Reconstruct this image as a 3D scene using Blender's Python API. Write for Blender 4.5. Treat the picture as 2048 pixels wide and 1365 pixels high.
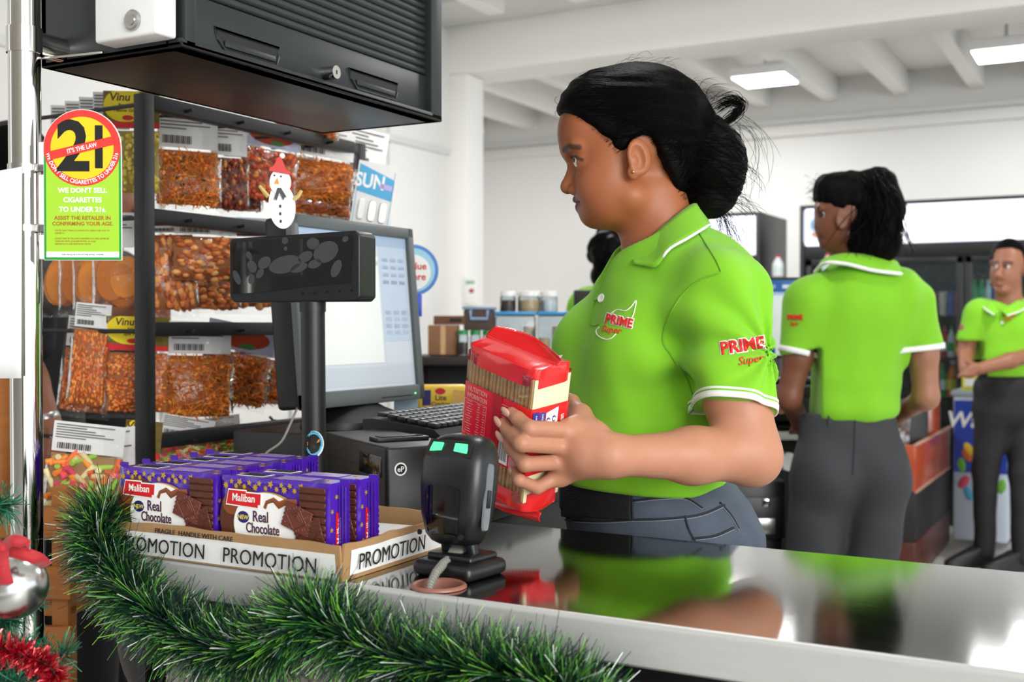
import bpy, bmesh, math, random
import numpy as np
from mathutils import Vector, Matrix, Euler

for o in list(bpy.data.objects):
    bpy.data.objects.remove(o)
SC = bpy.context.scene
C = SC.collection
PI = math.pi

# ------------------------------------------------------------------ camera, world, lights, exposure
FPX = 2300.0                      # focal length in pixels of a 2048 wide frame
YAW = math.radians(28.6)          # the room's axes are X along the counter, Y away from it
PITCH = math.atan(32.5 / FPX)
CAM_H = 1.23
cam = bpy.data.cameras.new('camera')
cam.sensor_width = 36.0
cam.lens = 36.0 * FPX / 2048.0
cam.dof.use_dof = True
cam.dof.focus_distance = 1.5
cam.dof.aperture_fstop = 6.3
cam.clip_start = 0.02
cam_ob = bpy.data.objects.new('camera', cam)
cam_ob.location = (0, 0, CAM_H)
cam_ob.rotation_euler = (PI / 2 - PITCH, 0, YAW)
C.objects.link(cam_ob)
SC.camera = cam_ob

world = bpy.data.worlds.new('world')
world.use_nodes = True
SC.world = world
wn = world.node_tree
wn.nodes['Background'].inputs[0].default_value = (0.93, 0.965, 1.0, 1)
wn.nodes['Background'].inputs[1].default_value = 1.3


def area(name, loc, rot, size, power, col=(1, 1, 1)):
    l = bpy.data.lights.new(name, 'AREA')
    l.shape = 'RECTANGLE'
    l.size, l.size_y = size
    l.energy = power
    l.color = col
    o = bpy.data.objects.new(name, l)
    o.location = loc
    o.rotation_euler = rot
    C.objects.link(o)
    return o


# daylight falling in through the open shop front, to the right of and behind the camera
area('shopfront_daylight', (4.2, -1.6, 2.3), (math.radians(72), 0, math.radians(62)), (3.2, 2.2), 190, (1, 0.99, 0.97))

SC.view_settings.view_transform = 'Standard'
SC.view_settings.look = 'None'
SC.view_settings.gamma = 1.0
SC.view_settings.use_curve_mapping = False
SC.view_settings.exposure = 0.42

# ------------------------------------------------------------------ helpers
CT, ST = math.cos(PITCH), math.sin(PITCH)
CY, SY = math.cos(YAW), math.sin(YAW)


def V(px, py, d):
    """photo pixel at camera depth d -> (lateral, away, up) in metres"""
    k = (px - 1024.0) / FPX
    m = (682.5 - py) / FPX
    return Vector((k * d, d * (CT + m * ST), CAM_H + d * (m * CT - ST)))


def VW(v):
    return Vector((v[0] * CY - v[1] * SY, v[0] * SY + v[1] * CY, v[2]))


def P(px, py, d):
    return VW(V(px, py, d))


def PZ(px, py, z):
    """photo pixel on the horizontal plane z -> world"""
    m = (682.5 - py) / FPX
    return P(px, py, (z - CAM_H) / (m * CT - ST))


def s2l(c):
    return tuple((x / 12.92 if x <= 0.04045 else ((x + 0.055) / 1.055) ** 2.4) for x in c)


def hexc(h):
    h = h.lstrip('#')
    return s2l(tuple(int(h[i:i + 2], 16) / 255.0 for i in (0, 2, 4)))


MATS = {}


def mat(name, col='#808080', rough=0.5, metal=0.0, var=0.06, scale=40.0, bump=0.0, bscale=200.0, spec=0.5,
        coat=0.0, stretch=None, emit=0.0, sss=0.0, trans=0.0, vcol=False, sheen=0.0, alpha=1.0, kind='noise'):
    """procedural principled material: a base colour broken up by noise, and an optional fine relief"""
    if name in MATS:
        return MATS[name]
    m = bpy.data.materials.new(name)
    m.use_nodes = True
    nt = m.node_tree
    b = nt.nodes['Principled BSDF']
    rgb = hexc(col) if isinstance(col, str) else tuple(col)
    tc = nt.nodes.new('ShaderNodeTexCoord')
    mp = nt.nodes.new('ShaderNodeMapping')
    nt.links.new(tc.outputs['Object'], mp.inputs[0])
    if stretch:
        mp.inputs['Scale'].default_value = stretch
    nz = nt.nodes.new('ShaderNodeTexNoise')
    nz.inputs['Scale'].default_value = scale
    nz.inputs['Detail'].default_value = 4
    nt.links.new(mp.outputs[0], nz.inputs['Vector'])
    mx = nt.nodes.new('ShaderNodeMix')
    mx.data_type = 'RGBA'
    nt.links.new(nz.outputs['Fac'], mx.inputs[0])
    lo = tuple(max(0, c * (1 - var)) for c in rgb) + (1,)
    hi = tuple(min(1, c * (1 + var)) for c in rgb) + (1,)
    if vcol:
        at = nt.nodes.new('ShaderNodeAttribute')
        at.attribute_name = 'Col'
        for i, f in ((6, 1 - var), (7, 1 + var)):
            mu = nt.nodes.new('ShaderNodeVectorMath')
            mu.operation = 'SCALE'
            mu.inputs['Scale'].default_value = f
            nt.links.new(at.outputs['Color'], mu.inputs[0])
            nt.links.new(mu.outputs[0], mx.inputs[i])
    else:
        mx.inputs[6].default_value = lo
        mx.inputs[7].default_value = hi
    nt.links.new(mx.outputs[2], b.inputs['Base Color'])
    b.inputs['Roughness'].default_value = rough
    b.inputs['Metallic'].default_value = metal
    b.inputs['Specular IOR Level'].default_value = spec
    b.inputs['Coat Weight'].default_value = coat
    b.inputs['Coat Roughness'].default_value = 0.08
    b.inputs['Sheen Weight'].default_value = sheen
    b.inputs['Alpha'].default_value = alpha
    if trans:
        b.inputs['Transmission Weight'].default_value = trans
    if sss:
        b.inputs['Subsurface Weight'].default_value = sss
        b.inputs['Subsurface Radius'].default_value = (0.012, 0.005, 0.003)
        b.inputs['Subsurface Scale'].default_value = 0.6
    if emit:
        b.inputs['Emission Color'].default_value = rgb + (1,)
        b.inputs['Emission Strength'].default_value = emit
    if bump:
        n2 = nt.nodes.new('ShaderNodeTexNoise')
        n2.inputs['Scale'].default_value = bscale
        n2.inputs['Detail'].default_value = 3
        nt.links.new(mp.outputs[0], n2.inputs['Vector'])
        bp = nt.nodes.new('ShaderNodeBump')
        bp.inputs['Strength'].default_value = bump
        bp.inputs['Distance'].default_value = 0.002
        nt.links.new(n2.outputs['Fac'], bp.inputs['Height'])
        nt.links.new(bp.outputs[0], b.inputs['Normal'])
    MATS[name] = m
    return m


def film(name, tint='#ffffff', gloss=0.12, rough=0.08, fr=1.35):
    """thin clear plastic film or pane: sees through, catches highlights"""
    if name in MATS:
        return MATS[name]
    m = bpy.data.materials.new(name)
    m.use_nodes = True
    nt = m.node_tree
    nt.nodes.remove(nt.nodes['Principled BSDF'])
    out = nt.nodes['Material Output']
    t = nt.nodes.new('ShaderNodeBsdfTransparent')
    t.inputs[0].default_value = hexc(tint) + (1,)
    g = nt.nodes.new('ShaderNodeBsdfGlossy')
    g.inputs['Roughness'].default_value = rough
    f = nt.nodes.new('ShaderNodeFresnel')
    f.inputs[0].default_value = fr
    ad = nt.nodes.new('ShaderNodeMath')
    ad.operation = 'ADD'
    ad.use_clamp = True
    ad.inputs[1].default_value = gloss
    nt.links.new(f.outputs[0], ad.inputs[0])
    tc = nt.nodes.new('ShaderNodeTexCoord')
    nz = nt.nodes.new('ShaderNodeTexNoise')
    nz.inputs['Scale'].default_value = 38
    nz.inputs['Detail'].default_value = 3
    nz.inputs['Distortion'].default_value = 1.2
    bp = nt.nodes.new('ShaderNodeBump')
    bp.inputs['Strength'].default_value = 0.8
    bp.inputs['Distance'].default_value = 0.006
    nt.links.new(tc.outputs['Object'], nz.inputs['Vector'])
    nt.links.new(nz.outputs['Fac'], bp.inputs['Height'])
    nt.links.new(bp.outputs[0], g.inputs['Normal'])
    mix = nt.nodes.new('ShaderNodeMixShader')
    nt.links.new(ad.outputs[0], mix.inputs[0])
    nt.links.new(t.outputs[0], mix.inputs[1])
    nt.links.new(g.outputs[0], mix.inputs[2])
    nt.links.new(mix.outputs[0], out.inputs[0])
    MATS[name] = m
    return m


def xf(loc=(0, 0, 0), rot=(0, 0, 0), sc=(1, 1, 1)):
    return Matrix.LocRotScale(Vector(loc), Euler(rot), Vector(sc))


def frame(origin, xdir, ydir):
    """matrix whose X, Y axes follow xdir, ydir (Z = X x Y)"""
    x = Vector(xdir).normalized()
    z = x.cross(Vector(ydir)).normalized()
    y = z.cross(x)
    m = Matrix((x, y, z)).transposed().to_4x4()
    m.translation = Vector(origin)
    return m


_RB = {}


def rbox_data(sx, sy, sz, r, seg):
    key = (round(sx, 5), round(sy, 5), round(sz, 5), round(r, 5), seg)
    if key not in _RB:
        bm = bmesh.new()
        bmesh.ops.create_cube(bm, size=1.0)
        bmesh.ops.scale(bm, vec=(sx, sy, sz), verts=bm.verts)
        if r > 0:
            bmesh.ops.bevel(bm, geom=bm.edges[:], offset=min(r, 0.49 * min(sx, sy, sz)), segments=seg, profile=0.5,
                            affect='EDGES')
        bm.verts.index_update()
        _RB[key] = ([tuple(v.co) for v in bm.verts], [tuple(v.index for v in f.verts) for f in bm.faces])
        bm.free()
    return _RB[key]


class MB:
    """collects shapes of ONE part"""

    def __init__(self):
        self.v = []
        self.f = []

    def add(self, vs, fs, m=None):
        n = len(self.v)
        if m is None:
            self.v.extend([tuple(p) for p in vs])
        else:
            self.v.extend([tuple(m @ Vector(p)) for p in vs])
        self.f.extend([tuple(i + n for i in f) for f in fs])
        return self

    def box(self, c, s, r=0.0, seg=2, rot=(0, 0, 0), m=None):
        vs, fs = rbox_data(s[0], s[1], s[2], r, seg)
        mm = xf(c, rot)
        return self.add(vs, fs, mm if m is None else m @ mm)

    def cyl(self, a, b, r0, r1=None, n=16, caps=True, m=None):
        r1 = r0 if r1 is None else r1
        a, b = Vector(a), Vector(b)
        ax = (b - a).normalized()
        t = Vector((0, 0, 1)) if abs(ax.z) < 0.9 else Vector((1, 0, 0))
        x = ax.cross(t).normalized()
        y = ax.cross(x)
        vs, fs = [], []
        for q, r in ((a, r0), (b, r1)):
            for i in range(n):
                th = 2 * PI * i / n
                vs.append(q + x * (r * math.cos(th)) + y * (r * math.sin(th)))
        for i in range(n):
            j = (i + 1) % n
            fs.append((i, i + n, j + n, j))
        if caps:
            fs.append(tuple(range(n)))
            fs.append(tuple(reversed(range(n, 2 * n))))
        return self.add(vs, fs, m)

    def tube(self, pts, r, n=8, caps=True, m=None, flat=1.0):
        pts = [Vector(p) for p in pts]
        rs = r if isinstance(r, (list, tuple)) else [r] * len(pts)
        vs, fs = [], []
        t0 = (pts[1] - pts[0]).normalized()
        ref = Vector((0, 0, 1)) if abs(t0.z) < 0.9 else Vector((1, 0, 0))
        x = t0.cross(ref).normalized()
        for i, p in enumerate(pts):
            t = (pts[min(i + 1, len(pts) - 1)] - pts[max(i - 1, 0)]).normalized()
            x = (x - t * x.dot(t)).normalized()
            y = t.cross(x)
            for k in range(n):
                th = 2 * PI * k / n
                vs.append(p + x * (rs[i] * math.cos(th)) + y * (rs[i] * flat * math.sin(th)))
        for i in range(len(pts) - 1):
            for k in range(n):
                j = (k + 1) % n
                fs.append((i * n + k, i * n + j, (i + 1) * n + j, (i + 1) * n + k))
        if caps:
            fs.append(tuple(reversed(range(n))))
            fs.append(tuple(range((len(pts) - 1) * n, len(pts) * n)))
        return self.add(vs, fs, m)

    def lathe(self, prof, n=24, m=None):
        vs, fs = [], []
        for r, z in prof:
            for i in range(n):
                th = 2 * PI * i / n
                vs.append((r * math.cos(th), r * math.sin(th), z))
        for a in range(len(prof) - 1):
            for i in range(n):
                j = (i + 1) % n
                fs.append((a * n + i, a * n + j, (a + 1) * n + j, (a + 1) * n + i))
        if prof[0][0] > 1e-6:
            fs.append(tuple(reversed(range(n))))
        if prof[-1][0] > 1e-6:
            fs.append(tuple(range((len(prof) - 1) * n, len(prof) * n)))
        return self.add(vs, fs, m)

    def ball(self, c, r, n=12, h=8, m=None, rot=(0, 0, 0)):
        r = (r, r, r) if isinstance(r, (int, float)) else r
        prof = [(math.sin(PI * i / h), -math.cos(PI * i / h)) for i in range(h + 1)]
        mm = xf(c, rot, r)
        return self.lathe(prof, n, mm if m is None else m @ mm)

    def prism(self, pts, z0, z1, m=None):
        n = len(pts)
        vs = [(p[0], p[1], z0) for p in pts] + [(p[0], p[1], z1) for p in pts]
        fs = [tuple(reversed(range(n))), tuple(range(n, 2 * n))]
        for i in range(n):
            j = (i + 1) % n
            fs.append((i, j, j + n, i + n))
        return self.add(vs, fs, m)

    def grid(self, fn, nu, nv, m=None):
        vs = [fn(i / nu, j / nv) for j in range(nv + 1) for i in range(nu + 1)]
        fs = []
        for j in range(nv):
            for i in range(nu):
                a = j * (nu + 1) + i
                fs.append((a, a + 1, a + nu + 2, a + nu + 1))
        return self.add(vs, fs, m)

    def mesh(self, name, material, smooth=30):
        me = bpy.data.meshes.new(name)
        me.from_pydata(self.v, [], self.f)
        me.materials.append(material)
        finish(me, smooth)
        return me

    def part(self, name, material, parent=None, smooth=30, label=None, kind=None):
        return link(name, self.mesh(name, material, smooth), parent, label, kind)


def finish(me, smooth=30):
    me.update()
    if smooth:
        me.polygons.foreach_set('use_smooth', [True] * len(me.polygons))
        if smooth < 170:
            me.set_sharp_from_angle(angle=math.radians(smooth))


def link(name, me, parent=None, label=None, kind=None, m=None):
    o = bpy.data.objects.new(name, me)
    C.objects.link(o)
    if parent is not None:
        o.parent = parent
    if m is not None:
        o.matrix_local = m
    if label:
        o['label'] = label
    if kind:
        o['kind'] = kind
    return o


def thing(name, label, cat, loc=(0, 0, 0), rz=0.0, group=None, m=None):
    o = bpy.data.objects.new(name, None)
    o.empty_display_size = 0.05
    C.objects.link(o)
    if m is not None:
        o.matrix_world = m
    else:
        o.location = loc
        o.rotation_euler = (0, 0, rz)
    o['label'] = label
    o['category'] = cat
    if group:
        o['group'] = group
    return o


def tag(o, label, cat, group=None):
    o['label'] = label
    o['category'] = cat
    if group:
        o['group'] = group
    return o


def struct(o):
    o['kind'] = 'structure'
    return o


def text(body, size, material, parent, m, name='lettering', bold=0.0, shear=0.0, align='CENTER', depth=0.0003, spacing=1.0,
         sx=1.0, bend=None, wrap=None, res=3):
    """flat raised lettering in the plane of matrix m (x right, y up)"""
    c = bpy.data.curves.new('t', 'FONT')
    c.body = body
    c.size = size
    c.extrude = depth
    c.offset = bold * size
    c.shear = shear
    c.align_x = align
    c.space_character = spacing
    c.resolution_u = res
    o = bpy.data.objects.new('t', c)
    me = bpy.data.meshes.new_from_object(o)
    bpy.data.objects.remove(o)
    me.materials.clear()
    me.materials.append(material)
    if sx != 1.0 or bend or wrap:
        for v in me.vertices:
            v.co.x *= sx
            if bend:
                v.co = Vector(bend(v.co))
    me.name = name
    return link(name, me, parent, m=m)


def copy_tree(o, parent=None, label=None):
    c = o.copy()
    C.objects.link(c)
    if parent is not None:
        c.parent = parent
    if label:
        c['label'] = label
    for ch in list(o.children):
        copy_tree(ch, c)
    return c


RX = PI / 2   # text standing upright: rotate about X


# ------------------------------------------------------------------ the setting
WALL = mat('painted_wall', '#e6e5e2', 0.85, var=0.02, scale=3, bump=0.05, bscale=60)
WALL2 = mat('painted_partition', '#dcdcda', 0.8, var=0.03, scale=3)
CEIL = mat('painted_ceiling', '#f2f1ee', 0.9, var=0.02, scale=4)
GROUT = mat('grout', '#8f8b86', 0.9)
TILE = mat('floor_tile', '#c9c5be', 0.35, var=0.05, scale=6, spec=0.4)

fl = struct(MB().box((0.5, 4.5, -0.06), (14, 14, 0.1)).part('floor', GROUT, None, 0))
tile_me = MB().box((0, 0, 0), (0.594, 0.594, 0.02), 0.003, 1).mesh('tile', TILE, 30)
for i in range(-10, 7):
    for j in range(-1, 17):
        x, y = i * 0.6 + 0.2, j * 0.6 + 0.25
        if y * 1.0 > 10.2:
            continue
        t = bpy.data.objects.new('tile', tile_me)
        C.objects.link(t)
        t.parent = fl
        t.location = (x, y, -0.01)

wb = struct(MB().box((0.3, 10.4, 1.8), (13.4, 0.2, 3.8)).part('wall_back', WALL, None, 0))
tr = MB()
tr.box((0.3, 10.27, 2.97), (13.2, 0.06, 0.1), 0.01)
tr.box((0.3, 10.29, 3.06), (13.2, 0.03, 0.05), 0.005)
struct(tr.part('trim_1', WALL, None, 30))
struct(MB().box((-6.3, 4.4, 1.8), (0.2, 12, 3.8)).part('wall_left', WALL, None, 0))
# light partition with vertical joints behind the snack rack
pw = struct(MB().box((-4.42, 3.6, 1.7), (0.12, 7.2, 3.6)).part('wall_partition', WALL2, None, 0))
for k in range(7):
    MB().box((-4.345, 0.75 + k * 1.0, 1.9), (0.03, 0.96, 3.2), 0.006).part('panel', WALL, pw)
struct(MB().box((-4.345, 3.6, 2.46), (0.07, 7.1, 0.05), 0.006).part('trim_2', WALL2))

# ceiling: slab, one deep beam along the room, joists across
struct(MB().box((0.3, 4.4, 3.51), (13.4, 13, 0.2)).part('ceiling', CEIL, None, 0))
struct(MB().box((0.3, 7.2, 3.22), (13.2, 0.4, 0.42), 0.01).part('beam_long', CEIL))
struct(MB().box((0.3, 6.72, 3.38), (13.2, 0.55, 0.07), 0.01).part('beam_soffit', WALL2))
jm = MB().box((0, 0, 0), (0.12, 3.0, 0.22), 0.012).mesh('joist', CEIL)
for k in range(13):
    o = bpy.data.objects.new('ceiling_joist', jm)
    C.objects.link(o)
    o.location = (-6.0 + k * 0.6, 8.85, 3.2 + 0.11)
    o['kind'] = 'structure'
jm2 = MB().box((0, 0, 0), (0.12, 5.6, 0.22), 0.012).mesh('joist_near', CEIL)
for k in range(13):
    o = bpy.data.objects.new('ceiling_joist', jm2)
    C.objects.link(o)
    o.location = (-6.0 + k * 0.6, 3.6, 3.2 + 0.11)
    o['kind'] = 'structure'
struct(MB().box((-2.6, -3.2, 1.7), (8.0, 0.1, 3.4)).part('wall_shade', mat('wall_shade_grey', '#a9a49c', 0.8, var=0.25, scale=2), None, 0))  # unseen wall added behind the camera to darken reflections and frontal light
pil = struct(MB().box((-4.27, 7.12, 1.5), (0.18, 0.24, 3.02), 0.012).part('pillar_white', CEIL))

# ceiling lamps: shallow white trays with a glowing diffuser; the back-corner one is added to brighten the wall
LAMPW = mat('lamp_housing', '#f4f4f4', 0.4)
GLOW = mat('lamp_diffuser', '#ffffff', 0.4, emit=9.0, var=0)
for n, (px, py, lab) in enumerate(((1530, 160, 'glowing square ceiling lamp above the woman\'s hair bun'),
                                   (2012, 108, 'glowing square ceiling lamp near the upper right corner'))):
    z = 3.12
    p = PZ(px, py, z)
    t = thing('ceiling_lamp', lab, 'ceiling lamp', (p.x, p.y, z), 0, 'square lamps on the ceiling')
    MB().box((0, 0, 0.04), (0.44, 0.44, 0.08), 0.02, 3).part('housing', LAMPW, t)
    MB().box((0, 0, -0.004), (0.40, 0.40, 0.012), 0.004).part('diffuser', GLOW, t)
    MB().cyl((0, 0, 0.08), (0, 0, 0.3), 0.012).part('stem', LAMPW, t)
    lamp0 = t
for n, (x, y, lab) in enumerate(((-2.7, 5.2, 'glowing square ceiling lamp over the second till'), (0.3, 5.2, 'glowing square ceiling lamp over the man'),
                                 (-1.0, 2.3, 'glowing square ceiling lamp over the checkout counter'),
                                 (-5.2, 8.2, 'added glowing square ceiling lamp, out of sight in the back corner beyond the white pillar'))):
    o = copy_tree(lamp0, None, lab)
    o.location = (x, y, 3.12)
for x, y, e in ((-2.7, 5.2, 32), (0.3, 5.2, 32), (-1.0, 2.3, 7), (-5.2, 8.2, 20), (-3.0, 9.15, 18), (-0.6, 9.0, 18)):  # the back-corner light is an addition that lifts the dim wall
    area('ceiling_light', (x, y, 3.09), (0, 0, 0), (0.38, 0.38), e)

def PY(px, py, Y):
    a, b = P(px, py, 1.0), Vector((0, 0, CAM_H))
    r = a - b
    return b + r * (Y / r.y)


def PX(px, py, X):
    a, b = P(px, py, 1.0), Vector((0, 0, CAM_H))
    r = a - b
    return b + r * (X / r.x)


BLACKP = mat('black_plastic', '#17181a', 0.42, var=0.15, scale=60, bump=0.03, bscale=500)
BLACKM = mat('black_satin', '#0b0b0c', 0.55, var=0.1)
BLACKG = mat('black_gloss', '#08090a', 0.08, var=0.1, coat=0.4)
WHITEP = mat('white_plastic', '#f0f0ee', 0.35, var=0.02)
WHITEINK = mat('white_ink', '#fbfbfa', 0.6, var=0.01)
BLACKINK = mat('black_ink', '#111111', 0.7, var=0.05)
CHROME = mat('chrome', '#d9d7d2', 0.07, metal=1.0, var=0.03)
CHROMED = mat('satin_metal', '#b9b8b5', 0.3, metal=1.0, var=0.05)
PAPER = mat('white_paper', '#eeeeec', 0.8, var=0.02)
REDINK = mat('red_ink', '#d81a20', 0.5, var=0.03)

# ------------------------------------------------------------------ the checkout counter
CT_Z, CT_Y0, CT_Y1, CT_X0, CT_X1 = 0.95, 1.003, 1.414, -1.13, 2.1


def steel_material():
    m = mat('brushed_steel', '#a9a9a7', 0.13, metal=1.0, var=0.10, scale=14)
    nt = m.node_tree
    b = nt.nodes['Principled BSDF']
    tc = nt.nodes.new('ShaderNodeTexCoord')
    mp = nt.nodes.new('ShaderNodeMapping')
    mp.inputs['Scale'].default_value = (6, 160, 60)
    nz = nt.nodes.new('ShaderNodeTexNoise')
    nz.inputs['Scale'].default_value = 4
    nz.inputs['Detail'].default_value = 6
    rp = nt.nodes.new('ShaderNodeMapRange')
    rp.inputs[3].default_value = 0.03
    rp.inputs[4].default_value = 0.12
    nt.links.new(tc.outputs['Object'], mp.inputs[0])
    nt.links.new(mp.outputs[0], nz.inputs['Vector'])
    nt.links.new(nz.outputs['Fac'], rp.inputs[0])
    nt.links.new(rp.outputs[0], b.inputs['Roughness'])
    bp = nt.nodes.new('ShaderNodeBump')
    bp.inputs['Strength'].default_value = 0.02
    bp.inputs['Distance'].default_value = 0.001
    nt.links.new(nz.outputs['Fac'], bp.inputs['Height'])
    nt.links.new(bp.outputs[0], b.inputs['Normal'])
    return m


STEEL = steel_material()
cnt = thing('checkout_counter', 'long steel-topped checkout counter with rounded black end, garland on its front', 'counter',
            (0.45, 1.2, 0))


def loc(x, y, z):
    return (x - 0.45, y - 1.2, z)


gc = PZ(877, 1175, CT_Z)     # cable hole
top = MB()
# steel top as a bent sheet with a hole for the cable: strips around the hole, then the rolled front lip
r = 0.0265
hx, hy = gc.x - 0.45, gc.y - 1.2
x0, x1, y0, y1 = CT_X0 - 0.45, CT_X1 - 0.45, CT_Y0 + 0.006 - 1.2, CT_Y1 - 1.2
q = 0.05
ring = [(hx + r * math.cos(2 * PI * i / 32), hy + r * math.sin(2 * PI * i / 32)) for i in range(32)]


def sq(i):
    a = 2 * PI * i / 32
    c, s = math.cos(a), math.sin(a)
    k = max(abs(c), abs(s))
    return (hx + q * c / k, max(y0, hy + q * s / k))


vs = [(x, y, CT_Z) for x, y in ring] + [sq(i) + (CT_Z,) for i in range(32)]
fs = [(i, i + 32, (i + 1) % 32 + 32, (i + 1) % 32) for i in range(32)]
top.add(vs, fs)
ya, yb = max(y0, hy - q), hy + q
for (a, b, c, d) in ((x0, y0, hx - q, y1), (hx + q, y0, x1, y1), (hx - q, yb, hx + q, y1)):
    top.add([(a, b, CT_Z), (c, b, CT_Z), (c, d, CT_Z), (a, d, CT_Z)], [(0, 1, 2, 3)])
prof = [(y0, CT_Z)] + [(y0 - 0.006 * math.sin(t), CT_Z - 0.006 + 0.006 * math.cos(t)) for t in np.linspace(0, PI / 2, 6)] + \
       [(y0 - 0.006, CT_Z - 0.041), (y0 - 0.002, CT_Z - 0.044), (y0 + 0.05, CT_Z - 0.044)]
n = len(prof)
lip = MB()
lip.add([(x0, p[0], p[1]) for p in prof] + [(x1, p[0], p[1]) for p in prof], [(i, i + 1, i + 1 + n, i + n) for i in range(n - 1)])
lip.part('front_lip', mat('satin_steel', '#cdcdcb', 0.45, metal=0.45, var=0.06, scale=30, stretch=(1, 8, 8)), cnt, 40, 'rolled satin steel front edge')
top.add([(x0, y1, CT_Z), (x1, y1, CT_Z), (x1, y1, CT_Z - 0.044), (x0, y1, CT_Z - 0.044)], [(0, 1, 2, 3)])
top.add([(x0, y0 - 0.006, CT_Z - .006), (x0, y1, CT_Z), (x0, y1, CT_Z - 0.044), (x0, y0 - .006, CT_Z - 0.044)], [(0, 1, 2, 3)])
top.part('steel_top', STEEL, cnt, 30, 'brushed stainless steel worktop')
BODYB = mat('counter_black', '#101113', 0.5, var=0.1)
bd = MB()
bd.box((0.02, 0.03, 0.45), (3.0, 0.33, 0.9), 0.004)
bd.part('body', BODYB, cnt)
STRIP = mat('taupe_strip', '#a39a93', 0.45, metal=0.15, var=0.05)
MB().box((0.03, -0.158, 0.815), (3.05, 0.03, 0.07), 0.006).part('bumper_strip', STRIP, cnt, 30, 'taupe metal bumper strip')
MB().box((0.03, -0.148, 0.755), (3.0, 0.012, 0.035), 0.004).part('bumper_rail', STRIP, cnt)
# rounded black end
cap = MB()
prof = []
for t in np.linspace(0, 1, 14):
    z = 0.925 - 0.165 * t
    prof.append((z, 0.02 + 0.055 * math.sqrt(max(0, 1 - max(0.0, (t - 0.45) / 0.55) ** 2)) if t > 0.45 else 0.075))


def capfn(u, v):
    i = v * (len(prof) - 1)
    a = int(min(i, len(prof) - 2))
    z = prof[a][0] + (prof[a + 1][0] - prof[a][0]) * (i - a)
    w = prof[a][1] + (prof[a + 1][1] - prof[a][1]) * (i - a)
    th = -PI / 2 + u * PI
    yy = math.sin(th)
    cy = math.cos(th)
    return (-1.06 - 0.45 - w * min(1, cy * 1.8) - 0.02, -0.0 + 0.17 * (abs(yy) ** 0.6) * (1 if yy > 0 else -1) + 0.0, z)


cap.grid(capfn, 24, 13)
cap.part('end_cap', BLACKP, cnt, 50)
# grommet around the cable hole
COPPER = mat('brown_plastic_ring', '#9a6656', 0.4, var=0.08)
gm = thing('cable_grommet', 'brown plastic cable ring set in the steel counter before the scanner', 'cable grommet', gc)
prof = [(0.0215, -0.03), (0.0235, -0.004), (0.0245, 0.003), (0.0275, 0.0042), (0.0300, 0.0025), (0.0305, 0.0006), (0.0258, 0.0004), (0.0258, -0.03)]
MB().lathe(prof, 40).part('ring', COPPER, gm, 40)
MB().cyl((0, 0, -0.032), (0, 0, -0.03), 0.0225, n=24).part('hole_floor', BLACKM, gm)

# ------------------------------------------------------------------ cardboard tray with PROMOTION labels
CARD = mat('cardboard', '#b08a5e', 0.85, var=0.1, scale=30, bump=0.08, bscale=120)
CARDE = mat('cardboard_edge', '#c7a378', 0.9, var=0.2, scale=300)
BX0, BX1, BY0, BY1 = -1.116, -0.757, 1.003, 1.238
bh = 0.041
box = thing('cardboard_tray', 'low open cardboard tray lettered PROMOTION on the counter, full of biscuit packs', 'cardboard box',
            ((BX0 + BX1) / 2, (BY0 + BY1) / 2, CT_Z + 0.0005))
bw, bdp = BX1 - BX0, BY1 - BY0
MB().box((0, 0, 0.002), (bw - .006, bdp - .006, 0.004)).part('bottom', CARD, box)
rr = random.Random(4)


def wallgrid(L, fl):
    g = MB()

    def fn_out(u, v, off=0):
        wob = 0.0015 * math.sin(u * 9 + fl) + 0.001 * math.sin(u * 23 + 2 * fl)
        zz = v * (bh + 0.0008 * math.sin(u * 13 + fl) + 0.0005 * math.sin(u * 37))
        return ((u - 0.5) * L, wob * v - 0.004 * v + off, zz)
    g.grid(lambda u, v: fn_out(u, v), 40, 4)
    g.grid(lambda u, v: fn_out(1 - u, v, 0.0035), 40, 4)
    g.grid(lambda u, v: fn_out(u, 1, 0.0035 * v), 40, 1)
    for u in (0, 1):
        g.grid(lambda a, v, u=u: fn_out(u, v, 0.0035 * (a if u else 1 - a)), 1, 4)
    return g


for nm, L, m in (('front_wall', bw, xf((0, -bdp / 2, 0))), ('side_wall', bdp, xf((bw / 2, 0, 0), (0, 0, PI / 2))),
                 ('side_wall', bdp, xf((-bw / 2, 0, 0), (0, 0, -PI / 2))), ('back_wall', bw, xf((0, bdp / 2, 0), (0, 0, PI)))):
    w = wallgrid(L, len(nm)).part(nm, CARD, box, 40)
    w.matrix_local = m


def lab(g, L, x0, x1, z0, z1, fl):
    def fn(u, v):
        x = x0 + (x1 - x0) * u
        t = x / L + 0.5
        vv = (z0 + (z1 - z0) * v) / bh
        return (x, (0.0015 * math.sin(t * 9 + fl) + 0.001 * math.sin(t * 23 + 2 * fl) - 0.004) * vv - 0.0008, z0 + (z1 - z0) * v)
    g.grid(fn, 30, 2)


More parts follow.
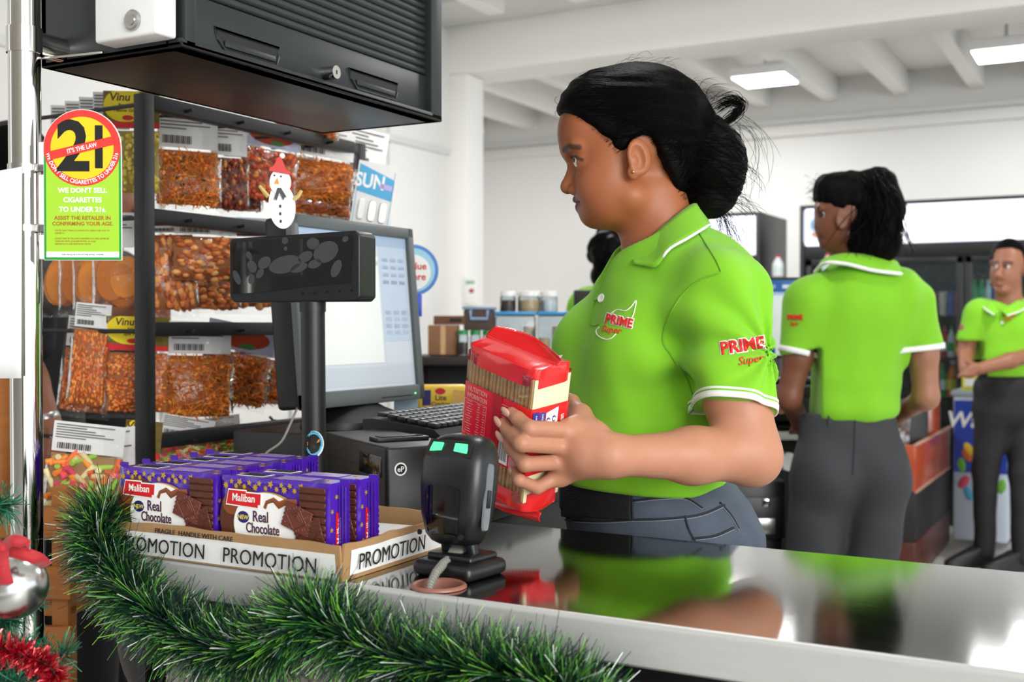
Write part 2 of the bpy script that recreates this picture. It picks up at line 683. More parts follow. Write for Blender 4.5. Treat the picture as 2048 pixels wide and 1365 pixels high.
g = MB()
lab(g, bw, -0.14, bw / 2 - 0.006, 0.002, 0.0305, 10)
o = g.part('paper_label', PAPER, box, 40)
o.matrix_local = xf((0, -bdp / 2, 0))
g = MB()
lab(g, bdp, -0.105, 0.1, 0.005, 0.0330, 9)
o = g.part('paper_label', PAPER, box, 40)
o.matrix_local = xf((bw / 2, 0, 0), (0, 0, PI / 2))
for x in (-0.075, 0.088):
    text('PROMOTION', 0.0245, BLACKINK, box, xf((x - 0.005, -bdp / 2 - 0.0072, 0.0075), (RX - 0.07, 0, 0)), spacing=1.02, sx=0.92, bold=-0.004)
text('PROMOTION', 0.0245, BLACKINK, box, xf((bw / 2 + 0.0072, -0.030, 0.0105), (RX - 0.07, 0, PI / 2)), shear=0.25, sx=0.92, bold=-0.004)
text('FRAGILE  HANDLE WITH CARE', 0.008, BLACKINK, box, xf((-0.03, -bdp / 2 - 0.0072, 0.0318), (RX - 0.07, 0, 0)), sx=1.1)

# ------------------------------------------------------------------ biscuit packs
PURPLE = mat('purple_wrapper', '#4c1fa8', 0.22, var=0.12, scale=25, bump=0.25, bscale=45, coat=0.3)
PURPLE_L = mat('lavender_print', '#a48fd6', 0.3, var=0.04)
GOLD = mat('gold_print', '#d0a93a', 0.35, metal=0.3, var=0.1)
CHOC = mat('chocolate_print', '#5a2a1c', 0.35, var=0.25, scale=90, bump=0.2, bscale=160)
CHOC_D = mat('chocolate_dark_print', '#3a1a14', 0.4, var=0.3, scale=120)
CHOC_B = mat('chocolate_biscuit_print', '#6b3326', 0.5, var=0.3, scale=220)
CARAMEL = mat('caramel_print', '#8a4a24', 0.3, var=0.1)
CREAMP = mat('cream_print', '#f2ead4', 0.4, var=0.02)
NAVY = mat('navy_ink', '#25186b', 0.5, var=0.04)
YELINK = mat('yellow_ink', '#f3e24a', 0.5, var=0.02)

PL, PT, PH = 0.160, 0.038, 0.099   # length, thickness, height


def ellpts(cx, cy, rx, ry, n=36, a0=0, a1=2 * PI, rot=0.0):
    pts = []
    for i in range(n if a1 - a0 > 6.2 else n + 1):
        a = a0 + (a1 - a0) * i / n
        x, y = rx * math.cos(a), ry * math.sin(a)
        pts.append((cx + x * math.cos(rot) - y * math.sin(rot), cy + x * math.sin(rot) + y * math.cos(rot)))
    return pts


def clip(pts, x0, x1, y0, y1):
    return [(min(max(p[0], x0), x1), min(max(p[1], y0), y1)) for p in pts]


def star(cx, cy, r, n=5, ri=0.45, rot=0.3):
    return [(cx + (r if i % 2 == 0 else r * ri) * math.sin(rot + PI * i / n), cy + (r if i % 2 == 0 else r * ri) * math.cos(rot + PI * i / n))
            for i in range(2 * n)]


def decal(pts, z, material, parent, m, name, h=0.0002, label=None):
    o = MB().prism(pts, z, z + h).part(name, material, parent, 0, label)
    o.matrix_local = m
    return o


def make_pack():
    t = thing('biscuit_pack', 'x', 'biscuit pack', (0, 0, 0), 0, 'purple chocolate biscuit packs in the tray')
    w = MB()
    # wrapper body: gently puffed slab
    def side(sign):
        def fn(u, v):
            x, z = (u - 0.5) * PL, v * PH
            e = min(1, 14 * min(u, 1 - u)) ** 0.5 * min(1, 12 * min(v, 1 - v)) ** 0.5
            y = (PT / 2) * (0.80 + 0.20 * e) + 0.0009 * math.sin(19 * u + 7 * v * sign) * e + 0.0006 * math.sin(41 * v + 11 * u)
            return (x, sign * y, z)
        return fn
    w.grid(side(-1), 40, 24)
    w.grid(lambda u, v: side(1)(1 - u, v), 40, 24)
    for v0 in (0, 1):
        w.grid(lambda u, a, v0=v0: Vector(side(-1)(u if v0 else 1 - u, v0)).lerp(Vector(side(1)(u if v0 else 1 - u, v0)), a), 40, 2)
    for u0 in (0, 1):
        w.grid(lambda a, v, u0=u0: Vector(side(-1)(u0, v)).lerp(Vector(side(1)(u0, v)), a if u0 else 1 - a), 2, 24)
    w.part('wrapper', PURPLE, t, 50)
    for s in (-1, 1):   # crimped end fins with a saw edge
        f = MB()
        pts = [(s * PL / 2, 0.004 + PH)]
        nt_ = 34
        for i in range(nt_ + 1):
            pts.append((s * (PL / 2 + 0.0125 + (0.0014 if i % 2 else 0)), PH + 0.004 - i * (PH + 0.006) / nt_))
        pts.append((s * PL / 2, -0.002))
        if s > 0:
            pts = pts[::-1]
        f.prism([(p[0], p[1]) for p in pts], -0.0005, 0.0005, xf((0, s * 0.002, 0.0), (RX, 0, 0)))
        for i in range(5):
            x = s * (PL / 2 + 0.002 + i * 0.0021)
            f.cyl((x, 0.0016 * (1 if i % 2 else -1), 0.004), (x, 0.0016 * (1 if i % 2 else -1), PH - 0.004), 0.0008, n=5)
        f.part('end_seal', PURPLE, t, 40)
    F = xf((0, -PT / 2 - 0.0017, 0), (RX, 0, 0))     # front face: x right, y up
    decal(clip(ellpts(-0.044, 0.050, 0.034, 0.040), -0.0775, 0.05, 0.004, 0.090), 0.0, CHOC, t, F, 'chocolate_swirl')
    decal(clip(ellpts(-0.056, 0.070, 0.018, 0.014, rot=0.5), -0.077, 0.05, 0.004, 0.092), 0.0003, CARAMEL, t, F, 'swirl_highlight')
    decal(clip(ellpts(-0.001, 0.043, 0.056, 0.0415, rot=-0.1), -0.07, 0.06, 0.003, 0.086), 0.0003, GOLD, t, F, 'gold_rim')
    decal(clip(ellpts(-0.005, 0.044, 0.051, 0.0395, rot=-0.1), -0.07, 0.06, 0.003, 0.084), 0.0006, WHITEINK, t, F, 'white_cloud')
    d = MB()
    pts = [(-0.009, 0.066), (-0.006, 0.073), (0.004, 0.0765), (0.012, 0.071), (0.022, 0.0755), (0.038, 0.0765)]
    d.tube([(p[0], p[1], 0.0012) for p in pts], [0.0022, 0.0022, 0.003, 0.0044, 0.0034, 0.003], 6, flat=0.25)
    o = d.part('drip', CARAMEL, t, 60)
    o.matrix_local = F
    st = MB()
    for i in range(11):
        st.box((0.060, 0.006 + i * 0.0082 + 0.003, 0.0012), (0.037, 0.0066, 0.0012), 0.0006, 1)
    o = st.part('biscuit_stack', CHOC, t, 40)
    o.matrix_local = F
    decal([(0.041, 0.003), (0.0785, 0.003), (0.0785, 0.094), (0.041, 0.094)], 0.0004, CHOC_D, t, F, 'stack_gaps')
    for cx, cy, rot, nm in ((0.056, 0.042, 0.3, 0), (0.040, 0.058, -0.3, 1)):
        b = MB()
        m2 = xf((cx, cy, 0.0025 + 0.001 * nm), (0, 0, rot), (1.12, 0.95, 1))
        b.box((0, 0, 0), (0.034, 0.03, 0.0016), 0.0006, 1, m=m2)
        for k in range(16):
            a = 2 * PI * k / 16
            b.ball((0.0165 * (1 if math.cos(a) > 0.3 else -1 if math.cos(a) < -0.3 else 0), 0.0145 * math.sin(a), 0), (0.0017, 0.0017, 0.0008), 6, 4, m=m2)
        for k in range(3):
            s = 0.013 - 0.0042 * k
            b.tube([(s, 0, 0.001), (0, s, 0.001), (-s, 0, 0.001), (0, -s, 0.001), (s, 0, 0.001)], 0.0007, 4, m=m2)
        for k in range(10):
            a = 2 * PI * k / 10
            b.tube([(0.0145 * math.cos(a) + 0.002 * math.cos(q_), 0.0128 * math.sin(a) + 0.002 * math.sin(q_), 0.001) for q_ in (0, 1.5, 3, 4.5)], 0.0006, 4, m=m2)
        o = b.part('printed_biscuit', CHOC_B if nm else CHOC, t, 40)
        o.matrix_local = F
    lp = [(-0.0665, 0.0675), (-0.019, 0.0655), (-0.019, 0.069), (-0.0155, 0.069), (-0.0145, 0.0815), (-0.037, 0.0815), (-0.037, 0.0835), (-0.063, 0.0835)]
    lw = [(-0.0680, 0.0660), (-0.0175, 0.0640), (-0.0175, 0.0675), (-0.0140, 0.0675), (-0.0130, 0.0830), (-0.036, 0.0830), (-0.036, 0.0850), (-0.064, 0.0850)]
    decal(lw, 0.0012, WHITEINK, t, F, 'logo_border')
    decal(lp, 0.0015, REDINK, t, F, 'logo_plate')
    text('Maliban', 0.0125, WHITEINK, t, F @ xf((-0.0405, 0.0715, 0.0019)), bold=0.012, shear=0.05, depth=0.0001, sx=0.92)
    for dx, mt, zz, bo in ((0.0004, GOLD, 0.0010, 0.02), (0, NAVY, 0.0013, 0.006)):
        text('Real', 0.0175, mt, t, F @ xf((-0.0155 + dx, 0.0500 - dx, zz)), bold=bo, depth=0.0001, sx=0.8)
        text('Chocolate', 0.0165, mt, t, F @ xf((-0.0125 + dx, 0.0368 - dx, zz)), bold=bo, depth=0.0001, sx=0.72)
    text('BISCUIT', 0.0055, NAVY, t, F @ xf((-0.002, 0.0312, 0.0013)), depth=0.0001)
    decal(ellpts(-0.0415, 0.0535, 0.0088, 0.0068), 0.0010, NAVY, t, F, 'new_oval')
    text('NEW', 0.0070, YELINK, t, F @ xf((-0.0415, 0.0511, 0.0014)), bold=0.01, depth=0.0001)
    # gold moons, stars and suns scattered on front, right end and top
    rs = random.Random(7)
    g = MB()
    for k in range(16):
        x, y = -0.07 + 0.118 * (k + rs.random() * 0.6) / 16, 0.0885 + 0.005 * (k % 2)
        g.prism(star(x, y, 0.0036 if k % 3 else 0.0046, 5 if k % 2 else 8, 0.5, rs.random()), 0.0003, 0.0005, F)
    for k in range(12):
        x, y = -0.074 + 0.15 * rs.random(), -0.014 + 0.03 * rs.random()
        g.prism(star(x, y, 0.003, 5, 0.5, rs.random()), 0.0, 0.0004, xf((0, 0, PH + 0.0002)))
    T = frame((PL / 2 + 0.0003, 0, 0), (0, 1, 0), (0, 0, 1))
    for k in range(14):
        x, y = -0.014 + 0.026 * rs.random(), 0.008 + 0.085 * rs.random()
        if y > 0.07 or abs(x) > 0.01:
            g.prism(star(x, y, 0.003, 5, 0.5, rs.random()), 0.0, 0.0004, T)
    g.part('gold_stars', GOLD, t, 0)
    decal([(-0.007, 0.026), (0.006, 0.026), (0.007, 0.064), (-0.006, 0.066)], 0.0004, REDINK, t, T, 'side_logo_plate')
    text('Maliban', 0.0105, WHITEINK, t, T @ xf((0.0025, 0.045, 0.0007), (0, 0, PI / 2)), bold=0.01, depth=0.0001, sx=0.9)
    # top: lavender text panel and bar code
    TT = xf((0, 0, PH + 0.0004))
    decal([(-0.005, -0.013), (0.048, -0.013), (0.048, 0.013), (-0.005, 0.013)], 0, PURPLE_L, t, TT, 'text_panel')
    decal([(-0.062, -0.011), (-0.022, -0.011), (-0.022, 0.011), (-0.062, 0.011)], 0, WHITEINK, t, TT, 'barcode_panel')
    bc = MB()
    for k in range(17):
        x = -0.059 + k * 0.0021
        wd = (0.0005, 0.0011, 0.0007)[k % 3]
        bc.box((x, 0.001, 0.0004), (wd, 0.018, 0.0003))
    o = bc.part('barcode', BLACKINK, t, 0)
    o.matrix_local = TT
    return t


pack0 = make_pack()
spots = []
for k in range(5):
    spots.append((-1.028 - 0.003 * (k % 2) - (0.012 if k == 4 else 0), 1.0325 + k * 0.0415, [0, 2, -1, 1, 2][k]))
spots.append((-0.862, 1.0325, -1))
spots.append((-0.855, 1.0745, 1.5))
plabels = ['purple chocolate biscuit pack at the front of the tray, nearest the garland',
           'purple biscuit pack directly behind the front pack nearest the garland',
           'purple biscuit pack in the middle of the tray\'s five-deep row',
           'purple biscuit pack second from the back of the five-deep row',
           'rearmost purple biscuit pack, in front of the display pole',
           'purple chocolate biscuit pack at the front of the tray, nearest the scanner',
           'purple biscuit pack tucked behind the front pack nearest the scanner']
for i, (x, y, a) in enumerate(spots):
    o = pack0 if i == 0 else copy_tree(pack0)
    o['label'] = plabels[i]
    o.location = (x, y, CT_Z + 0.0052)
    o.rotation_euler = (0, 0, math.radians(a))
# printed sheet lying in the tray
sh = thing('leaflet', 'red and white leaflet lying flat in the tray behind the packs', 'leaflet', (-0.835, 1.165, CT_Z + 0.0055), 0.1)
MB().box((0, 0, 0.010), (0.12, 0.11, 0.018), 0.001).part('card', PAPER, sh)
MB().box((0, -0.03, 0.0193), (0.11, 0.02, 0.0006)).part('red_band', REDINK, sh)

# ------------------------------------------------------------------ bar code scanner on its foot
def loft(rings, n=40, pw=2.6, m=None):
    """rings: (cx, cy, z, half_x, half_y[, power])"""
    g = MB()
    vs, fs = [], []
    for rg in rings:
        cx, cy, z, a, b = rg[:5]
        p = rg[5] if len(rg) > 5 else pw
        for i in range(n):
            t = 2 * PI * i / n
            c, s = math.cos(t), math.sin(t)
            vs.append((cx + a * math.copysign(abs(c) ** (2 / p), c), cy + b * math.copysign(abs(s) ** (2 / p), s), z))
    for k in range(len(rings) - 1):
        for i in range(n):
            j = (i + 1) % n
            fs.append((k * n + i, k * n + j, (k + 1) * n + j, (k + 1) * n + i))
    fs.append(tuple(reversed(range(n))))
    fs.append(tuple(range((len(rings) - 1) * n, len(rings) * n)))
    return g.add(vs, fs, m)


sp = PZ(906, 1150, CT_Z)
scn = thing('barcode_scanner', 'black hands-free barcode scanner with two green lights, standing on the steel counter', 'barcode scanner',
            sp, math.radians(-8))
scn.scale = (1.1, 1.1, 1.1)
GREENL = mat('green_led', '#3fe07c', 0.3, emit=1.6, var=0.25, scale=300)
SCB = mat('scanner_black', '#141518', 0.33, var=0.12, scale=80, bump=0.02, bscale=700)
MB().box((0.004, 0.006, 0.0085), (0.076, 0.066, 0.017), 0.0075, 4).part('foot', SCB, scn, 50)
MB().box((0.004, 0.010, 0.019), (0.058, 0.046, 0.008), 0.0035, 3).part('foot_step', SCB, scn, 50)
for s in (-1, 1):
    MB().cyl((0.004 + s * 0.017, 0.008, 0.016), (0.004 + s * 0.015, 0.005, 0.034), 0.006, 0.0075, n=16).part('post', SCB, scn)
tilt = xf((0, 0, 0.030), (math.radians(-9), 0, 0))
rings = [(0, 0.004, 0.000, 0.018, 0.012), (0, 0.003, 0.003, 0.026, 0.017), (0, 0.002, 0.010, 0.0325, 0.0215), (0, 0.001, 0.03, 0.0375, 0.0245, 3.2),
         (0, 0, 0.06, 0.040, 0.026, 3.4), (0, 0, 0.085, 0.0395, 0.0265, 3.2), (0, 0.0015, 0.098, 0.037, 0.024, 3), (0, 0.004, 0.107, 0.032, 0.019, 2.8),
         (0, 0.006, 0.112, 0.025, 0.013), (0, 0.007, 0.1135, 0.012, 0.006)]
o = loft(rings).part('housing', SCB, scn, 60)
o.matrix_local = tilt


def house_y(x, z):
    i = max(k for k in range(len(rings) - 1) if rings[k][2] <= z)
    a, b = rings[i], rings[i + 1]
    f = (z - a[2]) / (b[2] - a[2])
    g = [a[k] + (b[k] - a[k]) * f for k in range(5)]
    return g[1] - g[4] * max(0.0, 1 - abs(x / g[3]) ** 3.2) ** (1 / 3.2)


def bpanel(u, v):
    z = 0.008 + 0.052 * v
    w = (0.020 + 0.003 * v) * (1 - abs(2 * v - 1) ** 7) ** (1 / 7) if 0 < v < 1 else 0.012
    x = (2 * u - 1) * w
    return (x, house_y(x, z) - 0.0007, z)


o = MB().grid(bpanel, 16, 20).part('battery_panel', BLACKG, scn, 60)
o.matrix_local = tilt
for s in (-1, 1):
    b = MB()
    pts = [(-0.0085, -0.005), (0.0085, -0.003), (0.0085, 0.0052), (-0.006, 0.0052)]
    if s > 0:
        pts = [(-p[0], p[1]) for p in pts][::-1]
    b.prism(pts, 0, 0.0012)
    o = b.part('green_light', GREENL, scn, 0, 'glowing green light')
    o.matrix_local = tilt @ xf((s * 0.0165, -0.0212, 0.0975), (RX - 0.30, 0, -s * -0.12))
    o = MB().cyl((0, 0, -0.001), (0, 0, 0.0012), 0.0028, n=12).part('screw_hole', BLACKM, scn)
    o.matrix_local = tilt @ xf((s * 0.027, -0.0222, 0.0105), (RX - 0.05, 0, s * 0.25))
o = MB().prism([(-0.03, -0.0085), (0.03, -0.0085), (0.027, 0.009), (-0.027, 0.009)], 0, 0.0004).part('light_bar', BLACKG, scn, 0)
o.matrix_local = tilt @ xf((0, -0.0212, 0.0972), (RX - 0.30, 0, 0))
SILV = mat('smoked_window', '#6f7478', 0.15, var=0.3, scale=60)
o = loft([(0, 0, 0, 0.006, 0.034, 5), (0, 0, 0.0018, 0.005, 0.033, 5)]).part('side_window', SILV, scn, 30)
o.matrix_local = tilt @ xf((0.0387, -0.001, 0.052), (RX, 0, RX))
o = MB().box((0, 0, 0), (0.006, 0.018, 0.002), 0.0008).part('side_button', SCB, scn)
o.matrix_local = tilt @ xf((0.0409, -0.001, 0.050), (RX, 0, RX))
CABLE = mat('grey_cable', '#8f8f86', 0.6, var=0.1)
inv = scn.matrix_basis.inverted() if False else Matrix.Rotation(math.radians(8), 4, 'Z')


def sl(p):
    return inv @ (Vector(p) - sp) / 1.1


pts = [sl(P(902, 1118, 1.285)), sl(P(887, 1128, 1.262)), sl(P(872, 1146, 1.24)), sl(P(862, 1166, 1.225)), sl(P(857, 1186, 1.215)), sl(P(856, 1215, 1.213))]
rs_ = []
fine = []
for i in range(len(pts) - 1):
    for k in range(8):
        fine.append(pts[i].lerp(pts[i + 1], k / 8))
        rs_.append(0.0052 - 0.0018 * (i * 8 + k) / 40)
cb = MB()
cb.tube(fine, [r_ * 0.8 for r_ in rs_], 10)
for i in range(3, 33, 2):
    cb.tube([fine[i], fine[i].lerp(fine[i + 1], 0.9)], rs_[i], 10)
cb.part('cable', CABLE, scn, 40, 'ribbed grey cable')
p0 = pts[0]
MB().box(p0 + Vector((0.002, 0.008, 0.004)), (0.017, 0.022, 0.012), 0.002, rot=(0.6, 0, 0.2)).part('plug', CABLE, scn)

# ------------------------------------------------------------------ chrome pole, age sign, overhead tobacco cabinet
pw_ = P(52, 650, 1.45)
pole = thing('chrome_pole', 'shiny chrome pole beside the counter, carrying the green age sign', 'pole', (pw_.x, pw_.y, 0))
MB().cyl((0, 0, 0), (0, 0, 2.6), 0.0195, n=48).part('tube', CHROME, pole, 40)
MB().lathe([(0.05, 0), (0.05, 0.006), (0.025, 0.012), (0.0205, 0.02)], 32).part('base_flange', CHROME, pole, 40)
CLAMP = mat('clamp_steel', '#c9c8c4', 0.25, metal=1, var=0.15, scale=400, stretch=(1, 1, 1))
for py in (338, 458):
    z = P(52, py, 1.45).z
    g = MB()
    g.lathe([(0.0197, -0.0045), (0.0208, -0.0045), (0.0208, 0.0045), (0.0197, 0.0045)], 40)
    for k in range(14):
        a = -1.3 + k * 0.09
        g.box((0.0212 * math.cos(a + YAW), 0.0212 * math.sin(a + YAW), 0), (0.0012, 0.0009, 0.007), rot=(0, 0, a + YAW))
    g.box((0.028 * math.cos(YAW - 0.3), 0.028 * math.sin(YAW - 0.3), 0), (0.016, 0.01, 0.011), 0.002, rot=(0, 0, YAW - 0.3))
    o = g.part('hose_clamp', CLAMP, pole, 30)
    o.location = (0, 0, z)
# cross bracket to the cabinet
zb = P(130, 88, 1.46).z
bq = P(130, 88, 1.50)
MB().cyl((0.0, 0.0, zb), (bq.x - pw_.x, bq.y - pw_.y, zb), 0.016, n=24).part('bracket_arm', CHROME, pole)
MB().cyl((0.0, 0.0, zb - .016), (0, 0, zb + .016), 0.0215, n=32).part('bracket_sleeve', CHROME, pole)
# age sign
GREEN = mat('sign_green', '#a6d834', 0.45, var=0.02)
GREEND = mat('sign_dark_green', '#1d9c3e', 0.45, var=0.02)
SRED = mat('sign_red', '#e23a33', 0.45, var=0.02)
SYEL = mat('sign_yellow', '#f4cf1c', 0.45, var=0.02)
SBRN = mat('sign_brown', '#b5591c', 0.5, var=0.03)
dS = 1.425
u = dS / FPX
so = P(166, 520, dS)
sign = thing('age_sign', 'green and yellow sign with a crossed-out 21, clamped to the chrome pole', 'sign', so, YAW + 0.03)
hw = 76 * u


def signpts(hw, top_c, r, y0, n=28):
    pts = [(-hw, y0), (hw, y0), (hw, top_c)]
    a0 = math.acos(min(1, hw / r))
    for i in range(1, n):
        a = a0 + (PI - 2 * a0) * i / n
        pts.append((r * math.cos(a), top_c + r * math.sin(a)))
    pts.append((-hw, top_c))
    return pts


S = xf((0, 0, 0), (RX, 0, 0))
yc = (520 - 297) * u
MB().prism(signpts(hw + 0.0006, yc, hw + 0.001, -0.0006), -0.003, 0, S).part('board', WHITEP, sign, 0)
decal([(-hw, 0), (hw, 0), (hw, yc), (-hw, yc)], 0.0, GREEND, sign, S, 'green_border')
decal([(-hw + 0.0025, 0.003), (hw - 0.0025, 0.003), (hw - 0.0025, yc), (-hw + 0.0025, yc)], 0.0003, GREEN, sign, S, 'green_field')
decal([(-hw + 0.0025, 0.003), (hw - 0.0025, 0.003), (hw - 0.0025, 0.010), (-hw + 0.0025, 0.010)], 0.0006, WHITEINK, sign, S, 'footer_band')
decal(ellpts(0, yc, hw, hw, 48), 0.0006, SRED, sign, S, 'red_ring')
decal(ellpts(0, yc, hw * 0.82, hw * 0.82, 48), 0.0010, SYEL, sign, S, 'yellow_disc')
text('2', 0.086, BLACKINK, sign, S @ xf((-0.011, yc - 0.0265, 0.0013)), bold=0.028, depth=0.0001, sx=0.95)
MB().box((0.0205, yc + 0.0015, 0.0014), (0.0095, 0.053, 0.0003), m=S).part('numeral_bar', BLACKINK, sign)
MB().box((0, yc, 0.0018), (hw * 1.72, 0.0105, 0.0003), m=S @ xf((0, yc, 0), (0, 0, 0.24)) @ xf((0, -yc, 0))).part('red_bar', SRED, sign)
text("IT'S THE LAW", 0.0077, WHITEINK, sign, S @ xf((0, yc, 0), (0, 0, 0.24)) @ xf((0, -0.0027, 0.0021)), bold=0.02, depth=0.0001, sx=0.8)


def arc_bend(R):
    def fn(p):
        a = -PI / 2 + p.x / R
        rr_ = R - p.y
        return (rr_ * math.cos(a), rr_ * math.sin(a), p.z)
    return fn


text("WE DON'T SELL CIGARETTES TO UNDER 21s", 0.0072, WHITEINK, sign, S @ xf((0, yc, 0.0012)), bold=0.02, depth=0.0001, sx=0.88, bend=arc_bend(hw * 0.945), res=2)
for tx, y, sz, mt, b in (("WE DON'T SELL", 386, .0086, WHITEINK, .03), ('CIGARETTES', 405, .0086, WHITEINK, .03), ('TO UNDER 21s.', 424, .0086, WHITEINK, .03),
                         ('ASSIST THE RETAILER IN', 440, .0066, SBRN, .02), ('CONFIRMING YOUR AGE.', 451.5, .0066, SBRN, .02)):
    text(tx, sz, mt, sign, S @ xf((0, (520 - y) * u, 0.0007)), bold=b, depth=0.0001, sx=0.97)
for i, tx in enumerate(('STATES THAT TOBACCO PRODUCTS CANNOT BE SOLD TO', 'UNDER 21s', '', 'STATES THAT IF THIS LAW IS BROKEN YOU WILL EITHER BE',
                        'CHARGED WITH A MAXIMUM FINE OR A JAIL', 'SENTENCE OF ONE YEAR IF NOT BOTH')):
    if tx:
        text(tx, 0.0029, SBRN, sign, S @ xf((-0.034, (520 - 463 - i * 5.4) * u, 0.0007)), align='LEFT', depth=0.0001, sx=0.85, res=1)
text('THIS MESSAGE IS FROM THE RETAIL OWNER', 0.0026, BLACKINK, sign, S @ xf((0, 0.0055, 0.0010)), depth=0.0001, res=1)
for py0, py1 in ((285, 330), (350, 450), (470, 519)):
    MB().box((-hw - 0.003, 0.002, (520 - (py0 + py1) / 2) * u), (0.008, 0.004, (py1 - py0) * u), 0.001).part('mounting_tab', WHITEP, sign)

# overhead cabinet
KX0, KX1, KY0, KY1, KZ0, KZ1 = -1.272, -1.022, 1.037, 1.632, 1.568, 2.02
CABM = mat('cabinet_black', '#1d2325', 0.42, var=0.12, scale=8, bump=0.02, bscale=300)
CABU = mat('cabinet_underside', '#15100e', 0.35, var=0.3, scale=10, spec=0.3)
kc = Vector(((KX0 + KX1) / 2, (KY0 + KY1) / 2, KZ0))
cab = thing('overhead_cabinet', 'black overhead tobacco cabinet with a slatted roller shutter and locks', 'cabinet', kc)
kw, kd, kh = KX1 - KX0, KY1 - KY0, KZ1 - KZ0
MB().box((0, 0, 0.004), (kw, kd, 0.008), 0.002).part('underside', CABU, cab)
MB().box((-0.01, -kd / 2 + 0.008, kh / 2), (kw - 0.02, 0.016, kh), 0.002).part('end_panel', CABM, cab)
MB().box((-0.01, kd / 2 - 0.008, kh / 2), (kw - 0.02, 0.016, kh), 0.002).part('end_panel', CABM, cab)
MB().box((-kw / 2 + 0.006, 0, kh / 2), (0.012, kd, kh), 0.002).part('back_panel', CABM, cab)
MB().box((0, 0, kh - 0.008), (kw, kd, 0.016), 0.002).part('roof_panel', CABM, cab)
for s in (-1, 1):
    MB().box((kw / 2 - 0.014, s * (kd / 2 - 0.0165), kh / 2), (0.028, 0.033 if s > 0 else 0.02, kh), 0.003).part('shutter_guide', CABM, cab)
MB().box((kw / 2 - 0.014, 0, 0.006), (0.028, kd, 0.012), 0.003).part('bottom_rail', CABM, cab)
MB().box((kw / 2 - 0.016, -0.004, 0.042), (0.012, kd - 0.052, 0.060), 0.003).part('shutter_foot', CABM, cab)
sm = MB()
sm.cyl((0, -(kd - 0.052) / 2, 0), (0, (kd - 0.052) / 2, 0), 0.0062, n=10)
sm = sm.mesh('slat', CABM, 60)
for k in range(31):
    o = link('slat', sm, cab)
    o.location = (kw / 2 - 0.0165, -0.004, 0.0795 + k * 0.0118)
    o.scale = (0.75, 1, 1)
# recessed pulls and the lock on the shutter foot
for (pa, pb) in (((428, 70), (556, 121)), ((697, 150), (793, 190))):
    a, b = PX(pa[0], pa[1], KX1 - 0.01), PX(pb[0], pb[1], KX1 - 0.01)
    L = b.y - a.y
    zc = (a.z + b.z) / 2 - kc.z
    yc2 = (a.y + b.y) / 2 - kc.y
    H = 0.026
    pts = [(-L / 2, H / 2), (L / 2, H / 2), (L / 2, 0), (L / 2 - 0.006, -H / 2), (-L / 2 + 0.02, -H / 2), (-L / 2 + 0.006, 0)]
    fr_ = MB()
    m2 = frame((kw / 2 - 0.0095, yc2, zc - 0.0), (0, 1, 0), (0, 0, 1))
    fr_.tube([(p[0], p[1], 0) for p in pts + pts[:2]], 0.0026, 6, m=m2)
    pu = fr_.part('pull_rim', CABM, cab, 40)
    MB().prism([(p[0] * 0.97, p[1] * 0.9) for p in pts], -0.0006, 0.0006, m2).part('pull_recess', BLACKM, cab)
    MB().box((0.004, -0.004, 0.002), (L * 0.8, 0.008, 0.003), 0.001, m=m2).part('pull_lip', CABM, cab)
lk = PX(660, 146, KX1) - kc
MB().cyl((kw / 2 - 0.012, lk.y, lk.z), (kw / 2 + 0.012, lk.y, lk.z), 0.0095, n=24).part('lock', CHROME, cab)
MB().box((kw / 2 + 0.0122, lk.y, lk.z), (0.001, 0.0015, 0.006)).part('keyhole', BLACKM, cab)
# white lock box on the end panel
a, b = PY(207, 82, KY0 - 0.02), PY(331, 82, KY0 - 0.02)
wl = thing('lock_box', 'small white metal box with a round key lock on the black cabinet', 'lock box', ((a.x + b.x) / 2, KY0 - 0.0175, (a.z + b.z) / 2))
ww = b.x - a.x
MB().box((0, 0, 0.08), (ww, 0.034, 0.16), 0.004, 3).part('case', WHITEP, wl)
lq = PY(267, 41, KY0 - 0.035) - wl.location
g = MB()
g.lathe([(0.0, 0.0), (0.0125, 0.0), (0.0125, 0.0035), (0.0105, 0.005), (0.0, 0.005)], 32)
o = g.part('key_lock', CHROMED, wl, 30)
o.matrix_local = xf((lq.x, -0.0175, lq.z), (RX, 0, 0))
o = MB().lathe([(0.0, 0.005), (0.0068, 0.005), (0.0068, 0.0062), (0.0, 0.0062)], 24).part('lock_plug', CHROME, wl, 30)
o.matrix_local = xf((lq.x, -0.0175, lq.z), (RX, 0, 0))
o = MB().box((0, 0, 0.0064), (0.0014, 0.006, 0.0006)).part('keyhole', BLACKM, wl)
o.matrix_local = xf((lq.x, -0.0175, lq.z), (RX, 0, 0.5))
# bent bracket plate under the cabinet corner
bp_ = P(150, 92, 1.475)
br = thing('bracket_plate', 'bent chrome bracket plate joining pole and black cabinet', 'bracket', (bp_.x, bp_.y, bp_.z - 0.012), YAW)
MB().box((0, 0, 0), (0.085, 0.045, 0.003), 0.001, rot=(0.25, -0.1, 0)).part('flat_plate', CHROME, br)
MB().box((0.012, 0.014, 0.016), (0.034, 0.003, 0.034), 0.001).part('upright_plate', CHROME, br)

# white paper hanging at the pole's far side
pp = P(10, 757, 1.40)
ppr = thing('paper_notice', 'plain white paper sheet hanging on the chrome pole at the picture edge', 'paper', pp, YAW)
MB().grid(lambda u, v: (-0.075 + 0.095 * u, -0.004 * math.sin(u * 3) + 0.006 * v * u, 0.258 * v - (0.02 * (1 - u) if v > 0.9 else 0)), 12, 8).part('sheet', PAPER, ppr, 60)
sol = ppr.children[0].modifiers.new('thick', 'SOLIDIFY')
sol.thickness = 0.0004

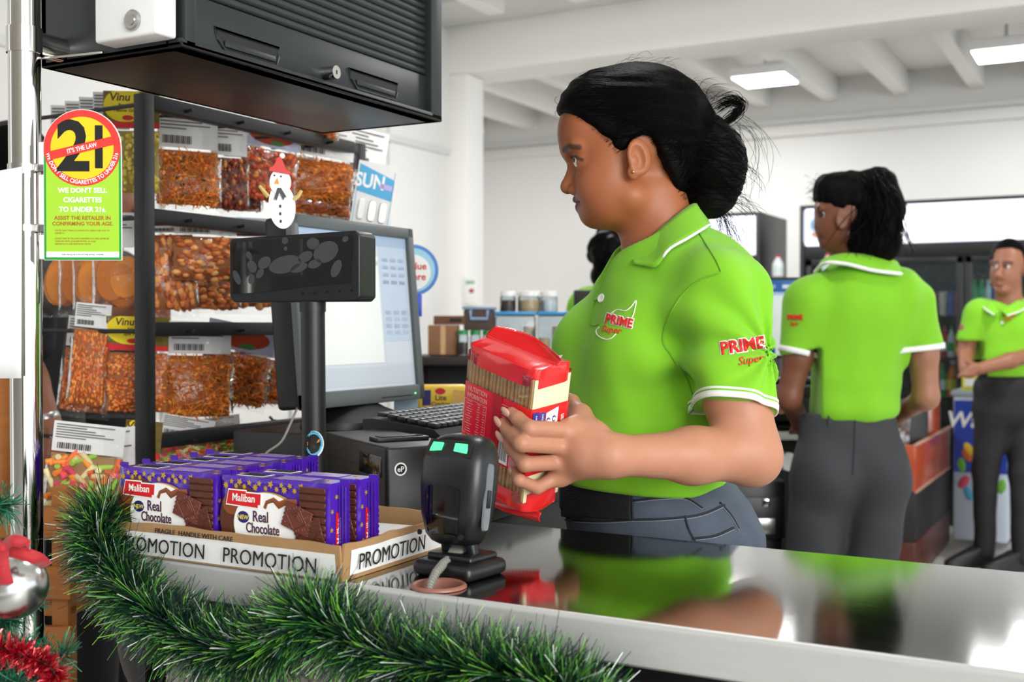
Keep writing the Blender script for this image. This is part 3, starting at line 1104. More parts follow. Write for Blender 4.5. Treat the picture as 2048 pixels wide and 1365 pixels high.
# ------------------------------------------------------------------ tinsel garland along the counter front
def np_mesh(name, verts, faces, material, cols=None, smooth=30):
    """verts (n,3), faces (m,k) numpy"""
    me = bpy.data.meshes.new(name)
    k = faces.shape[1]
    me.vertices.add(len(verts))
    me.vertices.foreach_set('co', np.asarray(verts, np.float32).ravel())
    me.loops.add(faces.size)
    me.loops.foreach_set('vertex_index', faces.astype(np.int32).ravel())
    me.polygons.add(len(faces))
    me.polygons.foreach_set('loop_start', np.arange(0, faces.size, k, dtype=np.int32))
    me.update(calc_edges=True)
    me.validate()
    me.materials.append(material)
    if cols is not None:
        a = me.color_attributes.new('Col', 'FLOAT_COLOR', 'POINT')
        c4 = np.ones((len(verts), 4), np.float32)
        c4[:, :3] = cols
        a.data.foreach_set('color', c4.ravel())
    finish(me, smooth)
    return me


def spline(pts, n):
    """Catmull-Rom through pts"""
    p = np.array([list(q) for q in pts], float)
    p = np.vstack([2 * p[0] - p[1], p, 2 * p[-1] - p[-2]])
    out = []
    m = len(p) - 3
    for t in np.linspace(0, m - 1e-6, n):
        i = int(t)
        f = t - i
        a, b, c, d = p[i], p[i + 1], p[i + 2], p[i + 3]
        out.append(0.5 * ((2 * b) + (c - a) * f + (2 * a - 5 * b + 4 * c - d) * f * f + (3 * b - a - 3 * c + d) * f ** 3))
    return np.array(out)


def tinsel(path, count, length, width, cols, seed, tipcol=None, lean=0.35):
    """flat strips standing out all round a wire"""
    rg = np.random.default_rng(seed)
    n = len(path)
    idx = rg.random(count) * (n - 1.001)
    i = idx.astype(int)
    f = (idx - i)[:, None]
    base = path[i] * (1 - f) + path[i + 1] * f
    tan = path[np.minimum(i + 2, n - 1)] - path[np.maximum(i - 1, 0)]
    tan /= np.linalg.norm(tan, axis=1)[:, None]
    r = rg.normal(size=(count, 3))
    r -= tan * (r * tan).sum(1)[:, None]
    r /= np.linalg.norm(r, axis=1)[:, None]
    d = r + tan * rg.normal(0, lean, (count, 1)) + np.array([0, 0, -0.12])
    d /= np.linalg.norm(d, axis=1)[:, None]
    L = length * (0.55 + 0.5 * rg.random((count, 1)))
    s = np.cross(d, rg.normal(size=(count, 3)))
    s /= np.linalg.norm(s, axis=1)[:, None]
    w = width * (0.7 + 0.6 * rg.random((count, 1)))
    bend = rg.normal(0, 0.12, (count, 3)) * L
    p0, p1, p2 = base, base + d * L * 0.55 + bend * 0.3, base + d * L + bend
    vs = np.stack([p0 - s * w * .5, p0 + s * w * .5, p1 - s * w * .5, p1 + s * w * .5, p2 - s * w * .4, p2 + s * w * .4], 1).reshape(-1, 3)
    b = np.arange(count)[:, None] * 6
    fs = np.concatenate([b + np.array([0, 1, 3, 2]), b + np.array([2, 3, 5, 4])])
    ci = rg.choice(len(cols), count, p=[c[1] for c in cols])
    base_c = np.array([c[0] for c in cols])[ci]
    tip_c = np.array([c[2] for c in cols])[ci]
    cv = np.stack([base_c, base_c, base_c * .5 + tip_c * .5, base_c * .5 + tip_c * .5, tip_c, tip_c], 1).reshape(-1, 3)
    return vs, fs, cv


TINSEL = mat('tinsel_foil', '#1f5a30', 0.28, var=0.15, vcol=True, spec=0.8)
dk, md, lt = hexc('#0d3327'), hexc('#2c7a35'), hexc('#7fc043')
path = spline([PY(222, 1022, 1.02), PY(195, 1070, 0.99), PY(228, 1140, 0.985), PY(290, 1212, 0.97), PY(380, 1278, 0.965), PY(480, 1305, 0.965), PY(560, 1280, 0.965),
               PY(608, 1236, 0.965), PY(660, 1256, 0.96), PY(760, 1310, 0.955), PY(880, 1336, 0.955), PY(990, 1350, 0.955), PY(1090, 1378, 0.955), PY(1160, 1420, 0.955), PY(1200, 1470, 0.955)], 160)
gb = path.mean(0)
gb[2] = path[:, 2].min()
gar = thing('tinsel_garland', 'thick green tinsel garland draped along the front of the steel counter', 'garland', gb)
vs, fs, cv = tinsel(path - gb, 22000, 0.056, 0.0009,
                    [(hexc('#061a14'), 0.68, hexc('#0d3327')), (md, 0.15, lt), (hexc('#123f28'), 0.13, hexc('#4f9f3c')), (hexc('#9fb8a8'), 0.04, hexc('#e6efe6'))], 3)  # dark cores, bright tips: foil's own tones plus lit fringe put into colour
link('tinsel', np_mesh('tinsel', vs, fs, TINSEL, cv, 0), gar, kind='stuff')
MB().tube([tuple(p) for p in (path - gb)[::2]], 0.002, 6).part('wire', BLACKM, gar)

# ------------------------------------------------------------------ Christmas tree corner: branches, red tinsel, silver bauble
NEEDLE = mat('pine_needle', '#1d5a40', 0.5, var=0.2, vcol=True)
tb = P(-150, 1365, 1.22)
tree = thing('christmas_tree', 'artificial Christmas tree branches with green needles in the corner of the picture', 'christmas tree', (tb.x, tb.y, 0.45))
tl = Vector((tb.x, tb.y, 0.45))
MB().cyl((0, 0, -0.43), (0, 0, 0.75), 0.016, 0.008, n=12).part('trunk', mat('trunk_brown', '#3a2a1c', 0.8), tree)
MB().lathe([(0.14, -0.45), (0.14, -0.43), (0.03, -0.40), (0.02, -0.3)], 24).part('stand', BLACKP, tree)
bs = [((30, 1240), 1.24), ((70, 1200), 1.27), ((20, 1120), 1.25), ((135, 1310), 1.25), ((110, 1345), 1.22), ((60, 1300), 1.2), ((40, 1370), 1.18), ((20, 1010), 1.26), ((-20, 1180), 1.2)]
for k, ((px, py), d) in enumerate(bs):
    e = P(px, py, d) - tl
    s_ = Vector((0, 0, e.z - 0.05 - 0.02 * (k % 3)))
    bp2 = spline([s_, s_.lerp(e, 0.5) + Vector((0, 0, 0.025)), e], 26)
    b = MB().tube([tuple(p) for p in bp2], 0.0022, 5).part('branch', NEEDLE, tree)
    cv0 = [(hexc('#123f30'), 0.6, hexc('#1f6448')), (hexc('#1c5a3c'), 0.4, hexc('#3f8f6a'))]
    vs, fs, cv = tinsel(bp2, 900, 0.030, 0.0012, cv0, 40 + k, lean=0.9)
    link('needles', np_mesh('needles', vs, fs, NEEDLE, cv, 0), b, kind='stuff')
REDT = mat('red_tinsel_foil', '#b3122a', 0.22, metal=0.5, var=0.3, vcol=True)
path = spline([P(-60, 1290, 1.19), P(10, 1300, 1.18), P(50, 1315, 1.18), P(85, 1325, 1.18), P(110, 1350, 1.18), P(100, 1375, 1.18), P(60, 1400, 1.18)], 60)
b0 = path.mean(0)
b0[2] = path[:, 2].min()
rt = thing('red_tinsel', 'short red tinsel string lying on the Christmas tree branches', 'tinsel', b0)
vs, fs, cv = tinsel(path - b0, 1300, 0.018, 0.0016, [(hexc('#8f0d20'), 0.7, hexc('#c01a30')), (hexc('#c92a3a'), 0.3, hexc('#ff6a6a'))], 9)
link('tinsel', np_mesh('tinsel', vs, fs, REDT, cv, 0), rt, kind='stuff')
MB().tube([tuple(p) for p in (path - b0)[::2]], 0.0016, 6).part('wire', BLACKM, rt)

SILVB = mat('silver_bauble', '#d5d8d6', 0.24, metal=1.0, var=0.1, scale=20)
bc = P(28, 1173, 1.2)
bl = thing('silver_bauble', 'large silver Christmas bauble with a red glitter bow on the tree', 'bauble', (bc.x, bc.y, bc.z - 0.0345), YAW)
MB().ball((0, 0, 0.0345), 0.0345, 48, 32).part('ball', SILVB, bl, 170)
MB().cyl((-0.012, 0, 0.0665), (-0.012, 0, 0.077), 0.007, n=16).part('cap', CHROME, bl)
RIB = mat('red_glitter_ribbon', '#b5101f', 0.4, var=0.45, scale=900, bump=0.4, bscale=1500, sheen=0.3)


def ribbon(pts, wd, tw):
    sp_ = spline(pts, 24)
    g = MB()
    L = len(sp_) - 1

    def fn(u, v):
        i = min(int(round(u * L)), L)
        t = sp_[min(i + 1, L)] - sp_[max(i - 1, 0)]
        side = np.cross(t, np.array(tw))
        side = side / (np.linalg.norm(side) + 1e-9)
        return tuple(sp_[i] + side * wd * (v - 0.5))
    g.grid(fn, 24, 2)
    return g


def bq2(px, py, dd=0.0):
    v = V(px, py, 1.165 + dd) - V(28, 1173, 1.2)
    return (v.x, v.y, v.z + 0.0345)


for pts, wd in (([bq2(5, 1098), bq2(25, 1082, -.01), bq2(52, 1090, -.005), bq2(40, 1102, .01), bq2(8, 1100)], 0.012),
                ([bq2(5, 1098), bq2(45, 1108, -.005), bq2(75, 1118, .0), bq2(94, 1132, .015)], 0.013),
                ([bq2(3, 1098), bq2(2, 1120, -.012), bq2(5, 1145, -.015), bq2(12, 1170, -.012)], 0.016),
                ([bq2(5, 1098), bq2(-25, 1085, -.01), bq2(-50, 1092, -.005), bq2(-20, 1103, .01), bq2(4, 1100)], 0.012)):
    o = ribbon(pts, wd, (0.0, -1, 0.35)).part('ribbon', RIB, bl, 170)
    so_ = o.modifiers.new('thick', 'SOLIDIFY')
    so_.thickness = 0.0006
MB().ball(bq2(5, 1098, -.003), (0.006, 0.005, 0.006), 10, 8).part('knot', RIB, bl, 170)

# ------------------------------------------------------------------ side desk, cash drawer, printer, keyboard, monitor
desk = thing('side_desk', 'black side desk behind the counter carrying the monitor, keyboard and printer', 'desk', (-1.17, 1.86, 0))
MB().box((0, 0, 0.935), (0.56, 0.885, 0.03), 0.004).part('worktop', BLACKM, desk)
for sx_ in (-1, 1):
    MB().box((sx_ * 0.26, 0, 0.46), (0.025, 0.87, 0.918), 0.003).part('side_panel', BLACKM, desk)
MB().box((0, 0.42, 0.46), (0.49, 0.02, 0.918), 0.003).part('back_panel', BLACKM, desk)

drw = thing('cash_drawer', 'wide black cash drawer under the monitor and keyboard, beside the receipt printer', 'cash drawer', (-1.17, 1.9, 0.9505), 0)
DZ = 1.045
MB().box((0, 0, 0.047), (0.46, 0.72, 0.094), 0.004).part('case', BLACKP, drw)
MB().box((0.232, 0, 0.045), (0.006, 0.66, 0.072), 0.002).part('drawer_front', BLACKP, drw)
MB().cyl((0.235, 0.0, 0.06), (0.24, 0.0, 0.06), 0.009, n=16).part('lock', CHROME, drw)

# printer: near corner measured in the photograph
dP = 1.615
nc = V(772, 896, dP)
ax = Vector((0.88, 0.475, 0))
ay = Vector((-0.475, 0.88, 0))
LP, WP = 0.27, 0.115
zt = nc.z
prc = nc + ax * (WP / 2) + ay * (LP / 2)
pw2 = VW(prc)
prn = thing('receipt_printer', 'black receipt printer with a small round white emblem, behind the barcode scanner', 'printer',
            (pw2.x, pw2.y, 0.9505), YAW + math.atan2(0.475, 0.88))
PH_ = zt - 0.95
MB().box((0, 0, PH_ / 2), (WP, LP, PH_), 0.006, 3).part('case', BLACKP, prn, 40)
MB().box((0, 0.01, PH_ - 0.035), (WP + 0.0012, LP + 0.001, 0.0012)).part('seam', BLACKM, prn)
MB().box((-0.002, -0.05, PH_ + 0.003), (0.082, 0.036, 0.006), 0.001).part('paper_tray_frame', BLACKP, prn)
MB().box((-0.002, -0.05, PH_ + 0.0066), (0.068, 0.022, 0.0012)).part('paper_tray_recess', BLACKG, prn)
MB().box((-WP / 2 - 0.0006, -0.075, PH_ - 0.03), (0.0015, 0.085, 0.03), 0.0005).part('side_flap', BLACKG, prn)
E2 = xf((-WP / 2 + 0.022, -LP / 2 - 0.0003, PH_ - 0.032), (RX, 0, 0))
decal(ellpts(0, 0, 0.0095, 0.0095, 28), 0, WHITEINK, prn, E2, 'emblem_disc')
decal(ellpts(0, 0, 0.0072, 0.0072, 28), 0.0002, BLACKINK, prn, E2, 'emblem_centre')
text('eP', 0.0105, WHITEINK, prn, E2 @ xf((0, -0.0035, 0.0005)), bold=0.02, depth=0.0001, name='emblem_letter')

# keyboard along the desk
k0, k1 = PX(775, 866, -0.94), PX(935, 843, -0.94)
KBM = mat('keyboard_black', '#1d1f22', 0.4, var=0.1)
kz = 1.045
kb = thing('keyboard', 'black computer keyboard with many keys, lying behind the red cracker pack', 'keyboard', (-1.055, 1.775, kz + 0.0005), PI / 2)
KW, KD = 0.44, 0.15
kbody = MB()
kbody.prism([(-KD / 2, 0), (KD / 2, 0), (KD / 2, 0.028), (KD / 2 - 0.02, 0.030), (-KD / 2 + 0.01, 0.016), (-KD / 2, 0.008)], -KW / 2, KW / 2,
            frame((0, 0, 0), (0, 1, 0), (0, 0, 1)))
kbody.part('case', KBM, kb, 30)
MB().box((0, -KD / 2 - 0.004, 0.004), (KW, 0.012, 0.006), 0.002).part('front_edge', mat('grey_edge', '#70777a', 0.35), kb)
km = MB().box((0, 0, 0), (0.0165, 0.0165, 0.007), 0.002, 2).mesh('key', KBM)
ksp = MB().box((0, 0, 0), (0.11, 0.0165, 0.007), 0.002, 2).mesh('space_key', KBM)
for r_ in range(6):
    for c_ in range(22):
        if r_ == 0 and 4 <= c_ <= 9:
            if c_ == 4:
                o = link('key', ksp, kb)
                o.location = (-KW / 2 + 0.016 + 6.5 * 0.0193, -0.054, 0.022)
            continue
        if c_ in (15, 18) and r_ > 0 and (c_ + r_) % 3 == 0:
            continue
        o = link('key', km, kb)
        o.location = (-KW / 2 + 0.018 + c_ * 0.0193, -0.054 + r_ * 0.0198, 0.022 + r_ * 0.0027)
        o.rotation_euler = (0.11, 0, 0)
# crumpled receipt under the keyboard
rc = thing('receipt_slip', 'white paper receipt slip sticking out from under the black keyboard', 'receipt', (-0.972, 1.72, 1.0455), 0.3)
MB().grid(lambda u, v: (0.03 * (u - .5) * 2, 0.04 * (v - 0.5), 0.004 + 0.004 * math.sin(u * 7 + v * 3)), 12, 6).part('slip', PAPER, rc, 170)

# monitor
MG = mat('monitor_grey', '#5a6062', 0.4, var=0.06)
mo = thing('computer_monitor', 'grey flat computer monitor showing a pale sales screen, facing the cashier', 'monitor', (-1.262, 1.718, 1.0460), PI / 2)
mz = 0.2165
MWd, MHt = 0.375, 0.336
MB().box((0, 0.012, mz), (MWd - .004, 0.05, MHt - .004), 0.008, 3).part('back_shell', BLACKP, mo)
fr2 = MB()
bz = 0.021
for c_, s_ in (((0, -0.018, mz + MHt / 2 - bz / 2), (MWd, 0.014, bz)), ((0, -0.018, mz - MHt / 2 + bz / 2 + .004), (MWd, 0.014, bz + .008)),
               ((-MWd / 2 + bz / 2, -0.018, mz), (bz, 0.014, MHt)), ((MWd / 2 - bz / 2, -0.018, mz), (bz, 0.014, MHt))):
    fr2.box(c_, s_, 0.003)
fr2.part('bezel', MG, mo)


def screen(parent, w, h, zc, y, cells, base, e):
    def em(col):
        return mat('screen_' + col.strip('#'), col, 0.3, emit=e, var=0.02)
    MB().box((0, y, zc), (w, 0.002, h)).part('screen', em(base), parent, 0, 'lit screen')
    for (x0, y0, x1, y1, col) in cells:
        MB().box(((x0 + x1) / 2 * w - w / 2, y - 0.0013, zc - h / 2 + (y0 + y1) / 2 * h), ((x1 - x0) * w, 0.0008, (y1 - y0) * h)).part('screen_window', em(col), parent, 0)


cells = [(0.08, 0.16, 0.70, 0.86, '#dfe2e0'), (0.0, 0.93, 1.0, 1.0, '#9fb4cf'), (0.2, 0.90, 0.45, 0.925, '#d9dde0'), (0.72, 0.30, 0.98, 0.93, '#b4c2d4'),
         (0.02, 0.02, 0.98, 0.14, '#b9c2cc'), (0.72, 0.15, 0.98, 0.29, '#c5ccd6'), (0.08, 0.80, 0.70, 0.83, '#c3cbd3')]
for r_ in range(4):
    for c_ in range(3):
        cells.append((0.74 + c_ * 0.08, 0.34 + r_ * 0.045, 0.80 + c_ * 0.08, 0.37 + r_ * 0.045, '#c9d4e2'))
        cells.append((0.74 + c_ * 0.08, 0.68 + r_ * 0.05, 0.80 + c_ * 0.08, 0.705 + r_ * 0.05, '#a9bace'))
screen(mo, MWd - 0.04, MHt - 0.05, mz + 0.004, -0.0165, cells, '#c3cad2', 0.16)
text('lenovo', 0.019, WHITEINK, mo, xf((-0.02, -0.0255, mz - MHt / 2 + 0.0085), (RX, 0, 0)), bold=0.02, depth=0.0003)
MB().box((0.152, -0.0252, mz - MHt / 2 + 0.012), (0.004, 0.001, 0.003)).part('power_light', mat('green_power', '#6ef08a', 0.4, emit=1.5), mo)
MB().box((0.09, -0.0252, mz - MHt / 2 + 0.009), (0.1, 0.001, 0.0025)).part('button_strip', BLACKM, mo)
for o in list(mo.children):
    o.matrix_local = xf((0, 0.01, -0.012)) @ Matrix.Translation((0, 0, mz)) @ Matrix.Rotation(math.radians(-5), 4, 'X') @ Matrix.Translation((0, 0, -mz)) @ o.matrix_local
MB().box((0, 0.042, 0.07), (0.07, 0.03, 0.12), 0.006).part('neck', BLACKP, mo)
loft([(0, 0.0, 0, 0.12, 0.085, 2.2), (0, 0.0, 0.012, 0.118, 0.083, 2.2), (0, 0.02, 0.03, 0.08, 0.06, 2.2), (0, 0.03, 0.05, 0.05, 0.035, 2.2)]).part('base', BLACKP, mo, 50)
# thin cable behind the display pole
cbl = thing('monitor_cable', 'thin black cable hanging below the monitor\'s lower corner', 'cable', P(560, 900, 1.85))
o0 = P(560, 900, 1.85)
MB().tube([tuple(Vector(p) - o0) for p in spline([P(595, 815, 1.95), P(580, 850, 1.9), P(562, 885, 1.86), P(535, 905, 1.84), P(520, 925, 1.83)], 20)], 0.0022, 6).part('cord', CABLE, cbl, 170)

# customer display on its pole
dD = 1.615
db = V(632, 940, dD)
dw = VW(db)
ds = thing('customer_display', 'black customer price display on a round pole, seen before the monitor', 'price display', (dw.x, dw.y, 0.9505), YAW)
zz0 = 0.95
zt = V(628, 605, dD).z - zz0
MB().cyl((-0.002, 0, 0), (-0.004, 0, zt), 0.0168, n=32).part('pole', BLACKP, ds)
MB().cyl((-0.004, 0, zt - 0.014), (-0.004, 0, zt + 0.004), 0.0182, n=32).part('pole_collar', BLACKP, ds)
MB().cyl((-0.003, 0, 0.13), (-0.003, 0, 0.1315), 0.0171, n=32).part('pole_joint', BLACKM, ds)
loft([(0, 0, 0, 0.03, 0.022, 3), (0, 0, 0.008, 0.029, 0.021, 3), (0, 0, 0.012, 0.02, 0.018, 3)]).part('foot', BLACKP, ds, 50)
yaw_h = -0.34
uD = dD / FPX
hm = xf((-0.025, 0.0, zt + 0.0), (0, 0, yaw_h)) @ xf((0, -0.012, 0))
HW, HH = 0.206, 0.0965
hd = MB()
pts = [(-HW / 2, 0.006), (-HW / 2, HH - 0.009), (-HW / 2 + 0.004, HH - 0.006), (HW / 2 - 0.006, HH), (HW / 2, HH - 0.006), (HW / 2, 0.006), (HW / 2 - 0.006, 0), (-HW / 2 + 0.006, 0)]
hd.prism(pts[::-1], -0.05, 0.0, hm @ xf((0, 0, 0), (RX, 0, 0)) )
o = hd.part('head', BLACKP, ds, 30)
bvm = o.modifiers.new('bevel', 'BEVEL')
bvm.width = 0.004
bvm.segments = 3
SMOKE = mat('smoked_panel', '#0c0d0e', 0.06, var=0.1, coat=0.5)
FR = hm @ xf((0, 0, 0), (RX, 0, 0))
cur = [(-HW / 2 + 0.002, 0.012)] + [(-HW / 2 + 0.006 + (HW - 0.02) * t, 0.012 + 0.013 * (t * t * (3 - 2 * t))) for t in np.linspace(0.05, 1, 14)]
pan = cur + [(HW / 2 - 0.010, HH - 0.007), (-HW / 2 + 0.002, HH - 0.012)]
decal(pan, 0.0002, SMOKE, ds, FR, 'window', 0.0015)
SMUDGE = mat('dusty_smudge', '#3a3d40', 0.5, var=0.2, scale=200)
rs = random.Random(5)
for (x, y, a, b, r_) in ((-0.045, 0.055, .011, .008, .5), (-0.012, 0.052, .026, .012, .2), (0.02, 0.062, .012, .007, .4), (0.052, 0.068, .02, .014, .4), (0.035, 0.052, .011, .006, .3),
                         (0.01, 0.047, .014, .006, .3), (-0.065, 0.05, .009, .007, -1), (-0.09, 0.035, .011, .005, -1.1), (-0.066, 0.032, .007, .005, 1.2), (0.032, 0.08, .01, .008, 0),
                         (0.068, 0.045, .013, .007, 1.1), (-0.052, 0.04, .008, .005, .9), (-0.012, 0.085, .005, .005, 0), (-0.011, 0.074, .003, .003, 0), (0.082, 0.085, .005, .004, .5), (-0.07, 0.066, .006, .004, -1)):
    decal(ellpts(x, y, a, b, 20, rot=r_), 0.0018, SMUDGE, ds, FR, 'smudge', 0.0001)
for k in range(5):
    o = MB().cyl((0, 0, 0), (0, 0, 0.0015), 0.0016, n=10).part('key_dot', BLACKG, ds)
    o.matrix_local = FR @ xf((0.015 + k * 0.019, 0.011 + 0.001 * k, 0.0))
# round sticker on the pole
stk = thing('round_sticker', 'small round sticker', 'sticker', P(627.5, 889, dD - 0.0171), YAW + 0.05)
stk['label'] = 'small round blue and orange sticker stuck on the black display pole'
STB, STO, STW = mat('sticker_blue', '#5bb4d6', 0.3), mat('sticker_orange', '#d9842f', 0.3), mat('sticker_white', '#dfe8ec', 0.3)


def curl(pts, z, h, material, name):
    g = MB()
    g.prism(pts, z, z + h)
    g.v = [(v[0], -v[2] - (math.sqrt(max(0, 0.0169 ** 2 - v[0] ** 2)) - 0.0169), v[1]) for v in g.v]
    return g.part(name, material, stk, 0)


curl(ellpts(0, 0, 0.0135, 0.019, 24), 0.0006, 0.0002, STW, 'backing')
curl(ellpts(0, 0.001, 0.012, 0.0165, 24), 0.0010, 0.0002, STB, 'blue_disc')
curl(ellpts(0, 0.001, 0.0095, 0.013, 24), 0.0014, 0.0002, BLACKINK, 'dark_disc')
curl([(-0.009, -0.002), (0.008, 0.003), (0.008, 0.007), (-0.009, 0.003)], 0.0018, 0.0002, STO, 'orange_flash')
curl([(-0.008, -0.012), (0.009, -0.009), (0.009, -0.004), (-0.008, -0.007)], 0.0018, 0.0002, STB, 'blue_flash')

# wooden snowman standing on the display
sn = V(566, 478, 1.605)
snw = VW(sn)
SNW = mat('painted_wood_white', '#f1f0ec', 0.6, var=0.02)
sno = thing('snowman_ornament', 'flat wooden snowman ornament with red hat, standing on the price display', 'ornament', (snw.x, snw.y, snw.z - 0.001), YAW)
us = 1.605 / FPX


def sp2(px, py):
    return ((px - 566) * us, (478 - py) * us)


def flat(pts, z0, z1, material, name):
    MB().prism(pts, z0, z1, xf((0, 0, 0), (RX, 0, 0)) @ xf((0, 0, 0), (0, 0, 0.0))).part(name, material, sno, 0)


c = sp2(565, 412)
flat(ellpts(c[0], c[1], 26.5 * us, 45 * us, 40, rot=0.08), 0, 0.004, SNW, 'body')
c = sp2(562, 364)
flat(ellpts(c[0], c[1], 21 * us, 26 * us, 36), 0.001, 0.0055, SNW, 'head')
HATR = mat('snowman_hat_red', '#d94a48', 0.6)
flat([sp2(*p) for p in ((542, 336), (541, 342), (583, 349), (582, 343), (575, 340), (564, 314), (559, 315), (549, 334))][::-1], 0.0056, 0.008, HATR, 'hat')
c = sp2(566, 312)
MB().ball((c[0], -0.005, c[1]), 0.0042, 10, 8).part('pompom', SNW, sno, 170)
flat([sp2(*p) for p in ((557, 356), (550, 367), (560, 368))], 0.0056, 0.0066, mat('carrot_orange', '#e59a4c', 0.6), 'nose')
GRYI = mat('grey_felt', '#4d5358', 0.8)
for p in ((551, 351), (564, 353)):
    c = sp2(*p)
    flat(ellpts(c[0], c[1], 1.8 * us, 2 * us, 10), 0.0056, 0.0062, GRYI, 'eye')
flat([sp2(*p) for p in ((557, 376), (550, 400), (553, 396), (555, 401), (561, 384), (569, 400), (571, 394), (575, 394), (564, 376))][::-1], 0.0056, 0.0068, GRYI, 'scarf')
for p in ((562, 412), (562, 427), (563, 442)):
    c = sp2(*p)
    flat(ellpts(c[0], c[1], 2.3 * us, 3.2 * us, 12), 0.004, 0.005, GRYI, 'button')
TWIG = mat('twig', '#c9b071', 0.7)
for pts in (((520, 371), (528, 381), (538, 393)), ((604, 380), (598, 391), (588, 399))):
    q = [sp2(*p) for p in pts]
    g = MB().tube([(p[0], -0.002, p[1]) for p in q], [0.0025, 0.003, 0.0035], 6)
    g.part('twig_arm', TWIG, sno)

# ------------------------------------------------------------------ snack rack of black square tube
RACKX, RY0, RY1 = -1.556, 1.487, 2.125
RK = mat('rack_black', '#131416', 0.5, var=0.2, scale=30)
rk = thing('snack_rack', 'black square-tube display rack hung with bags of snacks, behind the monitor', 'rack', (RACKX, (RY0 + RY1) / 2, 0))
hl = (RY1 - RY0) / 2
TB = 0.026
for s in (-1, 1):
    MB().box((0, s * hl, 0.82), (TB, TB, 1.64), 0.002).part('post', RK, rk)
    MB().box((-0.12, s * hl, 0.013), (0.4, TB, TB), 0.002).part('foot_bar', RK, rk)
LV = [1.627, 1.425, 1.222, 1.02]
for z in LV:
    MB().box((0, 0, z), (TB * 0.96, 2 * hl - TB, TB), 0.002).part('cross_bar', RK, rk)
for i, z in enumerate(LV):
    MB().cyl((-0.01, -hl, z - 0.004), (-0.42, -hl + 0.02, z - 0.002), 0.004, n=8).part('side_arm', RK, rk)
    for k in range(4):
        y = -hl + 0.09 + k * 0.14
        MB().tube([(0.03, y, z - 0.002), (-0.02, y, z - 0.008), (-0.14, y, z - 0.004), (-0.15, y, z + 0.004)], 0.0032, 6).part('hook', RK, rk)

# ------------------------------------------------------------------ bags of snacks
BAGF = film('clear_bag_film', '#fdfdfd', 0.02, 0.07, 1.22)
FILL = mat('snack_fill', '#b5652b', 0.55, vcol=True, var=0.18, scale=300)
WLAB = mat('label_paper', '#e9e9e8', 0.6, var=0.03)
LINE = mat('label_print', '#4a4a4c', 0.7)
YLAB = mat('yellow_label', '#f2dc1f', 0.4, var=0.03)
BRN = mat('brown_ink', '#5a2410', 0.5)

BALL_V = []
BALL_F = []
_b = MB().ball((0, 0, 0), 1.0, 7, 5)
BALL_V = np.array(_b.v)
BALL_F = [f for f in _b.f]


def tri(fs):
    out = []
    for f in fs:
        for i in range(1, len(f) - 1):
            out.append((f[0], f[i], f[i + 1]))
    return np.array(out)


BALL_T = tri(BALL_F)
_c = MB().tube([(-1, 0, 0), (-0.4, 0.18, 0), (0.3, 0.15, 0.1), (1, -0.2, 0)], 0.13, 4)
SEV_V, SEV_T = np.array(_c.v), tri(_c.f)
_c = MB().cyl((-1, 0, 0), (1, 0, 0), 0.32, n=8)
TUB_V, TUB_T = np.array(_c.v), tri(_c.f)
_c = MB().lathe([(0, -0.13), (0.85, -0.12), (1.0, 0), (0.85, 0.12), (0, 0.13)], 18)
DSC_V, DSC_T = np.array(_c.v), tri(_c.f)


def rand_rot(rg, n):
    q = rg.normal(size=(n, 4))
    q /= np.linalg.norm(q, axis=1)[:, None]
    w, x, y, z = q.T
    return np.stack([np.stack([1 - 2 * (y * y + z * z), 2 * (x * y - z * w), 2 * (x * z + y * w)], 1),
                     np.stack([2 * (x * y + z * w), 1 - 2 * (x * x + z * z), 2 * (y * z - x * w)], 1),
                     np.stack([2 * (x * z - y * w), 2 * (y * z + x * w), 1 - 2 * (x * x + y * y)], 1)], 1)


def scatter(bv, bt, pos, rot, sc, col):
    n = len(pos)
    v = np.einsum('nij,nkj->nki', rot, bv[None] * sc[:, None, :]) + pos[:, None, :]
    f = bt[None] + (np.arange(n) * len(bv))[:, None, None]
    return v.reshape(-1, 3), f.reshape(-1, 3), np.repeat(col, len(bv), 0)


BW, BHH, BTK = 0.125, 0.125, 0.042    # nominal body


def pil(u, v):
    """pillow half thickness, u across, v from 0 top to 1 bottom"""
    return (np.clip(1 - np.abs(2 * u - 1) ** 2.6, 0, 1) ** 0.5) * (np.clip(np.minimum(v * 2.2, (1 - v) * 4.5), 0, 1) ** 0.55)


PAL = {'chickpea': ['#c87438', '#d98c4c', '#b86030', '#e0a060', '#a85426'], 'gram': ['#c9ae34', '#dcc24c', '#bb9e2a', '#e6d068'],
       'sev': ['#d8802c', '#e8983e', '#cc6c24', '#e0882e', '#c46220'], 'peanut': ['#6e2416', '#8a321c', '#58180f', '#a0522a', '#7a2a1a', '#c07a3a'],
       'split': ['#d87c36', '#e89448', '#cc6a2a', '#e0883c', '#c46024'], 'disc': ['#b86a22', '#c87a2e', '#a85c1c'],
       'fryum': ['#d8486a', '#7fae3c', '#ee8a3a', '#e8cf9c', '#e26a3a', '#9ab84a'], 'redpea': ['#bc4a2a', '#cf6636', '#a23a22', '#dd9048', '#c85a30']}


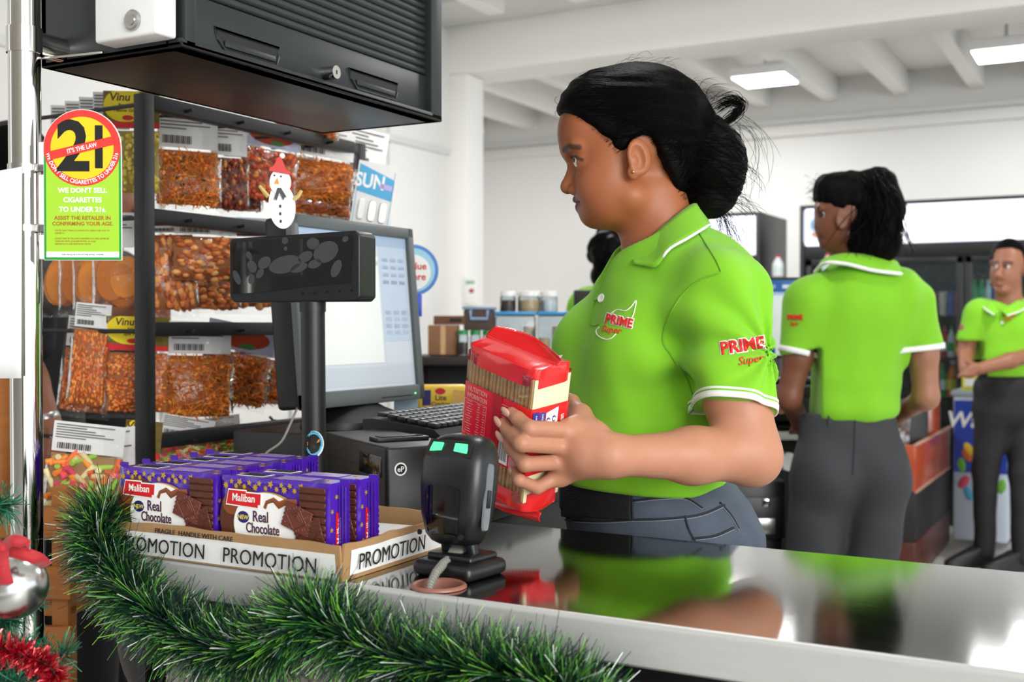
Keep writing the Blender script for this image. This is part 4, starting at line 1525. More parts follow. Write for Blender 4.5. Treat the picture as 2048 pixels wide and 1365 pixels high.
def fill_mesh(kind, seed):
    rg = np.random.default_rng(seed)
    cnt = {'chickpea': 130, 'gram': 260, 'sev': 420, 'peanut': 190, 'split': 520, 'disc': 11, 'fryum': 120, 'redpea': 200}[kind]
    u, v = rg.random(cnt) * 0.92 + 0.04, rg.random(cnt) * 0.93 + 0.04
    front = rg.random(cnt) < 0.68
    hy = pil(u, v) * BTK / 2 * 0.86
    y = np.where(front, -hy, hy) + rg.normal(0, 0.0012, cnt)
    pos = np.stack([(u - 0.5) * BW, y, -v * BHH], 1)
    rot = rand_rot(rg, cnt)
    pc = np.array([hexc(c) for c in PAL[kind]])
    col = np.minimum(1, pc[rg.integers(0, len(pc), cnt)] * (1.0 + 0.55 * rg.random((cnt, 1))))
    parts = []
    if kind in ('chickpea', 'gram', 'redpea', 'peanut'):
        r = {'chickpea': 0.0080, 'gram': 0.0052, 'redpea': 0.0058, 'peanut': 0.0056}[kind]
        sc = r * (0.8 + 0.4 * rg.random((cnt, 1))) * np.ones((1, 3))
        if kind == 'peanut':
            sc[:, 0] *= 1.4
        parts.append(scatter(BALL_V, BALL_T, pos, rot, sc, col))
    elif kind == 'split':
        sc = 0.0036 * (0.7 + 0.6 * rg.random((cnt, 3)))
        parts.append(scatter(BALL_V, BALL_T, pos, rot, sc, col))
    elif kind == 'sev':
        rot[:] = rot
        sc = np.stack([0.010 + 0.008 * rg.random(cnt), 0.008 * np.ones(cnt), 0.008 * np.ones(cnt)], 1)
        parts.append(scatter(SEV_V, SEV_T, pos, rot, sc, col))
        k = 40
        parts.append(scatter(BALL_V, BALL_T, pos[:k], rot[:k], np.tile([[0.006, 0.0045, 0.004]], (k, 1)), col[:k] * np.array([[1.1, 1.1, 1.0]])))
        k2 = 10
        parts.append(scatter(BALL_V, BALL_T, pos[k:k + k2], rot[k:k + k2], np.tile([[0.008, 0.005, 0.0012]], (k2, 1)), np.tile([hexc('#2c3a1c')], (k2, 1))))
    elif kind == 'fryum':
        sc = np.stack([0.014 + 0.008 * rg.random(cnt), 0.016 * np.ones(cnt), 0.016 * np.ones(cnt)], 1)
        parts.append(scatter(TUB_V, TUB_T, pos * np.array([1, 0.8, 1]), rot, sc, col))
    elif kind == 'disc':
        pos = np.stack([rg.normal(0, 0.012, cnt), -0.014 + 0.003 * np.arange(cnt), -BHH * (0.42 + 0.16 * rg.random(cnt))], 1)
        ro = []
        for k in range(cnt):
            e = Euler((RX + rg.normal(0, 0.18), rg.normal(0, 0.15), 0))
            ro.append(np.array(e.to_matrix()))
        parts.append(scatter(DSC_V, DSC_T, pos, np.array(ro), np.tile([[0.044, 0.044, 0.028]], (cnt, 1)), col))
    # soft core so that the bag is full
    if kind != 'disc':
        g = MB()
        for sgn in (-1, 1):
            g.grid(lambda a, b, sgn=sgn: ((a - 0.5) * BW * 0.97 * -sgn, sgn * float(pil(np.array(a), np.array(b))) * BTK / 2 * 0.78, -b * BHH * 0.985), 14, 14)
        cv = np.array(g.v)
        parts.append((cv, tri(g.f), np.tile(pc.mean(0)[None] * 0.6, (len(cv), 1))))
    o = 0
    V_, F_, C_ = [], [], []
    for v_, f_, c_ in parts:
        V_.append(v_)
        F_.append(f_ + o)
        C_.append(c_)
        o += len(v_)
    return np_mesh('snack_fill', np.vstack(V_), np.vstack(F_), FILL, np.vstack(C_), 60)


_fills = {}
_film = {}


def film_mesh(seed):
    if seed not in _film:
        rg = np.random.default_rng(seed)
        ph = rg.random(6) * 6
        g = MB()
        for sgn in (-1, 1):
            def fn(a, b, sgn=sgn):
                z = 0.055 - b * (0.055 + BHH + 0.012)
                vv = (-z) / BHH
                t = float(pil(np.array(a), np.array(min(max(vv, 0.0), 1.0)))) * BTK / 2 * 1.05 if 0 < vv < 1 else 0
                t += 0.0012 + 0.0012 * math.sin(17 * a + ph[0] + 5 * b) * math.sin(13 * b + ph[1])
                return ((a - 0.5) * BW * 1.08 * -sgn, sgn * t + 0.004 * math.sin(5 * a + ph[2]) * (1 if vv > 1 or vv < 0 else 0), z)
            g.grid(fn, 18, 26)
        _film[seed] = g.mesh('clear_film', BAGF, 170)
    return _film[seed]


def header(t, style, hh, w, rg):
    """label card in the top of the bag; local origin at the top of the body, hh tall"""
    if style == 'none':
        return
    y = -0.0045
    if style in ('white', 'white2'):
        g = MB().grid(lambda a, b: ((a - 0.5) * w * 0.92, y - 0.002 * math.sin(a * 4 + b * 2), 0.004 + b * hh), 8, 6)
        lb = g.part('label_card', WLAB, t, 170)
        l = MB()
        for k in range(6):
            zz = 0.004 + hh * (0.9 - k * 0.085)
            ww = w * (0.75 - 0.12 * ((k * 7) % 4))
            l.box((-w * 0.42 + ww / 2, y - 0.0034, zz), (ww, 0.0004, hh * 0.028))
        for k in range(16):
            l.box((-w * 0.38 + k * w * 0.028, y - 0.0034, 0.004 + hh * 0.2), (w * (0.010 + 0.006 * (k % 3)), 0.0004, hh * 0.2))
        l.part('label_lines', LINE, lb, 0)
    elif style in ('yellow', 'yellow2'):
        lb = MB().box((0, y, 0.004 + hh / 2), (w * 0.97, 0.0008, hh)).part('label_card', mat('gram_print', '#6b5a1a', 0.4, var=0.6, scale=120), t, 0)
        F = xf((0, y - 0.0005, 0.004), (RX, 0, 0))
        decal(clip(ellpts(-w * 0.1, hh * 0.62, w * 0.38, hh * 0.46, 28), -w * .48, w * .48, 0, hh), 0, YLAB, lb, F, 'yellow_oval')
        decal([(-w * .48, 0), (w * .48, 0), (w * .48, hh * .14), (-w * .48, hh * .2)], 0, REDINK, lb, F, 'red_band')
        text('Vinu', hh * 0.30, BRN, lb, F @ xf((-w * 0.2, hh * 0.74, 0.0004)), bold=0.02, shear=0.15, depth=0.0001)
        nm = ('Roasted', 'Yellow Gram') if style == 'yellow' else ('Fried', 'Split Peas')
        text(nm[0], hh * 0.13, BRN, lb, F @ xf((-w * 0.08, hh * 0.58, 0.0004)), bold=0.02, depth=0.0001, res=2)
        text(nm[1], hh * 0.13, BRN, lb, F @ xf((-w * 0.08, hh * 0.44, 0.0004)), bold=0.02, depth=0.0001, res=2)
        decal(ellpts(-w * 0.06, hh * 0.28, w * 0.10, hh * 0.07, 16), 0.0004, REDINK, lb, F, 'weight_oval')
    elif style == 'picture':
        lb = MB().box((0, y, 0.004 + hh / 2), (w * 0.95, 0.0008, hh)).part('label_card', mat('lilac_label', '#b9bcd8', 0.5), t, 0)
        F = xf((0, y - 0.0005, 0.004), (RX, 0, 0))
        decal(ellpts(0.0, hh * 0.5, w * 0.4, hh * 0.4, 24), 0, mat('peanut_print', '#a83a1c', 0.5, var=0.7, scale=200), lb, F, 'printed_photo')
        decal(ellpts(w * 0.1, hh * 0.2, w * 0.12, hh * 0.1, 12), 0.0003, mat('leaf_print', '#3f7a36', 0.5, var=0.3), lb, F, 'printed_leaf')


def bag(kind, px0, px1, ytop, ybody, ybot, d, rz, style, label, tilt=0.0, seed=0, grp='snack bags on the rack'):
    cx = (px0 + px1) / 2
    p = P(cx, ybody, d)
    fs_ = abs(math.cos(rz - YAW))
    w = (px1 - px0) * d / FPX / fs_
    h = (ybot - ybody) * d / FPX
    hh = (ybody - ytop) * d / FPX
    t = thing('snack_bag', label, 'snack bag', (p.x, p.y, p.z), rz, grp)
    t.rotation_euler = (0, tilt, rz)
    key = (kind, seed % 2)
    if key not in _fills:
        _fills[key] = fill_mesh(kind, hash(kind) % 7 + 11 * (seed % 2) if False else sum(map(ord, kind)) + 11 * (seed % 2))
    s = (w / BW / 1.04, max(0.75, min(1.2, w / BW)), h / BHH)
    o = link('snack_fill', _fills[key], t, kind='stuff')
    o.scale = s
    o = link('clear_film', film_mesh(seed % 3), t)
    o.scale = s
    if hh > 0.012:
        header(t, style, hh, w, None)
    return t


def dfr(px, off=0.05):
    """depth just behind the rack's plane"""
    k = (px - 1024) / FPX
    return (-RACKX + off) / (SY - k * CY)


R1, R2 = math.radians(58), math.radians(34)
# top row
bag('gram', 208, 320, 188, 262, 388, 2.13, R2, 'yellow', 'bag of yellow gram with yellow label, topmost beside the rack post', seed=1)
for k, (x0, x1, yt) in enumerate(((186, 262, 190), (158, 236, 200), (130, 206, 208), (102, 178, 216))):
    bag('gram', x0, x1, yt, yt + 74, yt + 190, 2.17 + 0.045 * k, R2, 'white',
        ['yellow gram bag with white tag directly behind the yellow-labelled one', 'yellow gram bag with white tag, second behind the yellow-labelled bag',
         'yellow gram bag with white tag, third behind the yellow-labelled bag', 'yellow gram bag with white tag, farthest from the yellow-labelled bag'][k], seed=k)
bag('sev', 318, 432, 222, 302, 412, dfr(372, 0.06), R1, 'white', 'bag of orange noodle mixture in the top row, next to the rack post', seed=0)
bag('peanut', 422, 492, 240, 316, 420, dfr(455, 0.08), R1, 'white', 'bag of dark red peanuts right of the orange mixture, top row', seed=0)
bag('peanut', 448, 520, 246, 320, 424, dfr(480, 0.14), R1, 'white', 'bag of dark red peanuts half hidden behind the picture-labelled bag', seed=1)
bag('redpea', 488, 592, 250, 300, 404, dfr(540, 0.05), R1, 'picture', 'bag of red spiced peanuts with a picture label behind the snowman', 0.12, seed=0)
bag('sev', 572, 706, 262, 318, 404, dfr(640, 0.03), R1, 'white2', 'bag of orange mixture in the top row above the monitor', 0.1, seed=1)
bag('sev', 560, 700, 380, 398, 436, dfr(630, 0.10), R1, 'none', 'bag of orange mixture sagging behind the top edge of the monitor', 0.05, seed=0)
bag('sev', 558, 674, 226, 240, 272, dfr(612, 0.02), R1, 'none', 'small bag of orange mixture lying over the rack\'s top bar', 0.15, seed=1)
bag('redpea', 688, 768, 262, 345, 400, dfr(728, 0.06), R1, 'white', 'pale bag of red nuts hanging at the rack\'s far end', 0.15, seed=1)
# second row
bag('disc', 188, 282, 430, 500, 626, 2.13, R2, 'white', 'bag of round orange crackers beside the rack post', seed=0)
for k, (x0, x1) in enumerate(((148, 222), (120, 192), (84, 160))):
    bag('disc', x0, x1, 440, 505, 624, 2.19 + 0.05 * k, R2, 'white', ['bag of round orange crackers, second from the rack post', 'bag of round orange crackers, third from the rack post',
                                                                    'bag of round orange crackers nearest the chrome pole'][k], seed=k + 1)
bag('chickpea', 352, 470, 436, 474, 562, dfr(410, 0.05), R1, 'white', 'bag of roasted chickpeas in front, left of the price display', seed=0)
bag('chickpea', 302, 382, 440, 470, 622, dfr(342, 0.11), R1, 'white', 'bag of roasted chickpeas squeezed against the rack post', -0.05, seed=1)
bag('chickpea', 372, 474, 520, 540, 620, dfr(425, 0.13), R1, 'none', 'bag of roasted chickpeas showing below the front one', seed=1)
bag('chickpea', 440, 560, 440, 478, 616, dfr(500, 0.12), R1, 'picture', 'bag of roasted chickpeas mostly behind the price display', seed=0)
# third row
bag('split', 148, 222, 612, 660, 812, 2.11, R2, 'white', 'tall bag of spiced mixture hanging left of the yellow-labelled one', 0.1, seed=0)
bag('split', 212, 338, 638, 706, 826, 2.12, R2, 'yellow2', 'bag of fried split peas with yellow label behind the rack post', 0.03, seed=1)
bag('split', 130, 230, 640, 700, 826, 2.22, R2, 'white', 'bag of spiced mixture hidden behind the tall one', 0.12, seed=1)
bag('sev', 340, 458, 648, 712, 836, dfr(398, 0.05), R1, 'white', 'bag of orange mixture in the third row right of the post', 0.03, seed=1)
bag('sev', 412, 540, 652, 706, 808, dfr(470, 0.07), R1, 'picture', 'tilted bag of orange mixture in the third row, left of the pole', 0.2, seed=0)
bag('sev', 470, 590, 655, 720, 810, dfr(530, 0.12), R1, 'white', 'bag of orange mixture partly hidden by the monitor\'s lower corner', 0.05, seed=1)
# bottom row
bag('fryum', 100, 250, 852, 912, 1052, 2.0, R2, 'white', 'bag of pink, green and orange fried snacks in the bottom row', 0.12, seed=0)
bag('fryum', 178, 290, 862, 946, 1060, 2.05, R2, 'white', 'bag of coloured fried snacks behind the biscuit tray', -0.12, seed=1)
bag('fryum', 318, 420, 838, 880, 960, dfr(365, 0.06), R1, 'white', 'bag of coloured snacks low on the rack right of the post', 0.2, seed=0)
bag('fryum', 392, 480, 838, 876, 950, dfr(430, 0.07), R1, 'white', 'bag of coloured snacks low on the rack beside the pole', -0.1, seed=1)
bag('gram', 246, 320, 846, 920, 1000, 2.06, R2, 'yellow', 'yellow-labelled gram bag in the bottom row before the rack post', 0.1, seed=0)

# blister card marked SUN hanging at the end of the rack
SUNB = mat('sun_blue', '#3fa9dc', 0.5)
cp = P(740, 440, dfr(740, -0.09))
sc_ = thing('blister_card', 'blue and white blister card hanging above the monitor', 'blister card', cp, math.radians(45))
sc_.rotation_euler = (0, 0.16, math.radians(45))
us2 = dfr(740, -0.09) / FPX / math.cos(math.radians(45) - YAW)
uz = dfr(740, -0.09) / FPX
MB().box((0, 0, 0.055), (76 * us2, 0.0012, 128 * uz)).part('card', PAPER, sc_)
F = xf((0, -0.0007, 0.055 - 64 * uz), (RX, 0, 0))
w_, h_ = 70 * us2, 128 * uz
decal([(-w_ / 2, h_ * .52), (w_ / 2, h_ * .44), (w_ / 2, h_ * .78), (-w_ / 2, h_ * .95)], 0, SUNB, sc_, F, 'blue_band')
text('SUN', h_ * 0.30, WHITEINK, sc_, F @ xf((-w_ * 0.16, h_ * 0.60, 0.0004)), bold=0.03, depth=0.0001, sx=0.8)
decal([(w_ * .12, h_ * .62), (w_ * .46, h_ * .60), (w_ * .46, h_ * .68), (w_ * .12, h_ * .70)], 0.0003, PURPLE_L, sc_, F, 'text_patch')
for k in range(3):
    o = loft([(0, 0, 0, w_ * 0.1, h_ * 0.17, 4), (0, 0, 0.006, w_ * 0.08, h_ * 0.15, 4)], 16).part('blister', CHROMED if k else WHITEP, sc_, 40)
    o.matrix_local = F @ xf((-w_ * 0.3 + k * w_ * 0.3, h_ * 0.24, 0.0003))
for xx in (-1, 1):
    decal([(xx * w_ * .49 - .0006, 0), (xx * w_ * .49 + .0006, 0), (xx * w_ * .49 + .0006, h_ * .9), (xx * w_ * .49 - .0006, h_ * .9)], 0, SUNB, sc_, F, 'blue_edge')

# round wobbler sign behind the monitor
rp = P(826, 585, 2.6)
ws = thing('round_sign', 'round blue and white shelf sign peeking out behind the monitor', 'sign', rp, math.radians(40))
MB().cyl((0, 0.002, 0.05), (0, -0.001, 0.05), 0.058, n=40).part('disc', mat('sign_blue', '#3d7fd0', 0.4), ws)
MB().cyl((0, -0.001, 0.05), (0, -0.0022, 0.05), 0.050, n=40).part('sky_ring', mat('sign_sky', '#9fd4ee', 0.4), ws)
MB().cyl((0, -0.0022, 0.045), (0, -0.0032, 0.045), 0.040, n=40).part('white_centre', WHITEINK, ws)
text('Value', 0.022, REDINK, ws, xf((0.006, -0.0036, 0.052), (RX, 0, 0)), bold=0.02, depth=0.0002)
text('Here', 0.022, REDINK, ws, xf((0.006, -0.0036, 0.028), (RX, 0, 0)), bold=0.02, depth=0.0002)
MB().box((0.012, 0, -0.03), (0.016, 0.008, 0.05), 0.002).part('clip', mat('clip_blue', '#2f4fd0', 0.4), ws)
MB().cyl((0.012, 0, -0.7), (0.012, 0, -0.05), 0.004, n=8).part('stem', mat('clear_stem', '#c9ced2', 0.3), ws)
MB().cyl((0.012, 0, -0.715), (0.012, 0, -0.7), 0.05, n=20).part('stand_foot', BLACKP, ws)

# wooden crate stand at the picture's edge behind the pole
WOOD = mat('crate_wood', '#a8672c', 0.6, var=0.3, scale=6, stretch=(1, 1, 14), bump=0.1, bscale=30)
cr = thing('wooden_crate', 'orange-brown wooden crate stand behind the chrome pole', 'crate', P(30, 1180, 1.95) * 1.0)
cr.location.z = 0.0
cr.rotation_euler = (0, 0, math.radians(20))
for x in (-0.14, 0.09):
    MB().box((x, 0, 0.48), (0.03, 0.03, 0.96), 0.003).part('corner_post', WOOD, cr)
for k, z in enumerate((0.12, 0.28, 0.44, 0.60, 0.70, 0.80, 0.90)):
    MB().box((-0.025, -0.02, z), (0.28, 0.012, 0.055), 0.003).part('plank', WOOD, cr)
MB().box((-0.025, 0.12, 0.45), (0.26, 0.26, 0.02), 0.003).part('shelf', WOOD, cr)
MB().box((-0.025, 0.12, 0.75), (0.26, 0.26, 0.02), 0.003).part('shelf', WOOD, cr)
wp = thing('wooden_upright', 'tall orange wooden board at the picture\'s edge behind the pole', 'board', P(2, 1010, 2.15))
wp.location.z = 0
MB().box((-0.05, 0, 0.57), (0.13, 0.02, 1.14), 0.003).part('board', WOOD, wp)

# ------------------------------------------------------------------ back shelf with tubs, jars and cartons
SHB = mat('shelf_dark', '#2a2320', 0.5, var=0.2)
dB = 4.0
sf = thing('back_shelf', 'dark shelf unit behind the till, carrying tubs, jars and cartons', 'shelf', (VW(V(1010, 712, dB)).x, VW(V(1010, 712, dB)).y, 0), YAW)
sz = V(1010, 712, dB).z
uB = dB / FPX


def bx(px):     # lateral position on the shelf
    return (px - 1010) * uB


MB().box((0, 0.07, sz - 0.015), (0.62, 0.34, 0.03), 0.004).part('top_board', SHB, sf)
MB().box((0, 0.07, sz - 0.33), (0.60, 0.32, 0.025), 0.004).part('lower_board', SHB, sf)
for s in (-1, 1):
    MB().box((s * 0.295, 0.07, sz / 2 - 0.02), (0.025, 0.32, sz - 0.04), 0.003).part('side_board', SHB, sf)
MB().box((0, 0.22, sz / 2), (0.6, 0.02, sz - 0.04)).part('back_board', BLACKM, sf)


def onshelf(px, pybase, d, name, label, cat, group=None):
    p = P(px, pybase, d)
    return thing(name, label, cat, p, YAW, group)


CART = mat('brown_carton', '#8a6244', 0.8, var=0.15)
CART2 = mat('dark_carton', '#6a4630', 0.8, var=0.15)
t = onshelf(886, 711, dB, 'brown_carton', 'plain brown carton on the back shelf beside the monitor', 'carton')
MB().box((0, 0.06, 0.053), (60 * uB, 0.12, 0.104), 0.003).part('carton_body', CART, t)
MB().box((0, -0.001, 0.053), (10 * uB, 0.003, 0.1)).part('tape', CARDE, t)
t2 = onshelf(900, 650, dB, 'open_carton', 'darker brown carton stacked on top of the plain carton', 'carton')
MB().box((0, 0.06, 0.016), (66 * uB, 0.12, 0.031), 0.003).part('carton_body', CART2, t2)
MB().box((0.02, -0.001, 0.016), (24 * uB, 0.003, 0.012)).part('printed_mark', BLACKINK, t2)
GLASSJ = film('clear_tub_plastic', '#e4ebf0', 0.03, 0.15, 1.25)
BLUEL = mat('blue_lid', '#3f93c8', 0.35)
GRNL = mat('green_lid', '#1f8a48', 0.4)
BEIGE = mat('biscuit_beige', '#d6b88c', 0.7, var=0.2, scale=60)
DKB = mat('dark_content', '#4a3a34', 0.7, var=0.4, scale=50)
for k in range(3):
    t = onshelf(926 + k * 25, 711, dB - 0.02 + 0.02 * k, 'spice_jar', ['green-lidded spice jar nearest the brown carton', 'middle one of three green-lidded spice jars',
                'green-lidded spice jar next to the blue-lidded tub'][k], 'jar', 'green-lidded jars on the back shelf')
    MB().lathe([(0.018, 0), (0.019, 0.01), (0.019, 0.065), (0.016, 0.072)], 16).part('jar_glass', GLASSJ, t, 40)
    MB().lathe([(0.0165, 0.002), (0.0172, 0.045), (0, 0.046)], 14).part('spice', DKB, t, 40)
    MB().lathe([(0.0, 0.071), (0.019, 0.071), (0.019, 0.086), (0.0, 0.088)], 16).part('lid', GRNL, t, 30)
t = onshelf(958, 661, dB, 'storage_bin', 'dark clear storage bin with blue clip handle above the green-lidded jars', 'storage bin')
MB().box((0, 0.07, 0.036), (62 * uB, 0.14, 0.072), 0.006).part('bin', DKB, t)
MB().box((0, 0.07, 0.078), (68 * uB, 0.15, 0.012), 0.004).part('lid', mat('grey_blue_lid', '#8a9cb4', 0.4), t)
g = MB()
g.tube([(-0.03, -0.005, 0.07), (-0.028, -0.006, 0.04), (0.028, -0.006, 0.04), (0.03, -0.005, 0.07)], 0.006, 6)
g.part('clip_handle', mat('handle_blue', '#8fa8cc', 0.4), t)
for k, (px, lab_, c1) in enumerate(((1031, 'clear tub with blue lid and beige biscuits, nearest the red pack', 0), (1117, 'clear tub with blue lid, half hidden by the woman\'s chest', 1))):
    t = onshelf(px, 711, dB, 'storage_tub', lab_, 'storage tub', 'blue-lidded tubs on the back shelf')
    MB().box((0, 0.07, 0.07), (82 * uB, 0.15, 0.138), 0.01, 3).part('tub', GLASSJ, t, 40)
    MB().box((0, 0.07, 0.146), (85 * uB, 0.16, 0.014), 0.005).part('lid', BLUEL, t)
    for j in range(3):
        MB().cyl((-0.048 + j * 0.048, 0.06, 0.003), (-0.048 + j * 0.048, 0.06, 0.10 if (j + c1) % 2 == 0 else 0.06), 0.02, n=16).part('biscuit_roll', BEIGE, t)
for k, (px, w_, mt, lab_) in enumerate(((1016, 32, DKB, 'white-lidded jar with dark contents on the blue-lidded tub'), (1058, 46, BEIGE, 'wide white-lidded jar in the middle on the tubs'),
                                        (1098, 34, WHITEP, 'white-lidded jar with white contents next to the woman'))):
    t = onshelf(px, 625, dB + 0.03, 'plastic_jar', lab_, 'jar', 'white-lidded jars on the tubs')
    rj = w_ / 2 * uB
    MB().lathe([(rj * 0.95, 0), (rj, 0.006), (rj, 0.05), (rj * 0.85, 0.058)], 20).part('jar_wall', GLASSJ, t, 40)
    MB().lathe([(0, 0.003), (rj * 0.9, 0.003), (rj * 0.92, 0.042), (0, 0.044)], 18).part('contents', mt, t, 40)
    MB().lathe([(0, 0.056), (rj * 0.98, 0.056), (rj * 0.98, 0.071), (rj * 0.9, 0.074), (0, 0.074)], 20).part('lid', WHITEP, t, 30)

# odds and ends under and beside the shelf
YPK = mat('yellow_cracker_pack', '#f2c83a', 0.35, var=0.15, scale=15)
yp = P(885, 817, 2.45)
t = thing('cracker_pack', 'yellow and orange cracker pack lying behind the keyboard', 'cracker pack', (yp.x, yp.y, 1.0455), YAW + 0.12)
uY = 2.45 / FPX
MB().box((0, 0.02, 0.028), (100 * uY, 0.045, 0.056), 0.008, 3).part('wrapper', YPK, t)
for k in range(2):
    MB().box((-0.052 - k * 0.004, 0.02, 0.028), (0.012, 0.012, 0.055), 0.002).part('end_seal', mat('orange_red_print', '#d8401c', 0.35), t)
F = xf((0, -0.0028, 0), (RX, 0, 0))
decal([(-0.043, 0.012), (-0.025, 0.014), (-0.025, 0.046), (-0.043, 0.045)], 0, NAVY, t, F, 'navy_panel')
decal(ellpts(-0.005, 0.043, 0.011, 0.007, 20), 0, REDINK, t, F, 'logo_oval')
text('Lite', 0.016, BRN, t, F @ xf((-0.004, 0.024, 0.0002)), bold=0.02, depth=0.0001)
text('Cracker', 0.012, BRN, t, F @ xf((-0.004, 0.012, 0.0002)), bold=0.02, depth=0.0001)
decal([(0.018, 0.014), (0.046, 0.010), (0.048, 0.044), (0.024, 0.046)], 0, mat('cracker_print', '#eeb760', 0.5, var=0.25, scale=150), t, F, 'printed_cracker')
lb_ = P(812, 830, 2.3)
t = thing('blue_folder', 'pale blue card standing upright behind the monitor\'s base', 'card', (lb_.x, lb_.y, 1.0455), YAW)
MB().box((0, 0, 0.03), (48 * 2.3 / FPX, 0.003, 0.062), 0.0005).part('card', mat('pale_blue_card', '#b9cfe4', 0.6), t)
MB().box((0, 0.004, 0.004), (0.05, 0.02, 0.008), 0.001).part('clip_foot', BLACKP, t)
pk_ = P(886, 790, 3.95)
pk_.z = sz - 0.3165
t = thing('wood_offcut', 'slanting brown wooden strip among clutter below the back shelf', 'wood strip', pk_, YAW)
MB().box((0, 0, 0.03), (0.085, 0.05, 0.022), 0.002, rot=(0, -0.35, 0)).part('strip', mat('light_wood', '#b08858', 0.6, var=0.15, scale=10), t)
t = thing('crumpled_bag', 'white crumpled plastic bag below the back shelf', 'plastic bag', (VW(V(916, 778, 3.9)).x, VW(V(916, 778, 3.9)).y, sz - 0.3175 + 0.001), YAW)
rr = random.Random(2)
g = MB()
for k in range(7):
    g.ball((rr.uniform(-.03, .03), rr.uniform(-.01, .02), 0.012 + rr.random() * 0.015), (0.016, 0.014, 0.013), 8, 6, rot=(k, k * 2, 0))
g.part('bag', PAPER, t, 60)
# notice on the white pillar
np_ = P(930, 606, 8.05)
t = thing('pillar_notice', 'small white notice with a red dot on the white pillar', 'notice', np_, 0.0)
t.location.y = 6.985
MB().box((0, 0, 0.09), (0.11, 0.006, 0.19), 0.001).part('sheet', PAPER, t)
decal(ellpts(0.012, 0.085, 0.022, 0.016, 20), 0, mat('notice_red', '#b23a4a', 0.6), t, xf((0, -0.0035, 0), (RX, 0, 0)), 'red_dot')
decal([(-0.035, 0.13), (0.04, 0.135), (0.04, 0.155), (-0.035, 0.16)], 0, mat('notice_green', '#8fb88a', 0.6), t, xf((0, -0.0035, 0), (RX, 0, 0)), 'green_line')

# ------------------------------------------------------------------ drinks coolers along the back
CB = mat('cooler_black', '#1b1d20', 0.4, var=0.1)
CIN = mat('cooler_inside', '#3c4446', 0.5, var=0.1)
LBX = mat('lit_header', '#eef0ff', 0.4, emit=1.0, var=0.02, scale=2)
PANE = film('cooler_glass', '#dfe8ea', 0.03, 0.03, 1.2)


def cooler(x0, x1, y0, zt, doors, label, hz=0.24):
    w = x1 - x0
    t = thing('drinks_cooler', label, 'cooler', ((x0 + x1) / 2, y0 + 0.33, 0), 0, 'drinks coolers along the back')
    dp = 0.66
    for s in (-1, 1):
        MB().box((s * (w / 2 - 0.015), 0, zt / 2), (0.03, dp, zt), 0.006).part('side_wall', CB, t)
    MB().box((0, dp / 2 - 0.015, zt / 2), (w - 0.06, 0.03, zt - 0.02)).part('back_wall', CIN, t)
    MB().box((0, 0, zt - 0.012), (w - 0.06, dp, 0.022)).part('roof', CB, t)
    MB().box((0, 0, 0.10), (w - 0.06, dp - 0.02, 0.2), 0.004).part('plinth', CB, t)
    MB().box((0, -dp / 2 + 0.03, zt - 0.022 - hz / 2), (w - 0.064, 0.05, hz), 0.01).part('lit_header', LBX, t, 30, 'glowing white header panel')
    MB().box((0, -dp / 2 + 0.03, zt - 0.022 - hz - 0.045), (w - 0.062, 0.055, 0.08), 0.004).part('header_rail', CB, t)
    zdt = zt - 0.022 - hz - 0.09
    dw = (w - 0.07) / doors
    for k in range(doors):
        xc = -w / 2 + 0.035 + dw * (k + 0.5)
        fr_ = MB()
        for c_, s_ in (((xc, 0, 0.23), (dw - 0.01, 0.03, 0.05)), ((xc, 0, zdt - 0.022), (dw - 0.01, 0.03, 0.044)), ((xc - dw / 2 + 0.025, 0, (zdt + 0.2) / 2), (0.04, 0.03, zdt - 0.2)),
                       ((xc + dw / 2 - 0.025, 0, (zdt + 0.2) / 2), (0.04, 0.03, zdt - 0.2))):
            fr_.box((c_[0], -dp / 2 + 0.02, c_[2]), s_, 0.004)
        dr = fr_.part('door', CB, t)
        MB().box((xc, -dp / 2 + 0.02, (zdt + 0.2) / 2), (dw - 0.08, 0.006, zdt - 0.26)).part('pane', PANE, dr, 0)
        MB().box((xc + dw / 2 - 0.025, -dp / 2 - 0.008, 1.0), (0.012, 0.03, 0.3), 0.004).part('handle', CB, dr)
    for z in SHELVES:
        MB().box((0, 0.05, z - 0.008), (w - 0.062, dp - 0.2, 0.012)).part('wire_shelf', mat('cooler_shelf', '#23282c', 0.5), t)
    return t


SHELVES = [0.5, 0.78, 1.03, 1.29]
cooler(-1.93, 0.55, 7.42, 2.0, 5, 'long black drinks cooler with a wide glowing white header on the back wall')
cooler(-2.82, -2.19, 7.42, 1.975, 1, 'narrow black drinks cooler standing behind the woman\'s hair bun', 0.26)
# faint picture on the long cooler's header
hp = thing('header_picture', 'printed food picture at the end of the long cooler\'s lit header', 'picture', (-1.80, 7.415, 1.76))
MB().box((0, 0, 0.1), (0.2, 0.004, 0.2)).part('print_field', mat('header_print', '#cfd8f0', 0.5, emit=0.5), hp)
decal(ellpts(0, 0.11, 0.06, 0.05, 20), 0, mat('header_print_blue', '#8fb0dc', 0.5), hp, xf((0, -0.0025, 0), (RX, 0, 0)), 'printed_plate')
decal(ellpts(0.01, 0.05, 0.06, 0.025, 20), 0.0005, mat('header_print_orange', '#d99a78', 0.5), hp, xf((0, -0.0025, 0), (RX, 0, 0)), 'printed_food')


